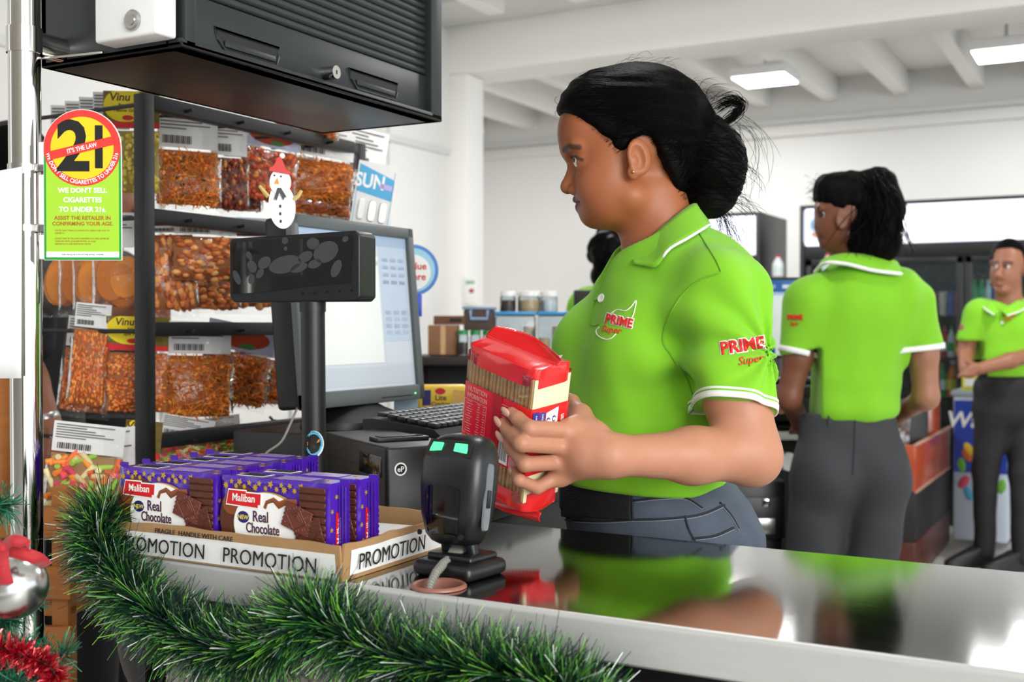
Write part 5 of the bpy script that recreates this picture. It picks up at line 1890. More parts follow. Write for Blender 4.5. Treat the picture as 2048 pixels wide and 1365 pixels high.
def bottle(name, label, x, y, z, h, r, body, capc, lab=None, group=None):
    t = thing(name, label, 'bottle', (x, y, z), 0, group)
    MB().lathe([(r * 0.9, 0), (r, h * 0.05), (r, h * 0.55), (r * 0.85, h * 0.66), (r * 0.38, h * 0.85), (r * 0.36, h * 0.92)], 14).part('bottle_body', body, t, 50)
    MB().lathe([(r * 0.42, h * 0.90), (r * 0.42, h), (0, h)], 12).part('cap', capc, t, 40)
    if lab:
        MB().lathe([(r * 1.02, h * 0.2), (r * 1.02, h * 0.48)], 14).part('wrap_label', lab, t, 40)
    return t


def bm(n, c):
    return mat('bottle_' + n, c, 0.2, var=0.05)


BOT = {'green': bm('green', '#2f9a58'), 'red': bm('red', '#c22a2a'), 'orange': bm('orange', '#e0702a'), 'clear': bm('pale', '#cfdcdc'), 'yellow': bm('yellow', '#e8cf3a'),
       'white': bm('white', '#e6e8e6'), 'blue': bm('blue', '#2a56b8'), 'teal': bm('teal', '#2f8f8a'), 'brown': bm('brown', '#5a2a1c')}


def in_cooler(px, py, Y=7.62):
    return PY(px, py, Y)


rows = [(1.03 - 0.002, [('orange', 'orange', 'white', 1875), ('red', 'red', 'white', 1889), ('white', 'teal', 'green', 1903), ('orange', 'red', 'yellow', 1916)], 0.19, 0.026, 'small juice bottles on the cooler shelf behind the woman\'s arm'),
        (0.78 - 0.002, [('green', 'red', 'white', 1884), ('orange', 'white', 'yellow', 1906)], 0.23, 0.036, 'drink bottles on the lower cooler shelf'),
        (1.29 - 0.002, [('green', 'green', None, 1948), ('green', 'green', None, 1962), ('clear', 'white', None, 1976), ('blue', 'white', None, 1990)], 0.22, 0.033, 'soft drink bottles above the man\'s shoulder'),
        (1.03 - 0.002, [('white', 'yellow', 'blue', 1950), ('white', 'yellow', 'blue', 1974)], 0.24, 0.045, 'white bottles with yellow caps behind the man')]
names = {0: ['orange juice bottle in the cooler, nearest the woman\'s sleeve', 'red juice bottle in the cooler behind the woman\'s sleeve', 'white bottle with teal cap in the cooler row of juices', 'orange juice bottle with red cap nearest the cooler door edge'],
         1: ['green bottle on the lower cooler shelf', 'orange bottle with white cap on the lower cooler shelf'],
         2: ['green soft drink bottle nearest the door edge of the cooler', 'green soft drink bottle second from the cooler door edge', 'clear soft drink bottle in the cooler beside the man\'s head', 'blue bottle in the cooler touching the man\'s head'],
         3: ['white bottle with yellow cap nearest the cooler door edge', 'white bottle with yellow cap next to the man\'s shoulder']}
for ri, (z, items, h, r, grp) in enumerate(rows):
    for k, (bc_, cc, lc, px) in enumerate(items):
        p = in_cooler(px, 650)
        bottle('drink_bottle', names[ri][k], p.x, p.y, z, h, r, BOT[bc_], BOT[cc], BOT[lc] if lc else None, grp)
# pouches of sweets on a cooler shelf
for k, (px, c1, lab_) in enumerate(((1868, '#7a4a3c', 'brown snack pouch in the cooler above the juices'), (1886, '#c8b4a4', 'pale snack pouch in the cooler above the juices'),
                                    (1902, '#4a62b0', 'blue and white snack pouch in the cooler above the juices'), (1916, '#b84a44', 'red snack pouch in the cooler above the juices'))):
    p = in_cooler(px, 620, 7.6)
    t = thing('snack_pouch', lab_, 'pouch', (p.x, p.y, 1.2885), 0.0, 'snack pouches in the cooler')
    g = MB()
    for sgn in (-1, 1):
        g.grid(lambda a, b, sgn=sgn: ((a - .5) * 0.05 * 2 * -sgn * 0.5, sgn * 0.02 * math.sqrt(max(0, 1 - (2 * a - 1) ** 2)) * math.sqrt(max(0, 1 - b)), b * 0.14), 8, 6)
    g.part('pouch_film', mat('pouch_%d' % k, c1, 0.3, var=0.4, scale=60), t, 170)
    MB().box((0, 0, 0.144), (0.046, 0.002, 0.012)).part('top_seal', mat('pouch_%d' % k, c1), t)
# red-topped bottles standing before the coolers
for k, (px, lab_) in enumerate(((1509, 'white bottle with red top before the narrow cooler'), (1628, 'white bottle with red top before the long cooler'))):
    p = PZ(px, 560, 1.5) if False else P(px, 548, 6.9)
    bottle('sauce_bottle', lab_, p.x, 7.27, p.z, 0.14, 0.036, BOT['white'], BOT['red'], BOT['clear'], 'red-topped bottles by the coolers')
    st_ = thing('bottle_stand', ['slim dark display stand under the bottle by the narrow cooler', 'slim dark display stand under the bottle by the long cooler'][k], 'display stand', (p.x, 7.27, 0))
    MB().box((0, 0, p.z - 0.012), (0.1, 0.09, 0.02), 0.003).part('plate', CB, st_)
    MB().cyl((0, 0, 0), (0, 0, p.z - 0.02), 0.012, n=8).part('stem', CB, st_)
    MB().cyl((0, 0, 0), (0, 0, 0.02), 0.1, n=20).part('stand_foot', CB, st_)

# ------------------------------------------------------------------ the second till
d2 = 3.85
m2p = P(1600, 716, d2)
mo2 = thing('till_monitor', 'black till monitor with a blue and white screen beside the second woman', 'monitor', m2p, YAW)
u2 = d2 / FPX
MB().box((0, 0.012, 80 * u2), (182 * u2, 0.04, 162 * u2), 0.008).part('shell', BLACKP, mo2)
screen(mo2, 170 * u2, 150 * u2, 80 * u2, -0.009, [(0, 0.80, 1, 1, '#1f5aa0'), (0.05, 0.89, 0.2, 0.94, '#eef2f5'), (0.28, 0.89, 0.8, 0.94, '#eef2f5'), (0.0, 0.80, 1, 0.84, '#eef2f6'),
                                                (0.0, 0.0, 0.2, 0.1, '#1f4f94'), (0.2, 0.25, 0.9, 0.7, '#e4e9ee'), (0.3, 0.0, 1, 0.1, '#c9d4e0')], '#dfe6ec', 0.25)
MB().box((0, 0.03, -0.03), (0.06, 0.03, 0.1), 0.004).part('neck', BLACKP, mo2)
MB().box((0, 0.02, -0.075), (0.2, 0.16, 0.015), 0.005).part('base', BLACKP, mo2)
td = P(1540, 900, 3.8)
tz = m2p.z - 0.0835
tc = thing('till_counter', 'black till counter with shelf and drawer beside the second woman', 'counter', (m2p.x, m2p.y, 0), YAW)
MB().box((-0.05, 0.06, tz - 0.02), (0.48, 0.5, 0.035), 0.004).part('top', BLACKM, tc)
for xx in (-0.28, 0.18):
    MB().box((xx, 0.06, tz / 2 - 0.03), (0.03, 0.46, tz - 0.04), 0.003).part('side', BLACKM, tc)
MB().box((-0.05, 0.28, tz / 2 - 0.03), (0.44, 0.02, tz - 0.05)).part('back', BLACKM, tc)
zsh = V(1560, 862, d2).z
MB().box((-0.05, 0.06, zsh), (0.44, 0.46, 0.02), 0.002).part('shelf', BLACKM, tc)
MB().box((-0.05, -0.178, zsh), (0.42, 0.012, 16 * u2), 0.002).part('shelf_edge', mat('pale_edge', '#c9c6c2', 0.5), tc)
MB().cyl(((1533 - 1600) * u2, -0.19, V(1533, 812, d2).z), ((1533 - 1600) * u2, -0.215, V(1533, 812, d2).z), 0.012, n=16).part('knob', CHROME, tc)
MB().box((-0.05, -0.17, V(1533, 800, d2).z), (0.42, 0.02, 0.11), 0.003).part('till_drawer', BLACKP, tc)
zdr = V(1510, 1020, d2).z
cd2 = thing('locked_drawer', 'black steel cash drawer with silver label plate near the woman\'s jeans', 'cash drawer', VW(V(1504, 1080, 3.39)), YAW)
u3 = 3.35 / FPX
MB().box((0, 0.14, 60 * u3), (136 * u3, 0.28, 118 * u3), 0.004).part('case', BLACKP, cd2)
MB().box((0, -0.002, 45 * u3), (130 * u3, 0.008, 84 * u3), 0.003).part('drawer_front', BLACKP, cd2)
MB().box((20 * u3, -0.008, 28 * u3), (52 * u3, 0.006, 32 * u3), 0.002).part('label_plate', CHROMED, cd2)
MB().box((22 * u3, -0.012, 26 * u3), (26 * u3, 0.006, 10 * u3), 0.002).part('finger_slot', mat('slot_grey', '#6a6660', 0.4), cd2)
MB().box((28 * u3, -0.008, 76 * u3), (14 * u3, 0.01, 16 * u3), 0.002).part('lock_plate', CHROME, cd2)
zst = cd2.location.z
st3 = thing('drawer_stand', 'dark stand under the black steel cash drawer', 'stand', (cd2.location.x, cd2.location.y, 0), YAW)
MB().box((0, 0.15, (zst - 0.001) / 2), (0.19, 0.26, zst - 0.001), 0.004).part('cabinet', BLACKM, st3)
MB().box((0, 0.016, zst * 0.6), (0.17, 0.01, zst * 0.4), 0.002).part('door_panel', BLACKP, st3)
# small dark clutter on the till shelf
t = thing('paper_roll', 'small pale paper roll in the dark till shelf', 'paper roll', VW(V(1563, 940, 3.75)), YAW)
MB().lathe([(0.008, 0), (0.03, 0), (0.03, 0.04), (0.008, 0.04)], 20, xf((0, 0, 0.03), (RX, 0, 0.4))).part('roll', PAPER, t, 30)

# ------------------------------------------------------------------ wood and black panelled counter by the man
RW = mat('red_wood', '#a5421f', 0.3, var=0.25, scale=5, stretch=(1, 3, 12), coat=0.3)
RWD = mat('dark_red_wood', '#4a1d12', 0.35, var=0.25, scale=5, stretch=(1, 3, 12))
c1 = VW(V(1830, 890, 5.43))
wc = thing('wooden_counter', 'red-brown and black panelled wooden counter between the second woman and the man', 'counter', (c1.x, c1.y, 0), 0)
zt_ = c1.z
LC, WC = 1.12, 0.42
for nm, z0, z1, mt in (('lower_panel', 0.02, zt_ * 0.30, RWD), ('middle_panel', zt_ * 0.305, zt_ * 0.66, BLACKM), ('upper_panel', zt_ * 0.665, zt_ - 0.004, RW)):
    MB().box((-0.006, LC / 2, (z0 + z1) / 2), (0.022, LC, z1 - z0), 0.003).part(nm, mt, wc)
    MB().box((-WC / 2, 0.006, (z0 + z1) / 2), (WC, 0.022, z1 - z0), 0.003).part(nm, mt, wc)
EDG = mat('pale_edge_strip', '#b98d78', 0.5)
MB().box((0.004, LC / 2, zt_ * 0.662), (0.01, LC, 0.012)).part('edge_strip', EDG, wc)
MB().box((0.004, LC / 2, zt_ - 0.002), (0.014, LC, 0.01)).part('edge_strip', EDG, wc)
MB().box((-WC + 0.01, LC / 2, zt_ / 2), (0.02, LC, zt_ - 0.02)).part('rear_panel', BLACKM, wc)
MB().box((-WC / 2, LC / 2, 0.05), (WC - 0.04, LC - 0.04, 0.02)).part('floor_board', BLACKM, wc)
MB().box((-WC / 2 - 0.01, LC - 0.01, zt_ / 2), (WC - 0.03, 0.02, zt_ - 0.02)).part('end_board', BLACKM, wc)
rp_ = VW(V(1862, 815, 6.15))
t = thing('wooden_post', 'upright glossy red-brown wooden post behind the second woman\'s elbow', 'post', (rp_.x, rp_.y, 0.07), YAW)
MB().box((0, 0, (V(1862, 728, 6.15).z - 0.07) / 2), (25 * 6.15 / FPX, 0.06, V(1862, 728, 6.15).z - 0.07), 0.004).part('board', RW, t)
MB().box((0.036, 0, (V(1862, 728, 6.15).z - 0.07) / 2), (0.006, 0.062, V(1862, 728, 6.15).z - 0.08), 0.001).part('edge', RWD, t)
bb = VW(V(1814, 885, 5.82))
t = thing('black_bin', 'black bin with clear plastic liner standing in the wooden counter', 'bin', (bb.x, bb.y, 0.07), YAW)
hb = V(1814, 800, 5.82).z - 0.07
loft([(0, 0, 0, 0.08, 0.07, 5), (0, 0, hb * 0.9, 0.09, 0.085, 5), (0, 0, hb, 0.085, 0.08, 5)]).part('bin_shell', BLACKP, t, 40)
MB().grid(lambda a, b: (-0.13 + 0.11 * a, -0.10 - 0.01 * math.sin(9 * b), hb * 0.62 + b * hb * 0.4 - 0.05 * a), 8, 8).part('liner', film('bin_liner', '#dcdcd8', 0.25, 0.2, 1.3), t, 170)

# ice cream freezer
fz = VW(V(1906, 985, 6.35))
t = thing('chest_freezer', 'blue and white chest freezer with bright pictures, beside the man', 'freezer', (fz.x, fz.y, 0), 0)
FB = mat('freezer_blue', '#2a49b4', 0.35, var=0.1)
zf = V(1906, 785, 6.35).z
MB().box((0.14, 0.31, zf / 2 + 0.02), (0.28, 0.62, zf - 0.05), 0.01).part('body', mat('freezer_white', '#c9d3e2', 0.35), t)
MB().box((0.141, 0.31, zf - 0.005), (0.31, 0.64, 0.03), 0.008).part('lid', mat('freezer_lid', '#aab4c0', 0.3), t)
MB().box((0.283, 0.31, zf * 0.72), (0.006, 0.60, zf * 0.46)).part('blue_panel', FB, t)
MB().box((0.14, -0.003, zf * 0.72), (0.27, 0.006, zf * 0.46)).part('blue_panel', FB, t)
text('Walls', 0.12, WHITEINK, t, xf((0.1, -0.0065, zf * 0.78), (RX, 0, 0)), bold=0.02, shear=0.2)
rr = random.Random(8)
for k in range(12):
    cc = ['#e8c43a', '#d84a6a', '#6fb84a', '#e8e4da', '#e07a3a', '#5ab0d8'][k % 6]
    MB().ball((0.03 + rr.random() * 0.22, -0.006, zf * (0.35 + 0.3 * rr.random())), (0.022, 0.004, 0.04), 8, 6, rot=(0, rr.uniform(-.6, .6), 0)).part('printed_ice', mat('ice_' + cc.strip('#'), cc, 0.4), t, 60)
for k in range(5):
    cc = ['#d8d24a', '#4a9ad0', '#d8563a', '#eae6dc', '#58a850'][k]
    q_ = thing('sweet_box', ['yellow', 'light blue', 'orange-red', 'white', 'green'][k] + ' carton of sweets on top of the chest freezer', 'carton', (fz.x + 0.10 + 0.04 * (k % 2), fz.y + 0.07 + 0.124 * k, zf + 0.0105))
    MB().box((0, 0, 0.04), (0.12, 0.11, 0.08), 0.003).part('carton', mat('sweet_' + cc.strip('#'), cc, 0.4, var=0.3, scale=30), q_)
    MB().box((0, -0.056, 0.045), (0.09, 0.002, 0.04)).part('printed_band', WHITEINK, q_)

# ------------------------------------------------------------------ people: smooth implicit bodies turned into one mesh
class SDF:
    """list of rounded primitives blended smoothly; meshed by sparse surface nets"""

    def __init__(self):
        self.ops = []

    def ell(self, c, r, R=None, k=0.01, op='+'):
        """ellipsoid, R = 3x3 matrix whose columns are its axes"""
        c = np.array(c, float)
        r = np.array([r] * 3 if np.isscalar(r) else r, float)
        M = np.eye(3) if R is None else np.array(R, float)

        def f(p):
            q = (p - c) @ M
            a = np.sqrt(((q / r) ** 2).sum(-1))
            b = np.sqrt(((q / (r * r)) ** 2).sum(-1)) + 1e-9
            return a * (a - 1.0) / b
        self.ops.append((f, c, float(r.max()), k, op))
        return self

    def cone(self, a, b, ra, rb, k=0.01, op='+', flat=None):
        """tapered capsule; flat = (direction, factor) squashes it along a direction"""
        a, b = np.array(a, float), np.array(b, float)
        ba = b - a
        L2 = float(ba @ ba) + 1e-12
        fd = None
        if flat:
            fd = np.array(flat[0], float)
            fd = fd / np.linalg.norm(fd)
            fs = flat[1]

        def f(p):
            pa = p - a
            t = np.clip((pa @ ba) / L2, 0, 1)
            q = pa - t[..., None] * ba
            if fd is not None:
                h = q @ fd
                q = q + (h * (1 / fs - 1))[..., None] * fd
                return (np.sqrt((q * q).sum(-1)) - (ra + t * (rb - ra))) * min(1.0, fs)
            return np.sqrt((q * q).sum(-1)) - (ra + t * (rb - ra))
        self.ops.append((f, (a + b) / 2, math.sqrt(L2) / 2 + max(ra, rb) * 1.0, k, op))
        return self

    def chain(self, pts, rs, k=0.008, flat=None):
        for i in range(len(pts) - 1):
            self.cone(pts[i], pts[i + 1], rs[i], rs[i + 1], k, flat=flat)
        return self

    def fn(self, f, c, r, k=0.01):
        self.ops.append((f, np.array(c, float), r, k, '+'))
        return self

    def cut(self, f, k=0.004):
        """keep only where f(p) < 0"""
        self.ops.append((f, None, 0, k, '^'))
        return self

    def disp(self, f):
        self.ops.append((f, None, 0, 0, 'd'))
        return self

    def eval(self, blocks, pts):
        """pts (nb, m, 3), blocks = (centres, radius)"""
        cen, rad = blocks
        d = np.full(pts.shape[:2], 0.25)
        for f, c, r, k, op in self.ops:
            if c is None:
                sel = slice(None)
            else:
                near = np.linalg.norm(cen - c, axis=1) < r + rad + 2.5 * k + 0.012
                sel = np.nonzero(near)[0]
                if len(sel) == 0:
                    continue
            v = f(pts[sel].reshape(-1, 3)).reshape(pts[sel].shape[:2])
            e = d[sel]
            if op == '+':
                h = np.maximum(k - np.abs(e - v), 0) / k
                d[sel] = np.minimum(e, v) - h * h * k * 0.25
            elif op == '-':
                h = np.maximum(k - np.abs(e + v), 0) / k
                d[sel] = np.maximum(e, -v) + h * h * k * 0.25
            elif op == '^':
                h = np.maximum(k - np.abs(e - v), 0) / k
                d[sel] = np.maximum(e, v) + h * h * k * 0.25
            else:
                d[sel] = e + v
        return d

    def bounds(self, pad=0.02):
        lo = np.min([c - r for f, c, r, k, op in self.ops if c is not None and op == '+'], 0) - pad
        hi = np.max([c + r for f, c, r, k, op in self.ops if c is not None and op == '+'], 0) + pad
        return lo, hi

    def value(self, p):
        p = np.asarray(p, float)
        cen = p.reshape(-1, 3)
        return self.eval((cen, 0.05), cen[:, None, :])[:, 0]

    def mesh(self, h):
        lo, hi = self.bounds()
        B = 8
        bs = h * B
        n = np.ceil((hi - lo) / bs).astype(int) + 1
        # coarse cull
        gi = np.stack(np.meshgrid(*[np.arange(m) for m in n], indexing='ij'), -1).reshape(-1, 3)
        cen = lo + (gi + 0.5) * bs
        d = np.empty(len(cen))
        for s in range(0, len(cen), 200000):
            c = cen[s:s + 200000]
            d[s:s + 200000] = self.eval((c, bs * 3), c[:, None, :])[:, 0]
        act = np.abs(d) < bs * 1.25
        gi = gi[act]
        cen = cen[act]
        lin = np.arange(B + 1)
        off = np.stack(np.meshgrid(lin, lin, lin, indexing='ij'), -1).reshape(-1, 3)
        D = np.empty((len(gi), B + 1, B + 1, B + 1), np.float32)
        for s in range(0, len(gi), 1500):
            g = gi[s:s + 1500]
            pts = lo + (g[:, None, :] * B + off[None]) * h
            D[s:s + 1500] = self.eval((cen[s:s + 1500], bs * 0.87), pts).reshape(len(g), B + 1, B + 1, B + 1)
        S = D < 0
        N = n * B + 2
        c8 = [(i, j, k) for i in (0, 1) for j in (0, 1) for k in (0, 1)]
        sl = lambda A, i, j, k: A[:, i:i + B, j:j + B, k:k + B]
        cnt = sum(sl(S, *c).astype(np.int8) for c in c8)
        b, i, j, k = np.nonzero((cnt > 0) & (cnt < 8))
        # vertex in each crossed cell: mean of edge crossings
        acc = np.zeros((len(b), 3))
        num = np.zeros(len(b))
        for (a0, a1) in [(p, q) for p in c8 for q in c8 if sum(abs(x - y) for x, y in zip(p, q)) == 1 and p < q]:
            da = D[b, i + a0[0], j + a0[1], k + a0[2]].astype(float)
            db = D[b, i + a1[0], j + a1[1], k + a1[2]].astype(float)
            x = (da < 0) != (db < 0)
            t = np.where(x, da / np.where(np.abs(da - db) < 1e-12, 1e-12, da - db), 0)
            pos = np.array(a0)[None] + t[:, None] * (np.array(a1) - np.array(a0))[None]
            acc += np.where(x[:, None], pos, 0)
            num += x
        cell = gi[b] * B + np.stack([i, j, k], 1)
        verts = lo + (cell + acc / num[:, None]) * h
        key = (cell[:, 0].astype(np.int64) * N[1] + cell[:, 1]) * N[2] + cell[:, 2]
        order = np.argsort(key)
        skey = key[order]

        def look(c):
            kk = (c[:, 0].astype(np.int64) * N[1] + c[:, 1]) * N[2] + c[:, 2]
            p = np.searchsorted(skey, kk)
            p = np.minimum(p, len(skey) - 1)
            ok = skey[p] == kk
            return np.where(ok, order[p], -1)
        faces = []
        for ax in range(3):
            o = [0, 0, 0]
            o[ax] = 1
            a = S[:, :B, :B, :B]
            c = S[:, o[0]:o[0] + B, o[1]:o[1] + B, o[2]:o[2] + B]
            b_, i_, j_, k_ = np.nonzero(a != c)
            base = gi[b_] * B + np.stack([i_, j_, k_], 1)
            u, w = [(1, 2), (2, 0), (0, 1)][ax]
            eu, ew = np.eye(3, dtype=int)[u], np.eye(3, dtype=int)[w]
            q = np.stack([look(base), look(base - eu), look(base - eu - ew), look(base - ew)], 1)
            flip = ~a[b_, i_, j_, k_]
            q[flip] = q[flip][:, ::-1]
            q = q[(q >= 0).all(1)]
            faces.append(q)
        return verts, np.vstack(faces)


def sdf_part(S, h, name, material, parent, base, col=None, smooth_it=1):
    v, f = S.mesh(h)
    f = f[:, ::-1] if False else f
    # light Laplacian relax removes voxel stepping
    for _ in range(smooth_it):
        acc = np.zeros_like(v)
        num = np.zeros(len(v))
        for a, b in ((0, 1), (1, 2), (2, 3), (3, 0)):
            np.add.at(acc, f[:, a], v[f[:, b]])
            np.add.at(num, f[:, a], 1)
            np.add.at(acc, f[:, b], v[f[:, a]])
            np.add.at(num, f[:, b], 1)
        m = acc / np.maximum(num, 1)[:, None]
        v = v * 0.45 + m * 0.55
    cols = col(v) if col else None
    me = np_mesh(name, v - np.array(base), f, material, cols, 170)
    return link(name, me, parent)


SKIN = mat('skin', '#8a5a40', 0.48, vcol=True, var=0.05, scale=70, bump=0.05, bscale=500, sss=0.18, spec=0.4)
HAIRM = mat('black_hair', '#080707', 0.55, var=0.2, scale=60, spec=0.06)
HAIRB = mat('black_hair_base', '#070606', 0.55, var=0.3, scale=2, spec=0.07, stretch=(14, 170, 170), bump=0.9, bscale=2.0)
NAIL = mat('finger_nail', '#d9a792', 0.3, var=0.05)


def shirt_mat(name, col):
    m = mat(name, col, 0.85, var=0.05, scale=10, bump=0.14, bscale=2200, sheen=0.15, spec=0.15)
    return m


LIME = shirt_mat('lime_knit', '#80c52c')
WTRIM = mat('white_knit_trim', '#eef0ec', 0.8, var=0.02)


def wavy(seed, amp, freq, n=5):
    rg = np.random.default_rng(seed)
    k = rg.normal(size=(n, 3)) * freq
    ph = rg.random(n) * 6.28

    def f(p):
        s = 0
        for i in range(n):
            s = s + np.sin(p @ k[i] + ph[i])
        return s * amp / n
    return f


def wavyv(seed, amp, kx, ky, kz, n=4):
    rg = np.random.default_rng(seed)
    k = rg.uniform(0.6, 1.4, (n, 3)) * np.array([kx, ky, kz]) * rg.choice([-1, 1], (n, 3))
    ph = rg.random(n) * 6.28
    return lambda p: sum(np.sin(p @ k[i] + ph[i]) for i in range(n)) * amp / n


def poly_sd(poly):
    """signed distance to a polygon in the (lateral, up) plane, negative inside"""
    P_ = np.array(poly, float)

    def f(p):
        x, y = p[..., 0], p[..., 2]
        d = np.full(x.shape, 1e9)
        ins = np.zeros(x.shape, bool)
        for i in range(len(P_)):
            a, b = P_[i], P_[(i + 1) % len(P_)]
            e = b - a
            wx, wy = x - a[0], y - a[1]
            t = np.clip((wx * e[0] + wy * e[1]) / (e @ e + 1e-12), 0, 1)
            d = np.minimum(d, (wx - t * e[0]) ** 2 + (wy - t * e[1]) ** 2)
            c = (a[1] > y) != (b[1] > y)
            xi = a[0] + (y - a[1]) * e[0] / (e[1] if abs(e[1]) > 1e-12 else 1e-12)
            ins ^= c & (x < xi)
        return np.sqrt(d) * np.where(ins, -1, 1)
    return f


def blend(c0, c1, w):
    return c0 * (1 - w[:, None]) + np.array(c1)[None] * w[:, None]


def sstep(a, b, x):
    t = np.clip((x - a) / (b - a), 0, 1)
    return t * t * (3 - 2 * t)


# ================================================================== the cashier in front
HD = 1.72


def H(px, py, dd=0.0):
    return np.array(V(px, py, HD + dd))


wb_ = V(1300, 650, HD + 0.02)
wbase = np.array([wb_.x, wb_.y, 0.0])
wp_ = VW(Vector(wbase))
woman = thing('person', 'person in lime polo shirt and jeans holding a red cracker pack at the counter', 'person', (wp_.x, wp_.y, 0), YAW)

# --- cracker pack pose (fitted to the photograph): corner, axes and size
PK_R = np.array([[0.6889, 0.7192, 0.0908], [-0.6732, 0.6811, -0.2878], [-0.2688, 0.1372, 0.9534]])
PK_0 = np.array([0.011, 1.4298, 0.9926])
PK_W, PK_D, PK_H = 0.1212, 0.0667, 0.1927


def on_face(px, py, face, off):
    """point on the pack's left ('L') or right ('R') face plane, lifted off it"""
    o = np.array(V(px, py, 0.0)) * 0 + np.array([0, 0, CAM_H])
    r = np.array(V(px, py, 1.0)) - o
    nrm = -PK_R[:, 1] if face == 'L' else PK_R[:, 0]
    t = ((PK_0 + nrm * off - o) @ nrm) / (r @ nrm)
    return o + r * t


# body: head, neck, arms, hands in one surface
B = SDF()
B.ell(H(1256, 262), (0.101, 0.074, 0.088), k=0.02)                     # skull
B.ell(H(1216, 345), (0.050, 0.060, 0.078), k=0.02)                     # face
B.ell(H(1163, 268), (0.031, 0.052, 0.041), k=0.02)                     # forehead
B.cone(H(1198, 424), H(1264, 394, -0.046), 0.015, 0.022, k=0.016)      # jaw lines
B.cone(H(1198, 424), H(1264, 394, 0.046), 0.015, 0.022, k=0.016)
B.ell(H(1184, 429), (0.0155, 0.020, 0.0160), k=0.012)                  # chin
B.ell(H(1216, 385, -0.030), (0.036, 0.030, 0.040), k=0.03)             # cheeks
B.ell(H(1216, 385, 0.030), (0.036, 0.030, 0.040), k=0.03)
B.ell(H(1186, 368, -0.028), (0.020, 0.020, 0.022), k=0.02)
B.ell(H(1186, 368, 0.028), (0.020, 0.020, 0.022), k=0.02)
B.ell(H(1246, 418), (0.05, 0.034, 0.022), k=0.03)                      # under the jaw
B.ell(H(1180, 402), (0.0165, 0.026, 0.020), k=0.012)                    # mouth mound
for s in (-1, 1):
    B.cone(H(1143, 301, s * 0.006), H(1153, 296, s * 0.040), 0.0105, 0.010, k=0.014)   # brow
    B.ell(H(1150, 322, s * 0.031), (0.0120, 0.016, 0.011), k=0.014, op='-')             # eye socket
    B.ell(H(1165, 321, s * 0.0300), (0.0140, 0.0150, 0.0125), k=0.010)   # lids
    B.cone(H(1146, 321, s * 0.038), H(1144, 320.5, s * 0.0235), 0.0046, 0.0040, k=0.002, op='-', flat=((0, 0, 1), 0.8))
B.cone(H(1151, 325), H(1138, 366), 0.0072, 0.0100, k=0.010)            # nose
B.ell(H(1135.5, 375), (0.0112, 0.0115, 0.0102), k=0.006)
for s in (-1, 1):
    B.ell(H(1151, 379, s * 0.0140), (0.0112, 0.0075, 0.0095), k=0.004)
    B.ell(H(1145, 389, s * 0.0070), (0.005, 0.003, 0.003), k=0.003, op='-')
B.cone(H(1163, 401, -0.021), H(1156, 400.5, 0), 0.0040, 0.0074, k=0.004)  # lips
B.cone(H(1163, 401, 0.021), H(1156, 400.5, 0), 0.0040, 0.0074, k=0.004)
B.cone(H(1168, 412, -0.018), H(1162, 415, 0), 0.0045, 0.0078, k=0.004)
B.cone(H(1168, 412, 0.018), H(1162, 415, 0), 0.0045, 0.0078, k=0.004)
B.cone(H(1148, 407.5, 0.012), H(1148, 407.5, -0.012), 0.0035, 0.0035, k=0.003, op='-', flat=((0, 0, 1), 0.4))
B.cone(H(1150, 407.5, -0.010), H(1169, 401, -0.031), 0.0036, 0.0026, k=0.003, op='-', flat=((0, 0, 1), 0.5))
for s in (-1, 1):                                                       # ears
    tiltm = np.array(Euler((0, -0.22, 0)).to_matrix())
    yawm = np.array(Euler((0, 0, -s * 0.35)).to_matrix())
    E_ = yawm @ tiltm
    B.ell(H(1278, 314, s * 0.077), (0.0185, 0.0075, 0.0270), E_, k=0.005)
    B.ell(H(1266, 346, s * 0.076), (0.0085, 0.0055, 0.0105), E_, k=0.006)
    B.ell(H(1276, 316, s * 0.084), (0.0105, 0.0055, 0.0185), E_, k=0.004, op='-')
    B.ell(H(1268, 322, s * 0.079), (0.0055, 0.0045, 0.0085), E_, k=0.003)
NECK0, NECK1 = H(1305, 395), H(1332, 520)
B.cone(NECK0, NECK1, 0.0500, 0.0560, k=0.025)
B.cone(H(1282, 430), H(1290, 520), 0.016, 0.030, k=0.03)
B.ell(H(1325, 590), (0.065, 0.09, 0.05), k=0.03)                       # top of chest under the shirt
B.ell(H(1320, 740), (0.065, 0.08, 0.15), k=0.03)
# near arm
SHO = np.array(V(1455, 600, 1.575))
ELB = np.array(V(1497, 905, 1.515))
MID = np.array(V(1385, 912, 1.475))
WRI = np.array(V(1222, 912, 1.415))
B.cone(SHO, np.array(V(1470, 780, 1.535)), 0.040, 0.0435, k=0.02)
B.cone(np.array(V(1470, 780, 1.535)), ELB, 0.0440, 0.0405, k=0.02)
B.cone(ELB, MID, 0.0370, 0.0345, k=0.020)
B.cone(MID, WRI, 0.0335, 0.0235, k=0.02)
B.ell(np.array(V(1512, 925, 1.515)), 0.027, k=0.02)
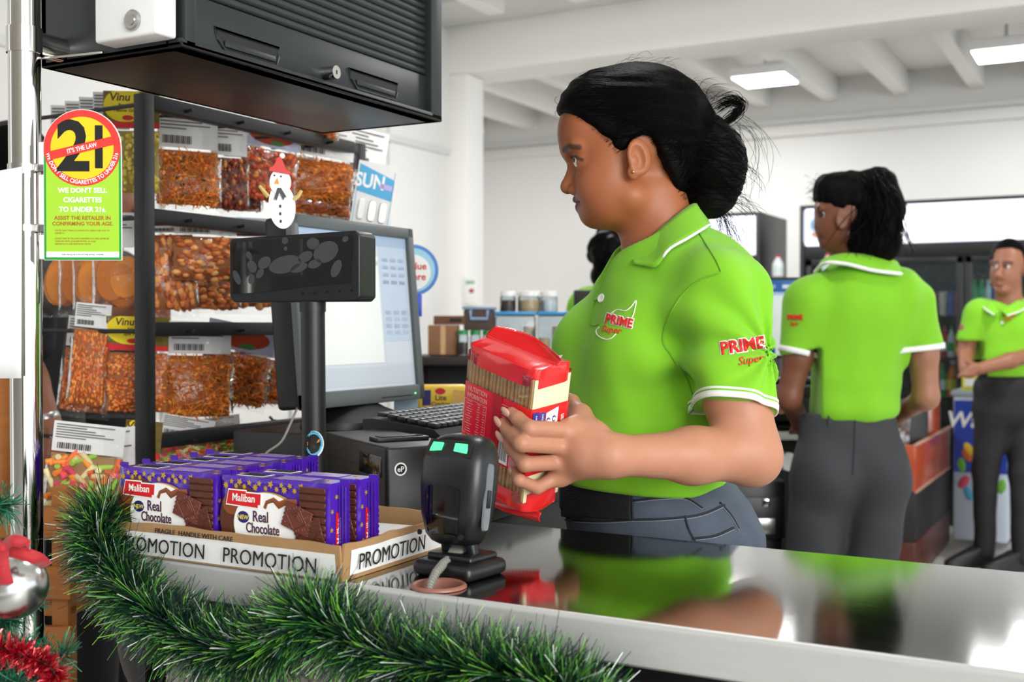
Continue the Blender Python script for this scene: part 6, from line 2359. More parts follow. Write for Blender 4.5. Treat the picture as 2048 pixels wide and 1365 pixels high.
# near hand closed round the pack
FING = []
for nm, mcp, pip_, dip, tip, r in (('index', (1146, 862, 'R', .020), (1060, 858, 'E', 0.013), (1036, 838, 'L', .0095), (1023, 826, 'L', .0080), 0.0098),
                                   ('middle', (1136, 893, 'R', .021), (1043, 888, 'E', .014), (1016, 860, 'L', .0095), (1007, 847, 'L', .0080), 0.0100),
                                   ('ring', (1128, 924, 'R', .020), (1050, 929, 'E', .013), (1024, 898, 'L', .0092), (1010, 877, 'L', .0078), 0.0094),
                                   ('little', (1122, 950, 'R', .018), (1074, 976, 'R', .012), (1038, 961, 'E', .010), (1029, 943, 'L', .0072), 0.0082)):
    pts = []
    for (px, py, fc, off) in (mcp, pip_, dip, tip):
        if fc == 'E':
            a, b = on_face(px, py, 'R', off), on_face(px, py, 'L', off)
            pts.append(a if a[1] < b[1] else b)
        else:
            pts.append(on_face(px, py, fc, off))
    FING.append((pts, r))
PALM = np.array(V(1172, 908, 1.418))
for pts, r in FING:
    # knuckle, middle joint, end joint, tip
    B.cone(pts[0], pts[1], r * 1.10, r * 1.03, k=0.0035)
    B.cone(pts[1], pts[2], r * 1.0, r * 0.90, k=0.0035)
    B.cone(pts[2], pts[3], r * 0.90, r * 0.76, k=0.0035)
for pts, r in FING:
    B.cone(WRI * 0.75 + PALM * 0.25, pts[0], 0.0190, 0.0135, k=0.012)
B.cone(PALM, WRI, 0.0235, 0.0235, k=0.02)
B.cone(FING[0][0][0], FING[3][0][0], 0.0125, 0.0110, k=0.010)
# thumb: leaves the side of the palm and goes behind the pack
TH0, TH1, TH2, TH3 = np.array(V(1188, 872, 1.430)), np.array(V(1160, 832, 1.470)), np.array(V(1142, 806, 1.508)), np.array(V(1105, 790, 1.532))
B.cone(PALM, TH0, 0.020, 0.0175, k=0.012)
B.cone(TH0, TH1, 0.0175, 0.0130, k=0.010)
B.cone(TH1, TH2, 0.0125, 0.0112, k=0.006)
B.cone(TH2, TH3, 0.0112, 0.0090, k=0.004)
B.cone(TH1, FING[0][0][0], 0.0110, 0.0110, k=0.014)
# far arm and hand, under the pack's far corner
FSH, FEL, FWR = np.array(V(1300, 610, 1.885)), np.array(V(1330, 850, 1.93)), np.array(V(1150, 900, 1.68))
B.chain([FSH, FEL], [0.045, 0.038], k=0.02)
B.chain([FEL, FWR], [0.036, 0.024], k=0.02)
FHA = np.array(V(1085, 905, 1.60))
B.cone(FWR, FHA, 0.023, 0.022, k=0.02, flat=((0, 0, 1), 0.8))
for k, (dx, dz) in enumerate(((-0.052, 0.016), (-0.058, 0.002), (-0.054, -0.012), (-0.044, -0.024))):
    m_ = FHA + np.array([dx * 0.4, -0.015, dz])
    B.cone(FHA + np.array([0, 0, dz * 0.6]), m_ + np.array([-0.012, -0.014, 0]), 0.0105, 0.0092, k=0.004)
    B.cone(m_ + np.array([-0.012, -0.014, 0]), m_ + np.array([dx * 0.45, -0.030, -0.002]), 0.009, 0.0072, k=0.003)
B.cone(FWR * .5 + FHA * .5, FHA + np.array([0.01, -0.03, 0.035]), 0.012, 0.008, k=0.008)

SK_D = np.array(hexc('#a05f3c'))
SK_A = np.array(hexc('#bb8468'))


def skin_w(v):
    n = len(v)
    c = np.tile(SK_D, (n, 1))
    # shaded face and lighter, pinker lit arms put into the skin colour, knuckles and finger ends rosier
    arm = sstep(0.06, 0.14, np.minimum(np.linalg.norm(v - H(1250, 330), axis=1) - 0.16, 0.3))
    c = blend(c, SK_A, arm)
    tip = np.zeros(n)
    for pts, r in FING:
        tip = np.maximum(tip, 1 - sstep(0.006, 0.022, np.linalg.norm(v - pts[3], axis=1)))
    c = blend(c, hexc('#b97e66'), tip * 0.6)
    # lips
    lp = np.minimum(seg(v, H(1166, 403, -0.024), H(1153, 403, 0)), seg(v, H(1166, 403, 0.024), H(1153, 403, 0)))
    lp = np.minimum(lp, np.minimum(seg(v, H(1168, 410, -0.018), H(1158, 413, 0)), seg(v, H(1168, 410, 0.018), H(1158, 413, 0))))
    c = blend(c, hexc('#5a2c26'), (1 - sstep(0.0060, 0.0095, lp)) * 0.75)
    # brows
    for s in (-1, 1):
        b = np.minimum(seg(v, BR[s][0], BR[s][1]), seg(v, BR[s][1], BR[s][2]))
        c = blend(c, hexc('#1c1310'), (1 - sstep(0.0022, 0.0062, b)) * 0.85)
        # lash line
        l = np.minimum(seg(v, BR[s][3], BR[s][4]), seg(v, BR[s][4], BR[s][5]))
        c = blend(c, hexc('#140d0b'), (1 - sstep(0.0015, 0.0040, l)) * 0.8)
    return c


BR = {}


def seg(p, a, b):
    ba = b - a
    t = np.clip(((p - a) @ ba) / (ba @ ba), 0, 1)
    return np.linalg.norm(p - a - t[:, None] * ba, axis=1)


def raycast(S, px, py, d0, d1, lift=0.0, n=140):
    """first hit of the view ray with the implicit surface"""
    px = np.atleast_1d(np.array(px, float))
    py = np.atleast_1d(np.array(py, float))
    o = np.array([0, 0, CAM_H])
    r = np.stack([(px - 1024) / FPX, CT + (682.5 - py) / FPX * ST, (682.5 - py) / FPX * CT - ST], -1)
    ds = np.linspace(d0, d1, n)
    pts = o + r[:, None, :] * ds[None, :, None]
    v = S.value(pts.reshape(-1, 3)).reshape(len(px), n) - lift
    hit = (v < 0)
    i = np.where(hit.any(1), hit.argmax(1), n - 1)
    i = np.maximum(i, 1)
    v0, v1 = v[np.arange(len(px)), i - 1], v[np.arange(len(px)), i]
    t = np.clip(v0 / (v0 - v1 + 1e-12), 0, 1)
    d = ds[i - 1] + (ds[i] - ds[i - 1]) * t
    return o + r * d[:, None]


q_ = raycast(B, [1126, 1139, 1158, 1144, 1152, 1164], [302, 293, 295, 315, 314.5, 320], 1.5, 1.75)
BR[-1] = list(q_)
BR[1] = [np.array([p[0], 2 * HD - p[1] + 0.0, p[2]]) for p in q_]
sdf_part(B, 0.0019, 'body', SKIN, woman, wbase, skin_w)
EYEW = mat('eye_white', '#dcd6d0', 0.15, var=0.03)
EYED = mat('iris_dark', '#1a0f0a', 0.08)
for s in (-1, 1):
    c_ = H(1164, 322, s * 0.0305) - wbase
    MB().ball(tuple(c_), 0.0130, 20, 14).part('eyeball', EYEW, woman, 170)
    dv = Vector((-0.93, -0.30 if s < 0 else -0.22, 0.0)).normalized()
    MB().ball(tuple(Vector(c_) + dv * 0.0085), (0.0050, 0.0056, 0.0056), 14, 10).part('iris', EYED, woman, 170)
MB().ball(tuple(H(1266.5, 344, -0.0835) - wbase), 0.0026, 10, 8).part('earring', mat('gold_stud', '#d8b46a', 0.2, metal=1), woman, 170)
# nails
for pts, r in FING:
    d_ = Vector(pts[3] - pts[2]).normalized()
    nrm = Vector(-PK_R[:, 1])
    q = Vector(pts[3]) + nrm * (r * 0.70) + d_ * 0.003 - Vector(wbase)
    m_ = frame(q, d_, nrm.cross(d_))
    MB().ball((0.001, 0, 0), (0.0098, 0.0050, 0.0024), 12, 8, m=m_).part('finger_nail', NAIL, woman, 170)

# --- hair: cap, bun and strands
HP = [H(*p) for p in ((1100, 234), (1127, 231), (1150, 247), (1171, 262), (1194, 282), (1212, 299), (1226, 318), (1238, 322), (1248, 306), (1260, 291), (1275, 284), (1292, 288),
                      (1302, 308), (1313, 332), (1330, 360), (1350, 396), (1366, 412), (1366, 520), (1100, 520))]
facepoly = poly_sd([(p[0], p[2]) for p in HP])
HR = SDF()
HR.ell(H(1262, 254), (0.1050, 0.0815, 0.0930), k=0.02)
HR.ell(H(1180, 228), (0.045, 0.060, 0.052), k=0.03)
HR.ell(H(1315, 255), (0.074, 0.079, 0.080), k=0.03)
HR.ell(H(1330, 340), (0.040, 0.058, 0.056), k=0.03)
HR.cut(lambda p: -facepoly(p) + 0.0, k=0.010)
HR.cone(H(1350, 262), H(1398, 290), 0.058, 0.045, k=0.03)
BUN = H(1424, 322, -0.01)
HR.ell(BUN, (0.0500, 0.054, 0.058), k=0.012)
HR.ell(H(1400, 292, 0.0), (0.040, 0.048, 0.040), k=0.014)
HR.ell(H(1422, 400, -0.008), (0.034, 0.036, 0.028), k=0.010)
HR.ell(H(1447, 350, -0.012), (0.030, 0.04, 0.045), k=0.012)
HR.disp(wavyv(3, 0.0012, 40, 60, 300))
sdf_part(HR, 0.0030, 'hair', HAIRB, woman, wbase)
hair_ob = woman.children[-1]


def hair_surface(p, lift=0.0008, it=4):
    p = np.array(p, float)
    for _ in range(it):
        d = HR.value(p)
        e = 1e-3
        g = np.stack([HR.value(p + np.eye(3)[k] * e) - d for k in range(3)], -1) / e
        g /= np.linalg.norm(g, axis=-1)[:, None] + 1e-9
        p = p - g * (d - lift)[:, None] * 0.9
    return p


rg = np.random.default_rng(12)
strands = []
# combed back from the hairline to the knot
n_s, n_p = 1100, 12
hl2 = np.array([[p[0], p[2]] for p in HP[1:17]])
cum = np.concatenate([[0], np.cumsum(np.linalg.norm(np.diff(hl2, axis=0), axis=1))])
tt = rg.random(n_s) * cum[-1] * 0.98
sx_ = np.interp(tt, cum, hl2[:, 0])
sz_ = np.interp(tt, cum, hl2[:, 1])
upv = rg.random(n_s) ** 1.0 * 0.13
midl = rg.random(n_s) ** 2
start = np.stack([sx_ + 0.004 + upv * 0.15, np.full(n_s, HD - 0.12), sz_ + 0.002 + upv], 1)
start[:, 1] = HD - (0.085 * np.sqrt(np.clip(1 - ((start[:, 2] - H(1262, 254)[2]) / 0.095) ** 2, 0.05, 1))) * (1 - midl * 0.9)
start[:, 2] += midl * 0.03
knot = H(1392, 285, -0.035)
end = knot + rg.normal(0, 0.016, (n_s, 3)) * np.array([0.5, 0.6, 1])
ts = np.linspace(0, 1, n_p)[None, :, None]
ctrl = (start + end) / 2 + np.stack([np.zeros(n_s), -0.03 * (1 - midl), 0.012 + 0.02 * rg.random(n_s) + 0.05 * midl], 1)
curve = (1 - ts) ** 2 * start[:, None] + 2 * ts * (1 - ts) * ctrl[:, None] + ts ** 2 * end[:, None]
curve = hair_surface(curve.reshape(-1, 3)).reshape(n_s, n_p, 3)
strands += [(c, 0.00045) for c in curve]
# wound round the bun
for k in range(170):
    ax = np.array([0.35, -0.25, 0.9]) + rg.normal(0, 0.28, 3)
    ax /= np.linalg.norm(ax)
    u_ = np.cross(ax, [0, 1, 0.2])
    u_ /= np.linalg.norm(u_)
    w_ = np.cross(ax, u_)
    c0 = BUN + ax * rg.uniform(-0.045, 0.045)
    a0 = rg.random() * 6.28
    a = a0 + np.linspace(0, rg.uniform(1.5, 3.2), n_p)
    c = c0 + 0.05 * (np.cos(a)[:, None] * u_ + np.sin(a)[:, None] * w_)
    strands.append((c, 0.0006))
nb_ = len(curve)
allc = np.array([c for c, r in strands[nb_:]])
allc = hair_surface(allc.reshape(-1, 3)).reshape(-1, n_p, 3)
strands[nb_:] = [(c, 0.0006) for c in allc]


def fly(p0, p1, bulge, cnt, spread, r=0.00028):
    for _ in range(cnt):
        a = p0 + rg.normal(0, 0.006, 3)
        b = p1 + rg.normal(0, spread, 3)
        m = (a + b) / 2 + np.array(bulge) * rg.uniform(0.4, 1.5) + rg.normal(0, spread * 0.4, 3)
        t = np.linspace(0, 1, n_p)[:, None]
        strands.append(((1 - t) ** 2 * a + 2 * t * (1 - t) * m + t ** 2 * b, r))


fly(H(1432, 415), H(1465, 505), (0.012, 0, 0.0), 60, 0.016)           # loose ends under the bun
fly(H(1440, 395), H(1510, 430), (0.02, 0, 0.015), 26, 0.014)
fly(H(1365, 385), H(1372, 402), (-0.004, 0, 0.0), 26, 0.006, 0.0005)   # wisps at the nape
fly(H(1250, 305), H(1232, 320), (-0.004, -0.004, -0.004), 20, 0.008)
for _ in range(70):                                                     # loop standing up behind the knot
    o_ = rg.normal(0, 0.0035, 3)
    strands.append((np.array([q + o_ * (0.6 + 0.8 * i / 7) for i, q in enumerate(spline([H(1402, 262), H(1428, 255), H(1460, 240), H(1482, 215), H(1470, 200), H(1448, 206), H(1432, 218)], n_p))]), 0.00045))
fly(H(1410, 240), H(1440, 190), (-0.03, 0, 0.035), 24, 0.012)
fly(H(1470, 240), H(1505, 330), (0.03, 0, 0.02), 16, 0.02)
fly(H(1480, 330), H(1500, 380), (0.02, 0, 0.0), 16, 0.015)
for _ in range(60):                                                     # fuzz along the crown
    a = rg.uniform(0, PI)
    p0 = H(1262, 254) + np.array([-0.104 * math.cos(a), rg.normal(0, 0.02), 0.092 * math.sin(a)])
    if p0[2] > H(0, 225)[2]:
        fly(p0, p0 + np.array([0.02 + 0.01 * rg.random(), 0, 0.006]), (0, 0, 0.008), 1, 0.005, 0.00022)
fly(H(1130, 225), H(1140, 205), (-0.010, 0, 0.006), 14, 0.008, 0.0003)
hq = np.array([(p[0], p[2]) for p in HP[1:17]])       # baby hairs along the hairline
tq = rg.random(260) * cum[-1]
o_ = np.stack([np.interp(tq, cum, hq[:, 0]) - 0.001 - 0.004 * rg.random(260), np.full(260, HD - 0.1), np.interp(tq, cum, hq[:, 1]) - 0.001 - 0.003 * rg.random(260)], 1)
pxy = np.stack([1024 + FPX * o_[:, 0] / 1.64, 682.5 - FPX * (1.64 * ST + (o_[:, 2] - CAM_H) * CT) / (1.64 * CT - (o_[:, 2] - CAM_H) * ST)], 1)
a3 = raycast(B, pxy[:, 0] - 2, pxy[:, 1] + 3, 1.5, 1.8, 0.0006)
b3_ = raycast(HR, pxy[:, 0] + rg.uniform(10, 26, 260), pxy[:, 1] - rg.uniform(2, 14, 260), 1.5, 1.8, 0.0008)
for a_, b_ in zip(a3, b3_):
    if a_[1] < 1.75 and b_[1] < 1.75:
        t = np.linspace(0, 1, 8)[:, None]
        m_ = (a_ + b_) / 2 + np.array([0, -0.002, 0.002])
        strands.append(((1 - t) ** 2 * a_ + 2 * t * (1 - t) * m_ + t ** 2 * b_, 0.00016))


def strand_mesh(strands, base):
    V_, F_ = [], []
    o = 0
    for c, r in strands:
        n = len(c)
        t = np.gradient(c, axis=0)
        t /= np.linalg.norm(t, axis=1)[:, None] + 1e-9
        x = np.cross(t, [0.1, 1, 0.05])
        x /= np.linalg.norm(x, axis=1)[:, None] + 1e-9
        y = np.cross(t, x)
        rr_ = r * np.clip(np.minimum(np.linspace(0.6, 6, n), np.linspace(5, 0.25, n)), 0.2, 1)[:, None]
        ring = np.stack([c + rr_ * (x * math.cos(a) + y * math.sin(a)) for a in (0, 2.094, 4.189)], 1)
        V_.append(ring.reshape(-1, 3))
        i = np.arange(n - 1)[:, None] * 3
        for k in range(3):
            j = (k + 1) % 3
            F_.append(np.concatenate([i + k, i + j, i + 3 + j, i + 3 + k], 1) + o)
        o += n * 3
    return np.vstack(V_) - base, np.vstack(F_)


v_, f_ = strand_mesh(strands, wbase)
link('hair_strands', np_mesh('hair_strands', v_, f_, HAIRM, None, 170), hair_ob, kind='stuff')

# --- polo shirt
TF = np.array([-0.927, -0.375, 0.0])      # where the chest faces
TL = np.array([0.375, -0.927, 0.0])       # her left, towards the camera
TU = np.array([0, 0, 1.0])
TM = np.stack([TF, TL, TU], 1)


def T(px, py, f=0.0, l=0.0, dd=0.0):
    return H(px, py, dd) + TF * f + TL * l


SH = SDF()
SH.ell(T(1335, 690), (0.108, 0.142, 0.19), TM, k=0.03)                 # rib cage
SH.ell(T(1238, 705, 0, 0.066), (0.074, 0.072, 0.076), TM, k=0.05)      # bust
SH.ell(T(1238, 705, 0, -0.066), (0.074, 0.072, 0.076), TM, k=0.05)
SH.ell(T(1290, 880), (0.116, 0.132, 0.17), TM, k=0.05)                 # waist
SH.ell(T(1285, 960), (0.120, 0.142, 0.09), TM, k=0.04)
SH.cone(T(1340, 555), T(1340, 590, -0.005, 0.13), 0.060, 0.062, k=0.04)  # shoulders
SH.cone(T(1340, 555), T(1340, 590, -0.005, -0.13), 0.060, 0.062, k=0.04)
SH.ell(T(1395, 620), (0.075, 0.13, 0.11), TM, k=0.04)                  # upper back
SH.cone(T(1330, 520), T(1300, 600), 0.062, 0.075, k=0.03)
SLE = np.array(V(1473, 818, 1.527))
sd = (SLE - SHO) / np.linalg.norm(SLE - SHO)


def sleeve(p):
    a = SHO + np.array([-0.004, 0.004, 0.0])
    ba = SLE + sd * 0.03 - a
    t = np.clip(((p - a) @ ba) / (ba @ ba), 0, 1)
    d = np.linalg.norm(p - a - t[..., None] * ba, axis=-1) - (0.0615 - 0.008 * t)
    return np.maximum(d, (p - np.array(V(1475, 815, 1.527))) @ (sd + np.array([-0.18, 0, 0])))


SH.fn(sleeve, (SHO + SLE) / 2, 0.16, 0.03)
SH.cone(FSH, np.array(V(1318, 790, 1.92)), 0.058, 0.054, k=0.03)
SH.disp(wavyv(11, 0.0048, 30, 30, 14))
SH.disp(wavyv(5, 0.0016, 70, 60, 45))


def pinch(p):       # gathered folds running out of the armpit and across the waist
    a = T(1395, 700, 0.02, 0.115)
    d = p - a
    r = np.linalg.norm(d, axis=-1) + 1e-6
    ang = np.arctan2(d[..., 2], d @ TF)
    w1 = 0.0065 * np.sin(ang * 9) * np.exp(-((r - 0.09) / 0.055) ** 2) * (p[..., 1] < HD)
    zz = p[..., 2] - H(0, 900)[2]
    w2 = 0.0050 * np.sin(zz * 95 + (p @ TF) * 22) * np.exp(-(zz / 0.05) ** 2)
    return w1 + w2


SH.disp(pinch)
hemz = H(1300, 961)[2]
SH.cut(lambda p: (hemz - p[..., 2]) + 0.012 * ((p[..., 0] - H(1130, 0)[0]) / 0.24) * -1, k=0.004)
# neck hole
NDIR = (NECK0 - NECK1) / np.linalg.norm(NECK0 - NECK1)
SH.cone(H(1318, 528), H(1318, 528) + NDIR * 0.2, 0.057, 0.060, k=0.012, op='-')
SH.cone(H(1262, 500), H(1222, 560), 0.030, 0.010, k=0.02, op='-')       # open placket
sdf_part(SH, 0.0035, 'polo_shirt', LIME, woman, wbase, None, 2)
shirt_ob = woman.children[-1]


def drape_mesh(me, fn, base):
    """move a flat mesh's vertices with fn((n,2) pixel coords) -> points"""
    n = len(me.vertices)
    co = np.empty(n * 3, np.float32)
    me.vertices.foreach_get('co', co)
    co = co.reshape(-1, 3)
    out = fn(co) - base
    me.vertices.foreach_set('co', out.astype(np.float32).ravel())
    me.update()


def embroid(body, size, cx, cy, material, S, d0, d1, base, parent, rot=0.0, bold=0.0, shear=0.0, sx=1.0, lift=0.0012, name='embroidery', sk=0.0):
    """lettering sewn on cloth: laid onto the garment's surface; size in photo pixels"""
    o = text(body, size, material, parent, Matrix(), name, bold=bold, shear=shear, depth=0.0, sx=sx)
    me = o.data
    bm = bmesh.new()
    bm.from_mesh(me)
    bmesh.ops.triangulate(bm, faces=bm.faces[:])
    for _ in range(2):
        bmesh.ops.subdivide_edges(bm, edges=[e for e in bm.edges if e.calc_length() > size * 0.2], cuts=1)
        bmesh.ops.triangulate(bm, faces=bm.faces[:])
    bm.to_mesh(me)
    bm.free()

    def fn(co):
        x = co[:, 0] * math.cos(rot) - co[:, 1] * math.sin(rot)
        y = co[:, 0] * math.sin(rot) + co[:, 1] * math.cos(rot)
        return raycast(S, cx + x, cy - y - sk * x, d0, d1, lift)
    drape_mesh(me, fn, base)
    so = o.modifiers.new('thick', 'SOLIDIFY')
    so.thickness = 0.0006
    return o


def cord(S, pxs, d0, d1, r, material, parent, base, name, flat=0.5, lift=0.0006, n=40):
    """a thin sewn line following pixels over a garment"""
    p2 = spline([(x, y, 0) for x, y in pxs], n)
    pts = raycast(S, p2[:, 0], p2[:, 1], d0, d1, lift) - base
    return MB().tube([tuple(q) for q in pts], r, 6, flat=1.0).part(name, material, parent, 170)


REDT2 = mat('red_thread', '#d8261e', 0.6, var=0.06, scale=400)
ORT = mat('orange_thread', '#e2562a', 0.6, var=0.06)
WTH = mat('white_thread', '#f2f2ee', 0.6, var=0.02)
# sleeve logo
embroid('PRIME', 33, 1486, 702, WTH, SH, 1.38, 1.7, wbase, shirt_ob, rot=0.14, bold=0.10, sx=1.02, lift=0.0008)
embroid('PRIME', 33, 1486, 702, REDT2, SH, 1.38, 1.7, wbase, shirt_ob, rot=0.14, bold=0.035, sx=1.02, lift=0.0018)
embroid('Super', 23, 1502, 727, ORT, SH, 1.38, 1.7, wbase, shirt_ob, rot=0.16, bold=0.01, shear=0.3, sx=0.95, lift=0.0012)
# chest logo
embroid('PRIME', 25, 1236, 650, WTH, SH, 1.4, 1.8, wbase, shirt_ob, rot=-0.22, bold=0.10, sx=0.85, lift=0.0008)
embroid('PRIME', 25, 1236, 650, REDT2, SH, 1.4, 1.8, wbase, shirt_ob, rot=-0.22, bold=0.03, sx=0.85, lift=0.0018)
embroid('Super', 19, 1221, 665, ORT, SH, 1.4, 1.8, wbase, shirt_ob, rot=-0.15, bold=0.01, shear=0.3, sx=0.9, lift=0.0012)
cord(SH, [(1222, 627), (1234, 620), (1250, 622), (1262, 614), (1272, 602), (1268, 625), (1262, 640)], 1.4, 1.8, 0.0009, WTH, shirt_ob, wbase, 'logo_outline')
cord(SH, [(1198, 655), (1192, 662), (1196, 672), (1210, 679), (1222, 677), (1232, 668)], 1.4, 1.8, 0.0009, WTH, shirt_ob, wbase, 'logo_outline')
# seams, sleeve bands, button, placket
SEAM = shirt_mat('lime_seam', '#74b424')
cord(SH, [(1392, 455), (1412, 488), (1432, 520), (1443, 545)], 1.4, 1.85, 0.0012, SEAM, shirt_ob, wbase, 'shoulder_seam', n=20)
cord(SH, [(1443, 545), (1400, 560), (1365, 590), (1340, 630), (1325, 680), (1345, 715), (1372, 755), (1388, 800)], 1.4, 1.85, 0.0013, SEAM, shirt_ob, wbase, 'armhole_seam')
ringc = []
for (off, rr_, mt, nm) in ((0.0, 0.0030, WTRIM, 'sleeve_band'), (-0.0085, 0.0012, WTRIM, 'sleeve_stripe')):
    c0 = np.array(V(1475, 813, 1.527)) + sd * off
    nrm = sd + np.array([-0.18, 0, 0])
    nrm = nrm / np.linalg.norm(nrm)
    a_ = np.cross(nrm, [0, 0, 1.0])
    a_ /= np.linalg.norm(a_)
    b_ = np.cross(nrm, a_)
    th = np.linspace(0, 2 * PI, 49)
    pts = c0 + 0.055 * (np.cos(th)[:, None] * a_ + np.sin(th)[:, None] * b_)
    for _ in range(10):
        d = SH.value(pts - nrm * 0.006 * (1 if off == 0 else 0))
        rad = pts - c0
        rad -= (rad @ nrm)[:, None] * nrm
        rad /= np.linalg.norm(rad, axis=1)[:, None]
        pts = pts - rad * (d - 0.0004)[:, None] * 0.8
    g = MB()
    L = len(pts) - 1
    hw_ = 0.0042 if off == 0 else 0.0016
    g.grid(lambda u, v, pts=pts, hw_=hw_: tuple(pts[min(int(round(u * L)), L)] + nrm * hw_ * (v - 0.5) * 2 - wbase), L, 2)
    o = g.part(nm, mt, shirt_ob, 170)
    so = o.modifiers.new('thick', 'SOLIDIFY')
    so.thickness = 0.0026 if off == 0 else 0.0016
    so.offset = 0
bt = raycast(SH, [1203], [597], 1.4, 1.85, 0.001)[0] - wbase
MB().lathe([(0, 0), (0.0062, 0), (0.0068, 0.001), (0.006, 0.0022), (0.0035, 0.0014), (0, 0.0014)], 20, frame(bt, (0.5, -0.6, 0.2), (0.1, 0.3, 1))).part('button', WTRIM, shirt_ob, 40)
cord(SH, [(1212, 545), (1196, 585), (1184, 625), (1180, 650)], 1.4, 1.85, 0.0012, SEAM, shirt_ob, wbase, 'placket_edge', n=20)
cord(SH, [(1180, 650), (1190, 652), (1198, 648)], 1.4, 1.85, 0.0010, SEAM, shirt_ob, wbase, 'placket_stitch', n=8)

# collar: a folded band standing round the neck, points at the throat
def collar(parent, base, inner, outer, material, name, th=0.003):
    """inner and outer: lists of 3-D points of the fold line and the free edge"""
    a, b = spline(inner, 40), spline(outer, 40)

    def fn(u, v):
        i = u * 39
        k = min(int(i), 38)
        f = i - k
        p = (a[k] * (1 - f) + a[k + 1] * f) * (1 - v) + (b[k] * (1 - f) + b[k + 1] * f) * v
        return tuple(p - base)
    o = MB().grid(fn, 39, 6).part(name, material, parent, 170)
    so = o.modifiers.new('thick', 'SOLIDIFY')
    so.thickness = th
    so.offset = 0
    return a, b, o


fn_ = raycast(B, [1262, 1282, 1305, 1330, 1358, 1380], [512, 495, 473, 450, 427, 411], 1.45, 1.9, 0.007)
fr_n = raycast(SH, [1266, 1288, 1312, 1338, 1372, 1408], [527, 531, 533, 500, 480, 458], 1.45, 1.9, 0.006)
fold = list(fn_) + [H(1392, 408, -0.030), H(1398, 412, 0.010), H(1380, 430, 0.055), H(1320, 470, 0.062), H(1268, 500, 0.038), H(1246, 515, 0.02)]
free = list(fr_n) + [H(1416, 452, -0.04), H(1420, 452, 0.012), H(1402, 470, 0.08), H(1325, 515, 0.09), H(1262, 535, 0.06), H(1228, 542, 0.035)]
ca, cb_, co_ = collar(shirt_ob, wbase, fold, free, LIME, 'collar')
for off, nm, r_ in ((0.02, 'collar_stripe', 0.0022), (0.16, 'collar_stripe', 0.0010)):
    pts = [tuple(cb_[i] * (1 - off) + ca[i] * off - wbase) for i in range(9, 40)]
    MB().tube(pts, r_, 8).part(nm, WTRIM, shirt_ob, 170)
# inner neck tape
collar(shirt_ob, wbase, [H(1240, 520, 0.035), H(1258, 498, 0.045), H(1275, 485, 0.05)], [H(1246, 530, 0.03), H(1262, 508, 0.04), H(1280, 495, 0.045)], WTRIM, 'neck_tape')
collar(shirt_ob, wbase, [H(1262, 516, -0.02), H(1228, 562, -0.030), H(1196, 600, -0.034)], [H(1240, 530, -0.005), H(1212, 568, -0.012), H(1188, 602, -0.018)], LIME, 'placket')

# --- jeans
DENIM = mat('dark_denim', '#4b5563', 0.85, var=0.35, scale=26, bump=0.25, bscale=500)
DENB = mat('black_stretch', '#14161a', 0.8, var=0.15, scale=30, bump=0.9, bscale=140, stretch=(1, 1, 3))
JN = SDF()
JN.ell(T(1285, 985), (0.112, 0.134, 0.10), TM, k=0.04)
JN.ell(T(1318, 1085), (0.122, 0.150, 0.115), TM, k=0.05)
JN.ell(T(1360, 1100, 0, 0.05), (0.10, 0.085, 0.10), TM, k=0.05)
JN.ell(T(1360, 1100, 0, -0.05), (0.10, 0.085, 0.10), TM, k=0.05)
hip = H(1320, 1120)
for s in (-1, 1):
    hp_ = hip + TL * s * 0.078 + np.array([0, 0, -0.05])
    kn = np.array([hip[0] - 0.01, 0, 0.47]) + np.array([0, hip[1], 0]) + TL * s * 0.085
    an = kn + np.array([0.02, 0, -0.39])
    JN.cone(hp_, kn, 0.082, 0.056, k=0.04)
    JN.cone(kn, an, 0.055, 0.042, k=0.02)
JN.cut(lambda p: p[..., 2] - (H(0, 948)[2]), k=0.003)
JN.disp(wavyv(21, 0.0014, 40, 40, 90))
sdf_part(JN, 0.0045, 'jeans', DENIM, woman, wbase, None, 1)
jean_ob = woman.children[-1]
# black smocked front panel, waist seams, pocket and belt loops
fp = MB()
px0_, px1_, py0_, py1_ = 1122, 1262, 955, 1034


def panel(u, v):
    return (px0_ + (px1_ - px0_) * u, py0_ + (py1_ - py0_) * v + 6 * u)


gu, gv = 40, 22
pp2 = np.array([panel(i / gu, j / gv) for j in range(gv + 1) for i in range(gu + 1)])
q3 = raycast(JN, pp2[:, 0], pp2[:, 1], 1.45, 1.9, 0.0030)
rip = 0.0012 * np.sin(pp2[:, 0] * 0.62) * np.sin(pp2[:, 1] * 0.9)
q3[:, 1] += rip
fp.add([tuple(q - wbase) for q in q3], [(j * (gu + 1) + i, j * (gu + 1) + i + 1, (j + 1) * (gu + 1) + i + 1, (j + 1) * (gu + 1) + i) for j in range(gv) for i in range(gu)])
o = fp.part('smocked_panel', DENB, jean_ob, 170)
so = o.modifiers.new('thick', 'SOLIDIFY')
so.thickness = 0.003
STI = mat('denim_seam', '#22272e', 0.8)
STW2 = mat('denim_thread', '#8a8f96', 0.7)
for pts in ([(1262, 958), (1264, 1000), (1266, 1040)], [(1130, 1040), (1200, 1043), (1266, 1040), (1330, 1038), (1400, 1030), (1450, 1010)],
            [(1266, 1002), (1320, 996), (1370, 996), (1405, 1016)], [(1370, 1032), (1378, 1060), (1392, 1086)], [(1440, 1005), (1462, 1030), (1478, 1058)], [(1385, 1078), (1430, 1072), (1468, 1056)]):
    cord(JN, pts, 1.42, 2.0, 0.0016, STI, jean_ob, wbase, 'seam', n=24)
    cord(JN, [(x, y + 4) for x, y in pts], 1.42, 2.0, 0.0006, STW2, jean_ob, wbase, 'stitch_line', n=24)
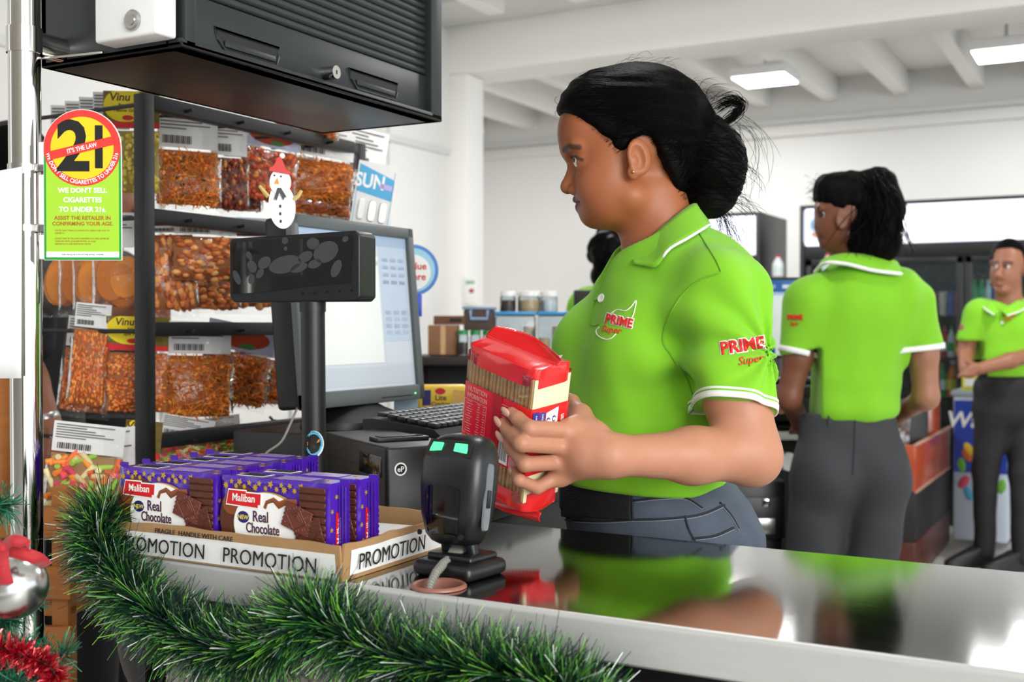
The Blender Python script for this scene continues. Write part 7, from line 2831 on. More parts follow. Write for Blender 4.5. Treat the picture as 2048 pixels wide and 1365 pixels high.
# shoes
SHOE = mat('black_shoe', '#101012', 0.5)
for s in (-1, 1):
    a_ = np.array([hip[0] + 0.01, hip[1], 0.045]) + TL * s * 0.085 - wbase
    f_ = MB()
    f_ = loft([(0, 0, 0, 0.13, 0.045, 2.4), (0, 0, 0.03, 0.128, 0.043, 2.4), (0.03, 0, 0.06, 0.085, 0.036, 2.2), (0.06, 0, 0.09, 0.045, 0.036, 2)], 24,
              m=frame((a_[0] - 0.05, a_[1] - 0.02, 0.0), (0.927, 0.375, 0), (-0.375, 0.927, 0)))
    f_.part('shoe', SHOE, woman, 60)

# ------------------------------------------------------------------ red cracker pack in her hand
REDF = mat('red_film', '#de2024', 0.22, var=0.08, scale=40, bump=0.25, bscale=60, coat=0.4)
CRK = mat('cracker_edge', '#e2b878', 0.7, var=0.3, scale=80, bump=0.2, bscale=300)
CRKF = mat('cracker_face', '#fbeec6', 0.55, var=0.12, scale=60, bump=0.35, bscale=120, coat=0.2)
PINKP = mat('pale_red_print', '#e88f8f', 0.5)
pc = VW(Vector(PK_0))
rotw = Matrix.Rotation(YAW, 3, 'Z') @ Matrix([list(r) for r in PK_R])
mw = rotw.to_4x4()
mw.translation = pc
pk = thing('cracker_packet', 'red packet of cream crackers held in the cashier\'s hand', 'cracker packet', m=mw)
# local: x from -W (far left) to 0 (near edge), y from 0 (near edge) to D, z up
Wd, Dp, Ht = PK_W, PK_D, PK_H
ncr = 18
cw = (Wd - 0.004) / ncr
cm = MB().box((0, 0, 0), (cw * 0.84, Dp - 0.003, Ht - 0.03), 0.0018, 2).mesh('cracker', CRK)
rr = random.Random(3)
for k in range(ncr):
    o = link('cracker', cm, pk)
    o.location = (-0.002 - cw * (k + 0.5), Dp / 2 + rr.uniform(-0.0006, 0.0006), Ht / 2 + rr.uniform(-0.001, 0.001))
    o.rotation_euler = (0, rr.uniform(-0.012, 0.012), 0)
MB().box((-0.0012, Dp / 2, Ht / 2), (0.0016, Dp - 0.004, Ht - 0.03), 0.0006).part('cracker_front', CRKF, pk)


def band(z0, z1, e, material, name, wob=0.0):
    g = MB()
    pts = [(-Wd - e, -e), (e, -e), (e, Dp + e), (-Wd - e, Dp + e)]
    per = []
    for i in range(4):
        a, b = Vector(pts[i]), Vector(pts[(i + 1) % 4])
        for t in np.linspace(0, 1, 12, endpoint=False):
            p = a.lerp(b, t)
            per.append((p.x, p.y))
    n_ = len(per)

    def rnd(p, zz):
        cxx, cyy = -Wd / 2, Dp / 2
        dx_, dy_ = p[0] - cxx, p[1] - cyy
        hx_, hy_ = Wd / 2 + e, Dp / 2 + e
        rc = 0.005
        ax_, ay_ = max(abs(dx_) - (hx_ - rc), 0), max(abs(dy_) - (hy_ - rc), 0)
        l = math.hypot(ax_, ay_)
        if l > rc and ax_ > 0 and ay_ > 0:
            f_ = rc / l
            dx_ = math.copysign(hx_ - rc + ax_ * f_, dx_)
            dy_ = math.copysign(hy_ - rc + ay_ * f_, dy_)
        return (cxx + dx_, cyy + dy_, zz)
    vs = [rnd(p, z0 + wob * math.sin(i * 0.7)) for i, p in enumerate(per)] + [rnd(p, z1 + wob * math.sin(i * 0.5 + 1)) for i, p in enumerate(per)]
    g.add(vs, [(i, (i + 1) % n_, (i + 1) % n_ + n_, i + n_) for i in range(n_)])
    return g.part(name, material, pk, 50)


band(0.052, 0.141, 0.0010, REDF, 'red_wrapper_band')
# clear film between the red bands
band(0.012, 0.182, 0.0007, film('packet_film', '#ffffff', 0.05, 0.08, 1.3), 'clear_wrapper')


def cap_fold(z0, z1, zend, up):
    """folded red end of the wrapper"""
    g = MB()
    lv = [(z0, 0.0011, 1.0), ((z0 + z1) / 2, 0.0012, 1.0), (z1, 0.0008, 0.985), (z1 + (zend - z1) * 0.4, -0.004, 0.93), (zend, -0.02, 0.55)]
    n_ = 56
    vs = []
    for zi, (z, e, sc_) in enumerate(lv):
        for i in range(n_):
            t = 2 * PI * i / n_
            c_, s_ = math.cos(t), math.sin(t)
            pwv = 7
            x = (Wd / 2 + 0.001) * math.copysign(abs(c_) ** (2 / pwv), c_)
            y = (Dp / 2 + 0.001) * math.copysign(abs(s_) ** (2 / pwv), s_)
            if zi >= 3:
                y *= sc_ if zi == 3 else 0.12
                x *= 1.0 if zi == 3 else 0.99
            wv = 0.0012 * math.sin(t * 7 + zi) * (zi > 1)
            vs.append((-Wd / 2 + x + wv, Dp / 2 + y + wv, z + (0.0012 * math.sin(t * 5) if zi == 0 else 0)))
    fs = []
    for k in range(len(lv) - 1):
        for i in range(n_):
            j = (i + 1) % n_
            fs.append((k * n_ + i, k * n_ + j, (k + 1) * n_ + j, (k + 1) * n_ + i))
    fs.append(tuple(range((len(lv) - 1) * n_, len(lv) * n_)))
    g.add(vs, fs)
    return g.part('red_wrapper_end', REDF, pk, 45)


cap_fold(0.167, 0.1895, 0.1945, True)
cap_fold(0.027, 0.005, -0.003, False)
# crimped fins on both ends
for z, sgn, ln in ((0.194, 1, 0.016), (-0.003, -1, 0.018)):
    g = MB()
    nt_ = 46

    def fin(u, v, z=z, sgn=sgn, ln=ln):
        x = -Wd - 0.002 + (Wd + 0.008) * u
        saw = 0.0012 * (1 if int(u * nt_) % 2 else 0) * (v > 0.9)
        return (x, Dp / 2 - 0.002 + 0.020 * v * math.sin(0.9 * v + 2.2 * u) * (1 if sgn > 0 else -0.6), z + sgn * (ln * v * (0.75 + 0.25 * math.sin(3.5 * u)) + saw))
    g.grid(fin, nt_, 6)
    o = g.part('crimped_fin', REDF, pk, 60)
    so = o.modifiers.new('thick', 'SOLIDIFY')
    so.thickness = 0.0006
# vertical back seam and printing on the wide striped face (its normal is -y)
MB().box((-Wd * 0.47, -0.0021, 0.0965), (0.0145, 0.0006, 0.089)).part('seam_band', mat('seam_red', '#b8161d', 0.3), pk)
FF = xf((-Wd / 2, -0.0016, 0), (RX, 0, 0))
text('NUTRITION', 0.0096, PINKP, pk, FF @ xf((-0.0345, 0.1305, 0.0)), bold=0.02, depth=0.0002, sx=0.68)
text('INFORMATION', 0.0092, PINKP, pk, FF @ xf((-0.0345, 0.1215, 0.0)), bold=0.02, depth=0.0002, sx=0.58)
g = MB()
for k in range(13):
    for c_ in range(3):
        ww = (0.012, 0.007, 0.006)[c_] * (0.7 + 0.3 * math.sin(k * 2.3 + c_))
        g.box((-0.054 + (0.007, 0.024, 0.034)[c_], 0.117 - k * 0.0034, 0.0001), (ww, 0.0010, 0.0002), m=FF)
for k in range(11):
    g.box((0.024, 0.132 - k * 0.0031, 0.0001), (0.046 - 0.008 * ((k * 3) % 4) / 3, 0.0009, 0.0002), m=FF)
for k in range(5):
    g.box((0.050, 0.080 - k * 0.0034, 0.0001), (0.016, 0.0009, 0.0002), m=FF)
for k in range(4):
    g.box((-0.035, 0.062 - k * 0.003, 0.0001), (0.034, 0.0009, 0.0002), m=FF)
g.part('small_print', PINKP, pk, 0)
fr3 = MB()
fr3.tube([(-0.057, 0.119, 0.0002), (-0.057, 0.073, 0.0002), (-0.016, 0.073, 0.0002), (-0.016, 0.119, 0.0002), (-0.057, 0.119, 0.0002)], 0.0003, 4, m=FF)
fr3.part('table_frame', PINKP, pk, 0)
text('Maliban Biscuit', 0.0058, PINKP, pk, FF @ xf((-0.0335, 0.0705 - 0.002, 0.0)), bold=0.02, depth=0.0002, sx=0.75)
text('Manufactories (Pvt) Ltd', 0.0046, PINKP, pk, FF @ xf((-0.0335, 0.0645, 0.0)), bold=0.02, depth=0.0002, sx=0.75)
decal([(0.006, 0.055), (0.029, 0.055), (0.029, 0.088), (0.006, 0.088)], 0.0, WHITEINK, pk, FF, 'barcode_panel')
g = MB()
for k in range(13):
    g.box((0.0085 + k * 0.0015, 0.0725, 0.0003), ((0.0004, 0.0008, 0.0006)[k % 3], 0.027, 0.0002), m=FF)
g.part('barcode', BLACKINK, pk, 0)
decal([(0.031, 0.056), (0.046, 0.056), (0.046, 0.079), (0.031, 0.079)], 0.0, PINKP, pk, FF, 'pale_panel')
# printed label on the narrow cream face (normal +x), text running up the pack
FC = frame((0.0013, 0, 0), (0, 1, 0), (0, 0, 1))
decal([(0.002, 0.098), (0.013, 0.098), (0.013, 0.136), (0.002, 0.136)], 0.0, mat('blue_panel', '#2c3f98', 0.4), pk, FC, 'blue_panel')
decal([(0.0255, 0.098), (0.0465, 0.098), (0.0465, 0.137), (0.0255, 0.132)], 0.0, WHITEINK, pk, FC, 'white_panel')
decal([(0.0145, 0.098), (0.0235, 0.098), (0.0235, 0.134), (0.0145, 0.134)], 0.0, mat('blue_stripe', '#3a4ca0', 0.4), pk, FC, 'blue_stripe')
decal([(0.0475, 0.098), (0.058, 0.098), (0.060, 0.128), (0.0475, 0.132)], 0.0003, mat('logo_red', '#e0242a', 0.35), pk, FC, 'logo_plate')
text('Maliban', 0.0105, WHITEINK, pk, FC @ xf((0.0565, 0.113, 0.0008), (0, 0, PI / 2)), bold=0.01, depth=0.0001, sx=0.8)
for i, x in enumerate((0.0095, 0.0205)):
    text('Cream Crackers', 0.0052, WHITEINK, pk, FC @ xf((x, 0.117, 0.0004), (0, 0, PI / 2)), depth=0.0001, sx=0.85)
# Sinhala-like rounded lettering
g = MB()
for cx_, cy_ in ((0.030, 0.104), (0.030, 0.112), (0.030, 0.121), (0.040, 0.104), (0.040, 0.113), (0.040, 0.122)):
    g.tube([(cx_ + 0.003 * math.cos(a) * (1 + 0.2 * math.sin(3 * a)), cy_ + 0.003 * math.sin(a), 0.0004) for a in np.linspace(0.6, 5.6, 12)], 0.0006, 4, m=FC)
    g.tube([(cx_ - 0.003, cy_ + 0.003, 0.0004), (cx_ + 0.001, cy_ + 0.0045, 0.0004)], 0.0006, 4, m=FC)
g.part('script_lettering', NAVY, pk, 0)
MB().box((-0.006, Dp * 0.62, 0.199), (0.012, 0.010, 0.0006), rot=(0.3, -0.4, 0.3)).part('price_tab', mat('lilac_tab', '#d8bcd0', 0.5), pk)

# ================================================================== the other people
def rot_z(a):
    c, s = math.cos(a), math.sin(a)
    return np.array([[c, -s, 0], [s, c, 0], [0, 0, 1.0]])


def skinc(col, extra=None):
    c = np.array(hexc(col))

    def f(v):
        out = np.tile(c, (len(v), 1))
        if extra:
            for (a, b, r0, r1, cc, w) in extra:
                out = blend(out, hexc(cc), (1 - sstep(r0, r1, seg(v, np.array(a, float), np.array(b, float)))) * w)
        return out
    return f


def fingers(S, wrist, palm, dirs, L=0.075, r=0.0085):
    """palm and five fingers; dirs: list of (start offset, direction, length factor)"""
    S.cone(wrist, palm, 0.024, 0.026, k=0.015, flat=((0.3, -1, 0.2), 0.75))
    for st, d, f in dirs:
        a = palm + np.array(st)
        d = np.array(d, float) / np.linalg.norm(d)
        m_ = a + d * L * 0.5 * f
        e_ = m_ + (d + np.array([0, 0, -0.35])) * L * 0.42 * f
        S.cone(palm * 0.5 + a * 0.5, a, 0.013, r * 1.15, k=0.006)
        S.cone(a, m_, r * 1.1, r, k=0.003)
        S.cone(m_, e_, r, r * 0.8, k=0.003)


# ---- second woman, seen from behind at the next till
D2 = 3.3


def G(px, py, dd=0.0):
    return np.array(V(px, py, D2 + dd))


b2 = np.array([G(1695, 800)[0], D2, 0.0])
w2p = VW(Vector(b2))
w2 = thing('person', 'person in lime polo and grey trousers seen from behind at the next till', 'person', (w2p.x, w2p.y, 0), YAW)
S = SDF()
S.ell(G(1692, 420), (0.088, 0.082, 0.098), k=0.02)
S.ell(G(1668, 455), (0.052, 0.058, 0.062), k=0.02)
S.ell(G(1655, 488), (0.016, 0.018, 0.014), k=0.02)
S.cone(G(1655, 486), G(1692, 472, -0.05), 0.016, 0.02, k=0.02)
S.cone(G(1642, 432), G(1636, 452), 0.007, 0.010, k=0.008)
S.ell(G(1637, 455), 0.0105, k=0.005)
S.ell(G(1642, 470), (0.010, 0.018, 0.006), k=0.004)
S.ell(G(1644, 478), (0.010, 0.016, 0.006), k=0.004)
S.cone(G(1640, 417, -0.03), G(1638, 417, 0.03), 0.010, 0.010, k=0.012)
S.ell(G(1648, 430, -0.030), 0.012, k=0.008, op='-')
S.ell(G(1652, 430, -0.030), 0.0125, k=0.003)
S.ell(G(1685, 440, -0.074), (0.020, 0.008, 0.030), k=0.005)
S.ell(G(1684, 440, -0.082), (0.011, 0.005, 0.018), k=0.004, op='-')
S.cone(G(1700, 470), G(1715, 560), 0.052, 0.058, k=0.03)
S.ell(G(1710, 640), (0.10, 0.07, 0.10), k=0.03)
S.cone(G(1605, 620), G(1596, 715, -0.01), 0.044, 0.040, k=0.02)          # left arm, bent forward at the till
S.cone(G(1596, 715, -0.01), G(1578, 795, 0.0), 0.040, 0.034, k=0.02)
S.cone(G(1578, 795), G(1600, 846, 0.17), 0.033, 0.024, k=0.02)
fingers(S, G(1600, 846, 0.17), G(1606, 860, 0.24), [((-0.02, 0.02, 0), (0.05, 1, -0.1), 1), ((-0.007, 0.025, 0), (0.02, 1, -0.1), 1.08), ((0.007, 0.025, 0), (0, 1, -0.1), 1.0),
                                                  ((0.02, 0.02, 0), (-0.05, 1, -0.1), 0.8), ((0.025, -0.01, 0), (0.6, 0.8, 0), 0.75)])
S.cone(G(1835, 620), G(1846, 710), 0.044, 0.041, k=0.02)                 # right arm
S.cone(G(1846, 710), G(1852, 795), 0.041, 0.035, k=0.02)
S.cone(G(1852, 795), G(1795, 832, 0.14), 0.034, 0.024, k=0.02)
fingers(S, G(1795, 832, 0.14), G(1765, 838, 0.20), [((-0.02, 0.02, 0.02), (-0.5, 1, 0), 1), ((-0.02, 0.025, 0.007), (-0.5, 1, 0), 1.08), ((-0.02, 0.025, -0.007), (-0.5, 1, 0), 1.0),
                                                  ((-0.02, 0.02, -0.02), (-0.5, 1, 0), 0.8), ((0.0, 0.0, 0.025), (-0.3, 0.8, 0.5), 0.75)])
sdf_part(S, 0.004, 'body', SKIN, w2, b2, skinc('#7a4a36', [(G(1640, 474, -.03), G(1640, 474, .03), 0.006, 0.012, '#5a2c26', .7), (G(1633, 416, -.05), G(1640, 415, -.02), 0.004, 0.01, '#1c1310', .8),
                                                       (G(1846, 700), G(1850, 830), 0.045, 0.07, '#a8765c', .8), (G(1590, 700), G(1580, 830), 0.045, 0.07, '#7c4c38', .8)]))  # right arm lighter than left: side light put into the skin colour
MB().ball(tuple(G(1650, 430, -0.031) - b2), 0.0115, 14, 10).part('eyeball', EYEW, w2, 170)
MB().ball(tuple(G(1645, 430, -0.036) - b2), 0.006, 10, 8).part('iris', EYED, w2, 170)
HP2 = [G(*p) for p in ((1600, 405), (1636, 405), (1652, 412), (1664, 425), (1667, 440), (1674, 432), (1680, 418), (1692, 420), (1697, 440), (1696, 470), (1690, 500), (1690, 540), (1600, 540))]
fp2 = poly_sd([(p[0], p[2]) for p in HP2])
HR2 = SDF()
HR2.ell(G(1698, 408), (0.096, 0.092, 0.094), k=0.02)
HR2.ell(G(1668, 378), (0.055, 0.06, 0.045), k=0.03)
HR2.cut(lambda p: -fp2(p), k=0.012)
HR2.ell(G(1755, 375, -0.03), (0.052, 0.055, 0.058), k=0.02)
HR2.ell(G(1762, 430, -0.055), (0.066, 0.050, 0.085), k=0.025)
HR2.ell(G(1752, 482, -0.05), (0.078, 0.050, 0.060), k=0.025)
HR2.ell(G(1726, 470, -0.03), (0.06, 0.06, 0.07), k=0.03)
HR2.disp(wavyv(31, 0.008, 40, 40, 22))
HR2.disp(wavyv(32, 0.003, 130, 130, 40))
sdf_part(HR2, 0.005, 'hair', HAIRM, w2, b2)
hob = w2.children[-1]
st_ = []
for _ in range(260):
    a_ = G(rg.normal(1752, 14), rg.normal(362, 10), -0.06 + rg.normal(0, 0.02))
    e_ = G(rg.normal(1755, 34), rg.uniform(470, 522), -0.085 + rg.normal(0, 0.02))
    m_ = (a_ + e_) / 2 + np.array([rg.normal(0.01, 0.035), -0.03, 0.02])
    t_ = np.linspace(0, 1, 10)[:, None]
    c = (1 - t_) ** 2 * a_ + 2 * t_ * (1 - t_) * m_ + t_ ** 2 * e_
    c = c + np.sin(t_ * 9 + rg.random() * 6) * 0.005 * np.array([1, 0.3, 0])
    st_.append((c, 0.0013))
for _ in range(60):
    a_ = G(rg.normal(1640, 8), rg.normal(385, 12), rg.normal(0, 0.03))
    st_.append((np.array([a_, a_ + np.array([-0.012, 0, 0.010]), a_ + np.array([-0.022, 0, 0.002]) + rg.normal(0, 0.008, 3)]), 0.0007))
v_, f_ = strand_mesh(st_, b2)
link('hair_strands', np_mesh('hair_strands', v_, f_, HAIRM, None, 170), hob, kind='stuff')
T2 = SDF()
T2.cone(G(1640, 598), G(1800, 590), 0.075, 0.075, k=0.05)
T2.cone(G(1718, 560), G(1718, 600), 0.085, 0.1, k=0.05)
T2.ell(G(1715, 650), (0.170, 0.105, 0.14), k=0.05)
T2.ell(G(1705, 760), (0.138, 0.098, 0.15), k=0.05)
T2.ell(G(1700, 820), (0.140, 0.10, 0.06), k=0.04)
T2.cone(G(1615, 610), G(1597, 705, -0.01), 0.070, 0.058, k=0.04)
T2.cone(G(1818, 605), G(1845, 700), 0.070, 0.056, k=0.04)
T2.disp(wavyv(41, 0.010, 30, 10, 10))
T2.disp(wavyv(42, 0.004, 55, 20, 18))
zh = G(0, 828)[2]
T2.cut(lambda p: zh - p[..., 2] - 0.02 * np.cos((p[..., 0] - G(1700, 0)[0]) * 9), k=0.006)
T2.cut(lambda p: np.where(p[..., 0] < G(1630, 0)[0], (G(0, 703)[2] - p[..., 2]) + 0.25 * (p[..., 0] - G(1595, 0)[0]) * 1.0, -1), k=0.004)
T2.cut(lambda p: np.where(p[..., 0] > G(1815, 0)[0], (G(0, 697)[2] - p[..., 2]), -1), k=0.004)
T2.cone(G(1712, 545), G(1700, 440), 0.062, 0.06, k=0.012, op='-')
sdf_part(T2, 0.006, 'polo_shirt', LIME, w2, b2, None, 2)
sob = w2.children[-1]
in2 = [G(1640, 530, 0.05), G(1650, 518, -0.035), G(1690, 508, -0.068), G(1745, 512, -0.075), G(1788, 522, -0.045), G(1796, 530, 0.03)]
ou2 = [G(1630, 545, 0.06), G(1650, 527, -0.075), G(1690, 528, -0.102), G(1745, 541, -0.108), G(1798, 548, -0.07), G(1808, 550, 0.03)]
a2, bb2, _ = collar(sob, b2, in2, ou2, LIME, 'collar', 0.006)
MB().tube([tuple(q - b2) for q in bb2], 0.0055, 8).part('collar_stripe', WTRIM, sob, 170)


def band_ring(S, c0, nrm, r0, hw_, th, material, parent, base, name):
    nrm = np.array(nrm, float) / np.linalg.norm(nrm)
    a_ = np.cross(nrm, [0, 1.0, 0])
    a_ /= np.linalg.norm(a_)
    b_ = np.cross(nrm, a_)
    t = np.linspace(0, 2 * PI, 41)
    pts = c0 + r0 * (np.cos(t)[:, None] * a_ + np.sin(t)[:, None] * b_)
    for _ in range(10):
        d = S.value(pts + np.array([0, 0, 0.008]))
        rad = pts - c0
        rad -= (rad @ nrm)[:, None] * nrm
        rad /= np.linalg.norm(rad, axis=1)[:, None]
        pts = pts - rad * np.clip(d - 0.001, -0.01, 0.01)[:, None] * 0.7
    g = MB().grid(lambda u, v: tuple(pts[min(int(round(u * 40)), 40)] + nrm * hw_ * (v - 0.5) * 2 - base), 40, 2)
    o = g.part(name, material, parent, 170)
    so = o.modifiers.new('thick', 'SOLIDIFY')
    so.thickness = th
    so.offset = 0


band_ring(T2, G(1597, 704, -0.01), (-0.22, 0, -1), 0.055, 0.008, 0.005, WTRIM, sob, b2, 'sleeve_band')
band_ring(T2, G(1845, 695), (0.1, 0, -1), 0.053, 0.008, 0.005, WTRIM, sob, b2, 'sleeve_band')
embroid('PRIME', 15, 1590, 640, REDT2, T2, 3.0, 3.5, b2, sob, bold=0.04, lift=0.003, sx=0.8, rot=0.0)
embroid('Super', 11, 1588, 651, REDT2, T2, 3.0, 3.5, b2, sob, bold=0.02, lift=0.003, sx=0.7, shear=0.3)
GT = mat('grey_trousers', '#34363a', 0.8, var=0.12, scale=8, bump=0.15, bscale=300)
J2 = SDF()
J2.ell(G(1697, 850), (0.135, 0.092, 0.10), k=0.04)
J2.ell(G(1700, 915), (0.150, 0.105, 0.12), k=0.05)
J2.ell(G(1650, 945, -0.025), (0.096, 0.095, 0.115), k=0.03)
J2.ell(G(1755, 945, -0.025), (0.090, 0.095, 0.115), k=0.03)
for x0, x1, x2 in ((1645, 1615, 1608), (1755, 1738, 1730)):
    a_ = G(x0, 970)
    kn = np.array([G(x1, 0)[0], D2, 0.46])
    an = np.array([G(x2, 0)[0], D2 + 0.01, 0.06])
    J2.cone(a_, kn, 0.088, 0.070, k=0.03)
    J2.cone(kn, an, 0.070, 0.062, k=0.02)
J2.cut(lambda p: p[..., 2] - G(0, 826)[2], k=0.004)
J2.disp(wavyv(51, 0.004, 25, 10, 30))
sdf_part(J2, 0.006, 'trousers', GT, w2, b2, None, 2)
job = w2.children[-1]
cord(J2, [(1710, 840), (1708, 900), (1705, 950)], 3.0, 3.5, 0.002, mat('trouser_seam', '#26282c', 0.8), job, b2, 'seam', n=16)
for px in (1742, 1660):
    q_ = raycast(J2, [px], [836], 3.0, 3.5, 0.003)[0] - b2
    MB().box(tuple(q_), (0.014, 0.006, 0.05), 0.002).part('belt_loop', GT, job)
for x2 in (1608, 1730):
    c_ = G(x2, 0)[0] - b2[0]
    loft([(0, 0, 0, 0.045, 0.12, 2.4), (0, 0, 0.04, 0.043, 0.118, 2.4), (0, -0.03, 0.09, 0.036, 0.06, 2.2)], 20, m=xf((c_, 0.05, 0))).part('shoe', SHOE, w2, 60)

# ---- man with clasped hands by the cooler
D3 = 5.84


def K(px, py, dd=0.0):
    return np.array(V(px, py, D3 + dd))


b3 = np.array([K(2015, 800)[0], D3, 0.0])
m3p = VW(Vector(b3))
mn = thing('person', 'person in lime polo and black trousers with clasped hands before the cooler', 'person', (m3p.x, m3p.y, 0), YAW)
S = SDF()
S.ell(K(2016, 522), (0.080, 0.092, 0.105), k=0.02)
S.ell(K(2010, 550, -0.03), (0.072, 0.066, 0.092), k=0.02)
S.ell(K(2004, 580, -0.055), (0.036, 0.03, 0.024), k=0.02)
S.cone(K(2001, 535, -0.10), K(1997, 552, -0.118), 0.011, 0.015, k=0.01)
S.ell(K(1992, 554, -0.100), 0.011, k=0.008)
S.ell(K(2004, 554, -0.105), 0.011, k=0.008)
S.ell(K(1999, 567, -0.098), (0.026, 0.014, 0.007), k=0.006)
S.ell(K(2000, 571, -0.096), (0.022, 0.014, 0.008), k=0.006)
for x in (1990, 2014):
    S.ell(K(x, 533, -0.098), 0.016, k=0.012, op='-')
    S.ell(K(x, 533, -0.082), 0.0155, k=0.004)
S.cone(K(1984, 525, -0.088), K(2022, 525, -0.088), 0.012, 0.012, k=0.015)
S.ell(K(2046, 540, 0.0), (0.012, 0.024, 0.034), k=0.006)
S.cone(K(2016, 570), K(2018, 625), 0.062, 0.070, k=0.03)
S.ell(K(2020, 680), (0.12, 0.08, 0.12), k=0.03)
HM = K(1938, 742, -0.20)
S.cone(K(1955, 630), K(1940, 660), 0.050, 0.048, k=0.02)
S.cone(K(1940, 660), K(1932, 705, 0.02), 0.048, 0.042, k=0.02)
S.cone(K(1932, 705, 0.02), K(1930, 738, -0.16), 0.040, 0.030, k=0.02)
S.cone(K(2085, 630), K(2095, 700), 0.050, 0.046, k=0.02)
S.cone(K(2095, 700), K(2020, 722, -0.18), 0.044, 0.038, k=0.02)
S.cone(K(2020, 722, -0.18), K(1958, 738, -0.215), 0.038, 0.029, k=0.02)
S.ell(HM, (0.042, 0.034, 0.038), k=0.02)
for q in range(4):
    a_ = K(1956 - 3 * q, 733 + 5 * q, -0.235)
    S.cone(a_, a_ + np.array([-0.045, -0.008, -0.006]), 0.0115, 0.0105, k=0.005)
    S.cone(a_ + np.array([-0.045, -0.008, -0.006]), a_ + np.array([-0.062, 0.02, -0.014]), 0.0105, 0.009, k=0.004)
S.cone(K(1950, 730, -0.22), K(1934, 724, -0.245), 0.012, 0.010, k=0.006)
sdf_part(S, 0.005, 'body', SKIN, mn, b3, skinc('#96644c', [(K(1993, 569, -.1), K(2008, 569, -.1), 0.010, 0.02, '#7a463c', .7), (K(1984, 525, -.1), K(1996, 524, -.1), 0.006, 0.012, '#20140f', .85),
                                                       (K(2008, 524, -.1), K(2022, 525, -.1), 0.006, 0.012, '#20140f', .85)]))
for x in (1990, 2014):
    MB().ball(tuple(K(x, 533, -0.0845) - b3), 0.0145, 14, 10).part('eyeball', EYEW, mn, 170)
    MB().ball(tuple(K(x - 1.5, 533, -0.0945) - b3), 0.0075, 10, 8).part('iris', EYED, mn, 170)
fp3 = poly_sd([(K(*p)[0], K(*p)[2]) for p in ((1960, 640), (1960, 512), (1978, 505), (1988, 500), (2012, 498), (2030, 505), (2038, 530), (2060, 545), (2060, 640))])
HR3 = SDF()
HR3.ell(K(2018, 518), (0.086, 0.098, 0.106), k=0.02)
HR3.cut(lambda p: np.where(p[..., 1] < D3 - 0.01, -fp3(p), K(0, 560)[2] - p[..., 2]), k=0.01)
HR3.disp(wavyv(61, 0.002, 90, 90, 90))
sdf_part(HR3, 0.006, 'hair', HAIRM, mn, b3)
T3 = SDF()
T3.cone(K(1970, 632), K(2070, 632), 0.085, 0.085, k=0.05)
T3.ell(K(2018, 670), (0.175, 0.125, 0.16), k=0.05)
T3.ell(K(2012, 725), (0.165, 0.135, 0.14), k=0.05)
T3.cone(K(1960, 632), K(1940, 678), 0.078, 0.066, k=0.04)
T3.cone(K(2080, 632), K(2095, 690), 0.078, 0.066, k=0.04)
T3.disp(wavyv(71, 0.006, 22, 22, 16))
T3.cut(lambda p: K(0, 753)[2] - p[..., 2], k=0.006)
T3.cut(lambda p: np.where(p[..., 0] < K(1957, 0)[0], K(0, 682)[2] - p[..., 2], -1), k=0.004)
T3.cut(lambda p: np.where(p[..., 0] > K(2082, 0)[0], K(0, 692)[2] - p[..., 2], -1), k=0.004)
T3.cone(K(2016, 615), K(2016, 540), 0.075, 0.075, k=0.012, op='-')
T3.cone(K(2005, 605, -0.10), K(2003, 632, -0.14), 0.030, 0.006, k=0.015, op='-')
sdf_part(T3, 0.008, 'polo_shirt', LIME, mn, b3, None, 2)
sob3 = mn.children[-1]
for sgn, pts_i, pts_o in ((1, [K(2002, 622, -0.12), K(2030, 604, -0.085), K(2046, 596, 0.0)], [K(2014, 632, -0.145), K(2046, 620, -0.11), K(2056, 606, 0.0)]),
                          (-1, [K(2000, 624, -0.12), K(1982, 606, -0.08), K(1976, 598, 0.0)], [K(1988, 630, -0.145), K(1970, 618, -0.10), K(1966, 606, 0.0)])):
    a_, bb_, _ = collar(sob3, b3, pts_i, pts_o, LIME, 'collar', 0.006)
    MB().tube([tuple(q - b3) for q in bb_], 0.004, 6).part('collar_stripe', WTRIM, sob3, 170)
bq_ = raycast(T3, [2004], [646], 5.4, 6.0, 0.003)[0] - b3
MB().ball(tuple(bq_), (0.008, 0.004, 0.008), 10, 8).part('button', WTRIM, sob3, 170)
embroid('PRIME', 11, 2018, 634, REDT2, T3, 5.3, 6.1, b3, sob3, bold=0.06, lift=0.004, sx=0.8)
embroid('Super', 8, 2016, 642, ORT, T3, 5.3, 6.1, b3, sob3, bold=0.02, lift=0.004, sx=0.8)
BT = mat('black_trousers', '#17181b', 0.8, var=0.15, scale=8, bump=0.1, bscale=200)
J3 = SDF()
J3.ell(K(2012, 775), (0.162, 0.125, 0.10), k=0.05)
J3.ell(K(2010, 820), (0.165, 0.125, 0.12), k=0.05)
for x0, x1, x2, d_ in ((1985, 1972, 1972, 0.0), (2042, 2036, 2026, -0.12)):
    kn = np.array([K(x1, 0)[0], D3 + d_ * 0.5, 0.48])
    an = np.array([K(x2, 0)[0], D3 + d_, 0.07])
    J3.cone(K(x0, 850), kn, 0.088, 0.064, k=0.03)
    J3.cone(kn, an, 0.062, 0.050, k=0.02)
J3.cut(lambda p: p[..., 2] - K(0, 748)[2], k=0.004)
J3.disp(wavyv(81, 0.004, 25, 20, 30))
sdf_part(J3, 0.008, 'trousers', BT, mn, b3, None, 2)
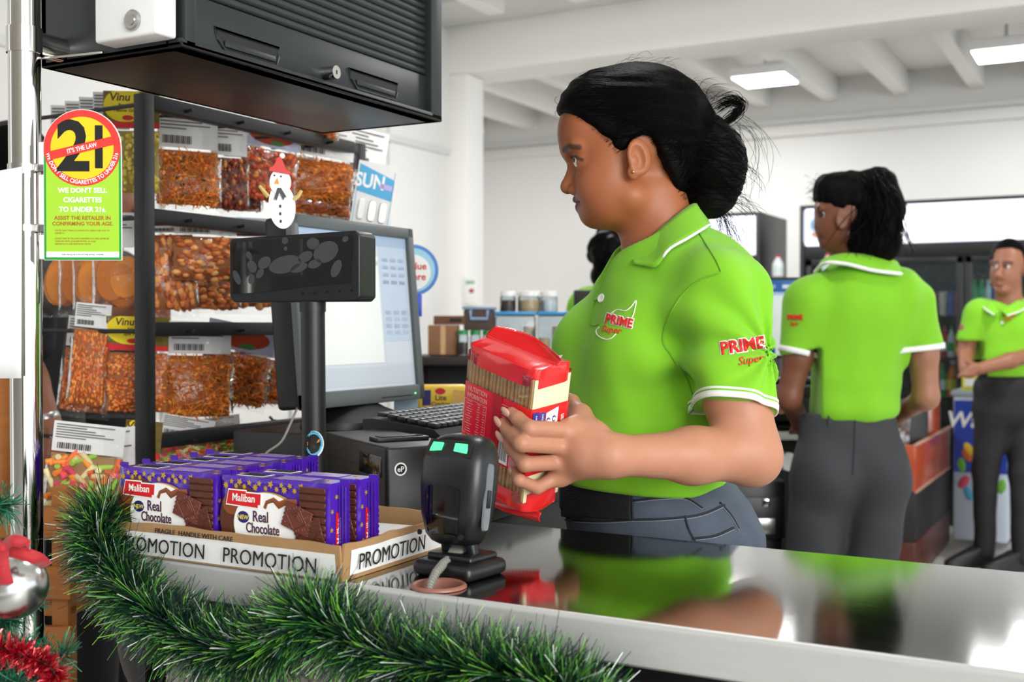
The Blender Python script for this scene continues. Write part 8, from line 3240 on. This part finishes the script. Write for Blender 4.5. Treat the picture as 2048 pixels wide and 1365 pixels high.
for x2, d_ in ((1972, 0.0), (2026, -0.12)):
    c_ = K(x2, 0)[0] - b3[0]
    loft([(0, 0, 0, 0.14, 0.046, 2.2), (0, 0, 0.035, 0.138, 0.045, 2.2), (0.03, 0, 0.065, 0.10, 0.04, 2.2), (0.075, 0, 0.10, 0.055, 0.045, 2)], 24, m=xf((c_ - 0.085, d_ - 0.01, 0), (0, 0, 0.25))).part('shoe', SHOE, mn, 60)

# ---- woman at the far till, mostly hidden behind the cashier's neck
D4 = 4.35


def Q(px, py, dd=0.0):
    return np.array(V(px, py, D4 + dd))


b4 = np.array([Q(1240, 600)[0], D4, 0.0])
p4_ = VW(Vector(b4))
w4 = thing('person', 'person with curly black hair half hidden behind the cashier\'s neck', 'person', (p4_.x, p4_.y, 0), YAW)
S = SDF()
S.ell(Q(1245, 508), (0.075, 0.085, 0.105), k=0.02)
S.ell(Q(1258, 535, -0.02), (0.06, 0.07, 0.07), k=0.02)
S.cone(Q(1270, 520, -0.085), Q(1276, 536, -0.10), 0.009, 0.013, k=0.01)
S.ell(Q(1268, 552, -0.075), (0.022, 0.014, 0.010), k=0.008)
S.cone(Q(1245, 550), Q(1242, 600), 0.05, 0.055, k=0.03)
S.ell(Q(1245, 680), (0.12, 0.08, 0.12), k=0.03)
for s in (-1, 1):
    a_ = Q(1245 + s * 92, 640)
    S.cone(a_, Q(1245 + s * 105, 780), 0.042, 0.038, k=0.02)
    S.cone(Q(1245 + s * 105, 780), Q(1245 + s * 60, 830, -0.2), 0.037, 0.026, k=0.02)
    S.ell(Q(1245 + s * 50, 835, -0.25), (0.04, 0.05, 0.02), k=0.02)
    for q in range(4):
        f0 = Q(1245 + s * 50, 835, -0.28) + np.array([(q - 1.5) * 0.017, 0, 0])
        S.cone(f0, f0 + np.array([0, -0.055, -0.012]), 0.009, 0.007, k=0.004)
    f0 = Q(1245 + s * 40, 833, -0.24)
    S.cone(f0, f0 + np.array([-s * 0.04, -0.03, 0]), 0.011, 0.008, k=0.006)
sdf_part(S, 0.006, 'body', SKIN, w4, b4, skinc('#8a5a44'))
for x in (1256, 1284):
    MB().ball(tuple(Q(x, 524, -0.072) - b4), 0.0145, 12, 8).part('eyeball', EYEW, w4, 170)
    MB().ball(tuple(Q(x, 524, -0.081) - b4), 0.0072, 10, 8).part('iris', EYED, w4, 170)
HR4 = SDF()
HR4.ell(Q(1228, 502, 0.01), (0.088, 0.095, 0.095), k=0.02)
for k in range(46):
    v3 = rg.normal(size=3)
    v3 /= np.linalg.norm(v3)
    if v3[1] < -0.35 and v3[0] > 0.1:
        continue
    HR4.ell(Q(1228, 506, 0.01) + v3 * np.array([0.082, 0.09, 0.09]), 0.026, k=0.012)
HR4.ell(Q(1196, 552, 0.0), (0.03, 0.05, 0.04), k=0.02)
HR4.ell(Q(1284, 545, -0.115), (0.055, 0.06, 0.066), k=0.02, op='-')
sdf_part(HR4, 0.006, 'hair', HAIRM, w4, b4)
T4 = SDF()
T4.cone(Q(1185, 612), Q(1305, 612), 0.07, 0.07, k=0.05)
T4.ell(Q(1245, 690), (0.165, 0.11, 0.17), k=0.05)
T4.ell(Q(1245, 800), (0.145, 0.11, 0.15), k=0.05)
for s in (-1, 1):
    T4.cone(Q(1245 + s * 75, 615), Q(1245 + s * 98, 700), 0.066, 0.056, k=0.04)
T4.cone(Q(1245, 590), Q(1245, 520), 0.064, 0.064, k=0.012, op='-')
T4.disp(wavyv(91, 0.006, 22, 22, 16))
T4.cut(lambda p: Q(0, 850)[2] - p[..., 2], k=0.006)
sdf_part(T4, 0.009, 'polo_shirt', LIME, w4, b4, None, 2)
a_, bb_, _ = collar(w4.children[-1], b4, [Q(1270, 580, -0.09), Q(1215, 572, -0.06), Q(1195, 565, 0.0), Q(1215, 562, 0.07)], [Q(1262, 598, -0.12), Q(1200, 592, -0.09), Q(1180, 580, 0.0), Q(1205, 575, 0.09)], LIME, 'collar', 0.006)
MB().tube([tuple(q - b4) for q in bb_], 0.0045, 6).part('collar_stripe', WTRIM, w4.children[-1], 170)
J4 = SDF()
J4.ell(Q(1245, 870), (0.15, 0.11, 0.12), k=0.05)
for s in (-1, 1):
    J4.cone(Q(1245 + s * 42, 900), np.array([Q(1245 + s * 42, 0)[0], D4, 0.06]), 0.085, 0.05, k=0.03)
sdf_part(J4, 0.01, 'trousers', BT, w4, b4, None, 1)
for s in (-1, 1):
    loft([(0, 0, 0, 0.045, 0.12, 2.4), (0, 0, 0.035, 0.043, 0.118, 2.4), (0, 0.03, 0.085, 0.04, 0.06, 2.2)], 20, m=xf((Q(1245 + s * 42, 0)[0] - b4[0], -0.05, 0))).part('shoe', SHOE, w4, 60)
fm = P(1180, 640, 3.95)
t = thing('far_monitor', 'back of a black monitor beside the curly-haired person', 'monitor', (fm.x, fm.y, fm.z - 0.02), YAW)
u_ = 3.95 / FPX
MB().box((0.03, 0, 38 * u_), (100 * u_, 0.035, 66 * u_), 0.004).part('shell', BLACKM, t)
MB().box((0.03, 0.0, -0.05), (0.05, 0.03, 0.12), 0.004).part('neck', BLACKM, t)
MB().box((0.03, 0.0, -0.11), (0.18, 0.14, 0.014), 0.004).part('base', BLACKM, t)
zfd = fm.z - 0.02 - 0.1175
t = thing('far_till_desk', 'dark desk at the far till, hidden behind the cashier', 'desk', (fm.x, fm.y, 0), YAW)
MB().box((0.13, 0.02, zfd - 0.02), (0.36, 0.3, 0.035), 0.004).part('top', BLACKM, t)
for xx in (-0.03, 0.29):
    MB().box((xx, 0.02, zfd / 2 - 0.02), (0.03, 0.28, zfd - 0.04), 0.003).part('side', BLACKM, t)

# ---- two shoppers behind the snack rack
def shopper(base_px, d, label, top, arms, tone, sleeve, extra_hand=None):
    def Z(px, py, dd=0.0):
        return np.array(V(px, py, d + dd))
    b = np.array([Z(base_px, 650)[0], d, 0.0])
    pw = VW(Vector(b))
    t = thing('person', label, 'person', (pw.x, pw.y, 0), YAW)
    S = SDF()
    hx = np.array([b[0], d, 1.56])
    S.ell(hx, (0.085, 0.075, 0.11), k=0.02)
    S.cone(hx + np.array([0.08, 0, -0.01]), hx + np.array([0.095, 0, -0.035]), 0.008, 0.012, k=0.01)
    S.ell(hx + np.array([0.06, 0, -0.09]), (0.03, 0.03, 0.025), k=0.02)
    S.cone(hx, np.array([b[0] - 0.01, d, 1.38]), 0.055, 0.06, k=0.03)
    S.ell(np.array([b[0], d, 1.2]), (0.08, 0.12, 0.14), k=0.03)
    for pts, rs_ in arms(Z):
        S.chain([np.array(q) for q in pts], rs_, k=0.015)
    sdf_part(S, 0.005, 'body', SKIN, t, b, skinc(tone))
    Hh = SDF()
    Hh.ell(hx + np.array([-0.012, 0, 0.018]), (0.088, 0.082, 0.105), k=0.02)
    Hh.ell(hx + np.array([0.075, 0, -0.055]), (0.055, 0.09, 0.09), k=0.02, op='-')
    sdf_part(Hh, 0.008, 'hair', HAIRM, t, b)
    Tt = SDF()
    Tt.cone(np.array([b[0], d - 0.12, 1.36]), np.array([b[0], d + 0.12, 1.36]), 0.07, 0.07, k=0.05)
    Tt.ell(np.array([b[0], d, 1.2]), (0.13, 0.19, 0.2), k=0.05)
    Tt.ell(np.array([b[0], d, 1.0]), (0.13, 0.17, 0.2), k=0.05)
    Tt.disp(wavyv(95, 0.006, 22, 22, 16))
    sdf_part(Tt, 0.01, 'shirt', top, t, b, None, 1)
    sv = SDF()
    for pts, r0, r1 in sleeve(Z):
        sv.cone(np.array(pts[0]), np.array(pts[1]), r0, r1, k=0.02)
    sdf_part(sv, 0.008, 'sleeve', top if top is not BT else mat('pale_shirt', '#cfd6e2', 0.8), t, b, None, 1)
    Jj = SDF()
    Jj.ell(np.array([b[0], d, 0.9]), (0.13, 0.17, 0.12), k=0.05)
    for s in (-1, 1):
        Jj.cone(np.array([b[0], d + s * 0.09, 0.85]), np.array([b[0], d + s * 0.1, 0.06]), 0.09, 0.055, k=0.03)
    sdf_part(Jj, 0.01, 'trousers', BT, t, b, None, 1)
    for s in (-1, 1):
        loft([(0, 0, 0, 0.13, 0.046, 2.4), (0, 0, 0.035, 0.128, 0.045, 2.4), (-0.03, 0, 0.085, 0.06, 0.04, 2.2)], 20, m=xf((0.05, s * 0.1, 0))).part('shoe', SHOE, t, 60)
    return t, b, Z


def arms_a(Z):
    out = [([Z(120, 560, -0.12), Z(95, 650, -0.14), Z(200, 640, -0.2), Z(260, 632, -0.2)], [0.045, 0.038, 0.030, 0.024])]
    w = Z(262, 632, -0.2)
    for q in range(4):
        a = w + np.array([0.012, -0.005, 0.024 - q * 0.015])
        out.append(([a, a + np.array([0.045, -0.004, 0.0]), a + np.array([0.075, 0.008, -0.006])], [0.0105, 0.0095, 0.008]))
    out.append(([w, w + np.array([0.03, -0.02, 0.035])], [0.013, 0.009]))
    out.append(([Z(190, 600, -0.15), Z(185, 745, -0.18), Z(120, 768, -0.22), Z(90, 775, -0.22)], [0.042, 0.038, 0.032, 0.027]))
    f = Z(104, 742, -0.24)
    out.append(([f, f + np.array([0.02, 0, -0.02])], [0.028, 0.026]))
    for q in range(4):
        a = f + np.array([0.022, -0.012, 0.02 - q * 0.014])
        out.append(([a, a + np.array([0.022, -0.006, -0.004]), a + np.array([0.012, 0.01, -0.01])], [0.010, 0.0095, 0.0085]))
    return out


sa, ba, ZA = shopper(205, 3.0, 'person in black standing behind the snack rack with arms folded', BT, arms_a, '#9a6048', lambda Z: [((Z(120, 545, -0.11), Z(100, 612, -0.13)), 0.058, 0.054)])
MB().lathe([(0.034, -0.006), (0.036, -0.004), (0.036, 0.004), (0.034, 0.006)], 24, frame(ZA(176, 641, -0.188) - ba, (0, 1, 0), (0, 0, 1))).part('wrist_band', BLACKM, sa, 40)


def arms_b(Z):
    out = [([Z(60, 600, -0.1), Z(62, 760, -0.1), Z(96, 850, -0.12)], [0.042, 0.036, 0.026])]
    w = Z(97, 855, -0.12)
    out.append(([w, w + np.array([0.006, 0, -0.05])], [0.026, 0.024]))
    for q in range(4):
        a = w + np.array([-0.012 + q * 0.011, -0.012 + 0.006 * q, -0.055])
        out.append(([a, a + np.array([0.003, 0, -0.04]), a + np.array([-0.004, 0.01, -0.07])], [0.010, 0.009, 0.0075]))
    out.append(([w, w + np.array([0.03, -0.012, -0.055])], [0.013, 0.009]))
    return out


sb, bb3, ZB = shopper(40, 2.55, 'person with a wristwatch standing behind the chrome pole', mat('dark_jacket', '#15171a', 0.8), arms_b, '#a06a50', lambda Z: [((Z(60, 590, -0.1), Z(61, 690, -0.1)), 0.058, 0.05)])
MB().lathe([(0.027, -0.009), (0.029, -0.006), (0.029, 0.006), (0.027, 0.009)], 24, frame(ZB(92, 838, -0.118) - bb3, (0.9, 0.1, 0.35), (0, 1, 0))).part('wristwatch', CHROMED, sb, 40)
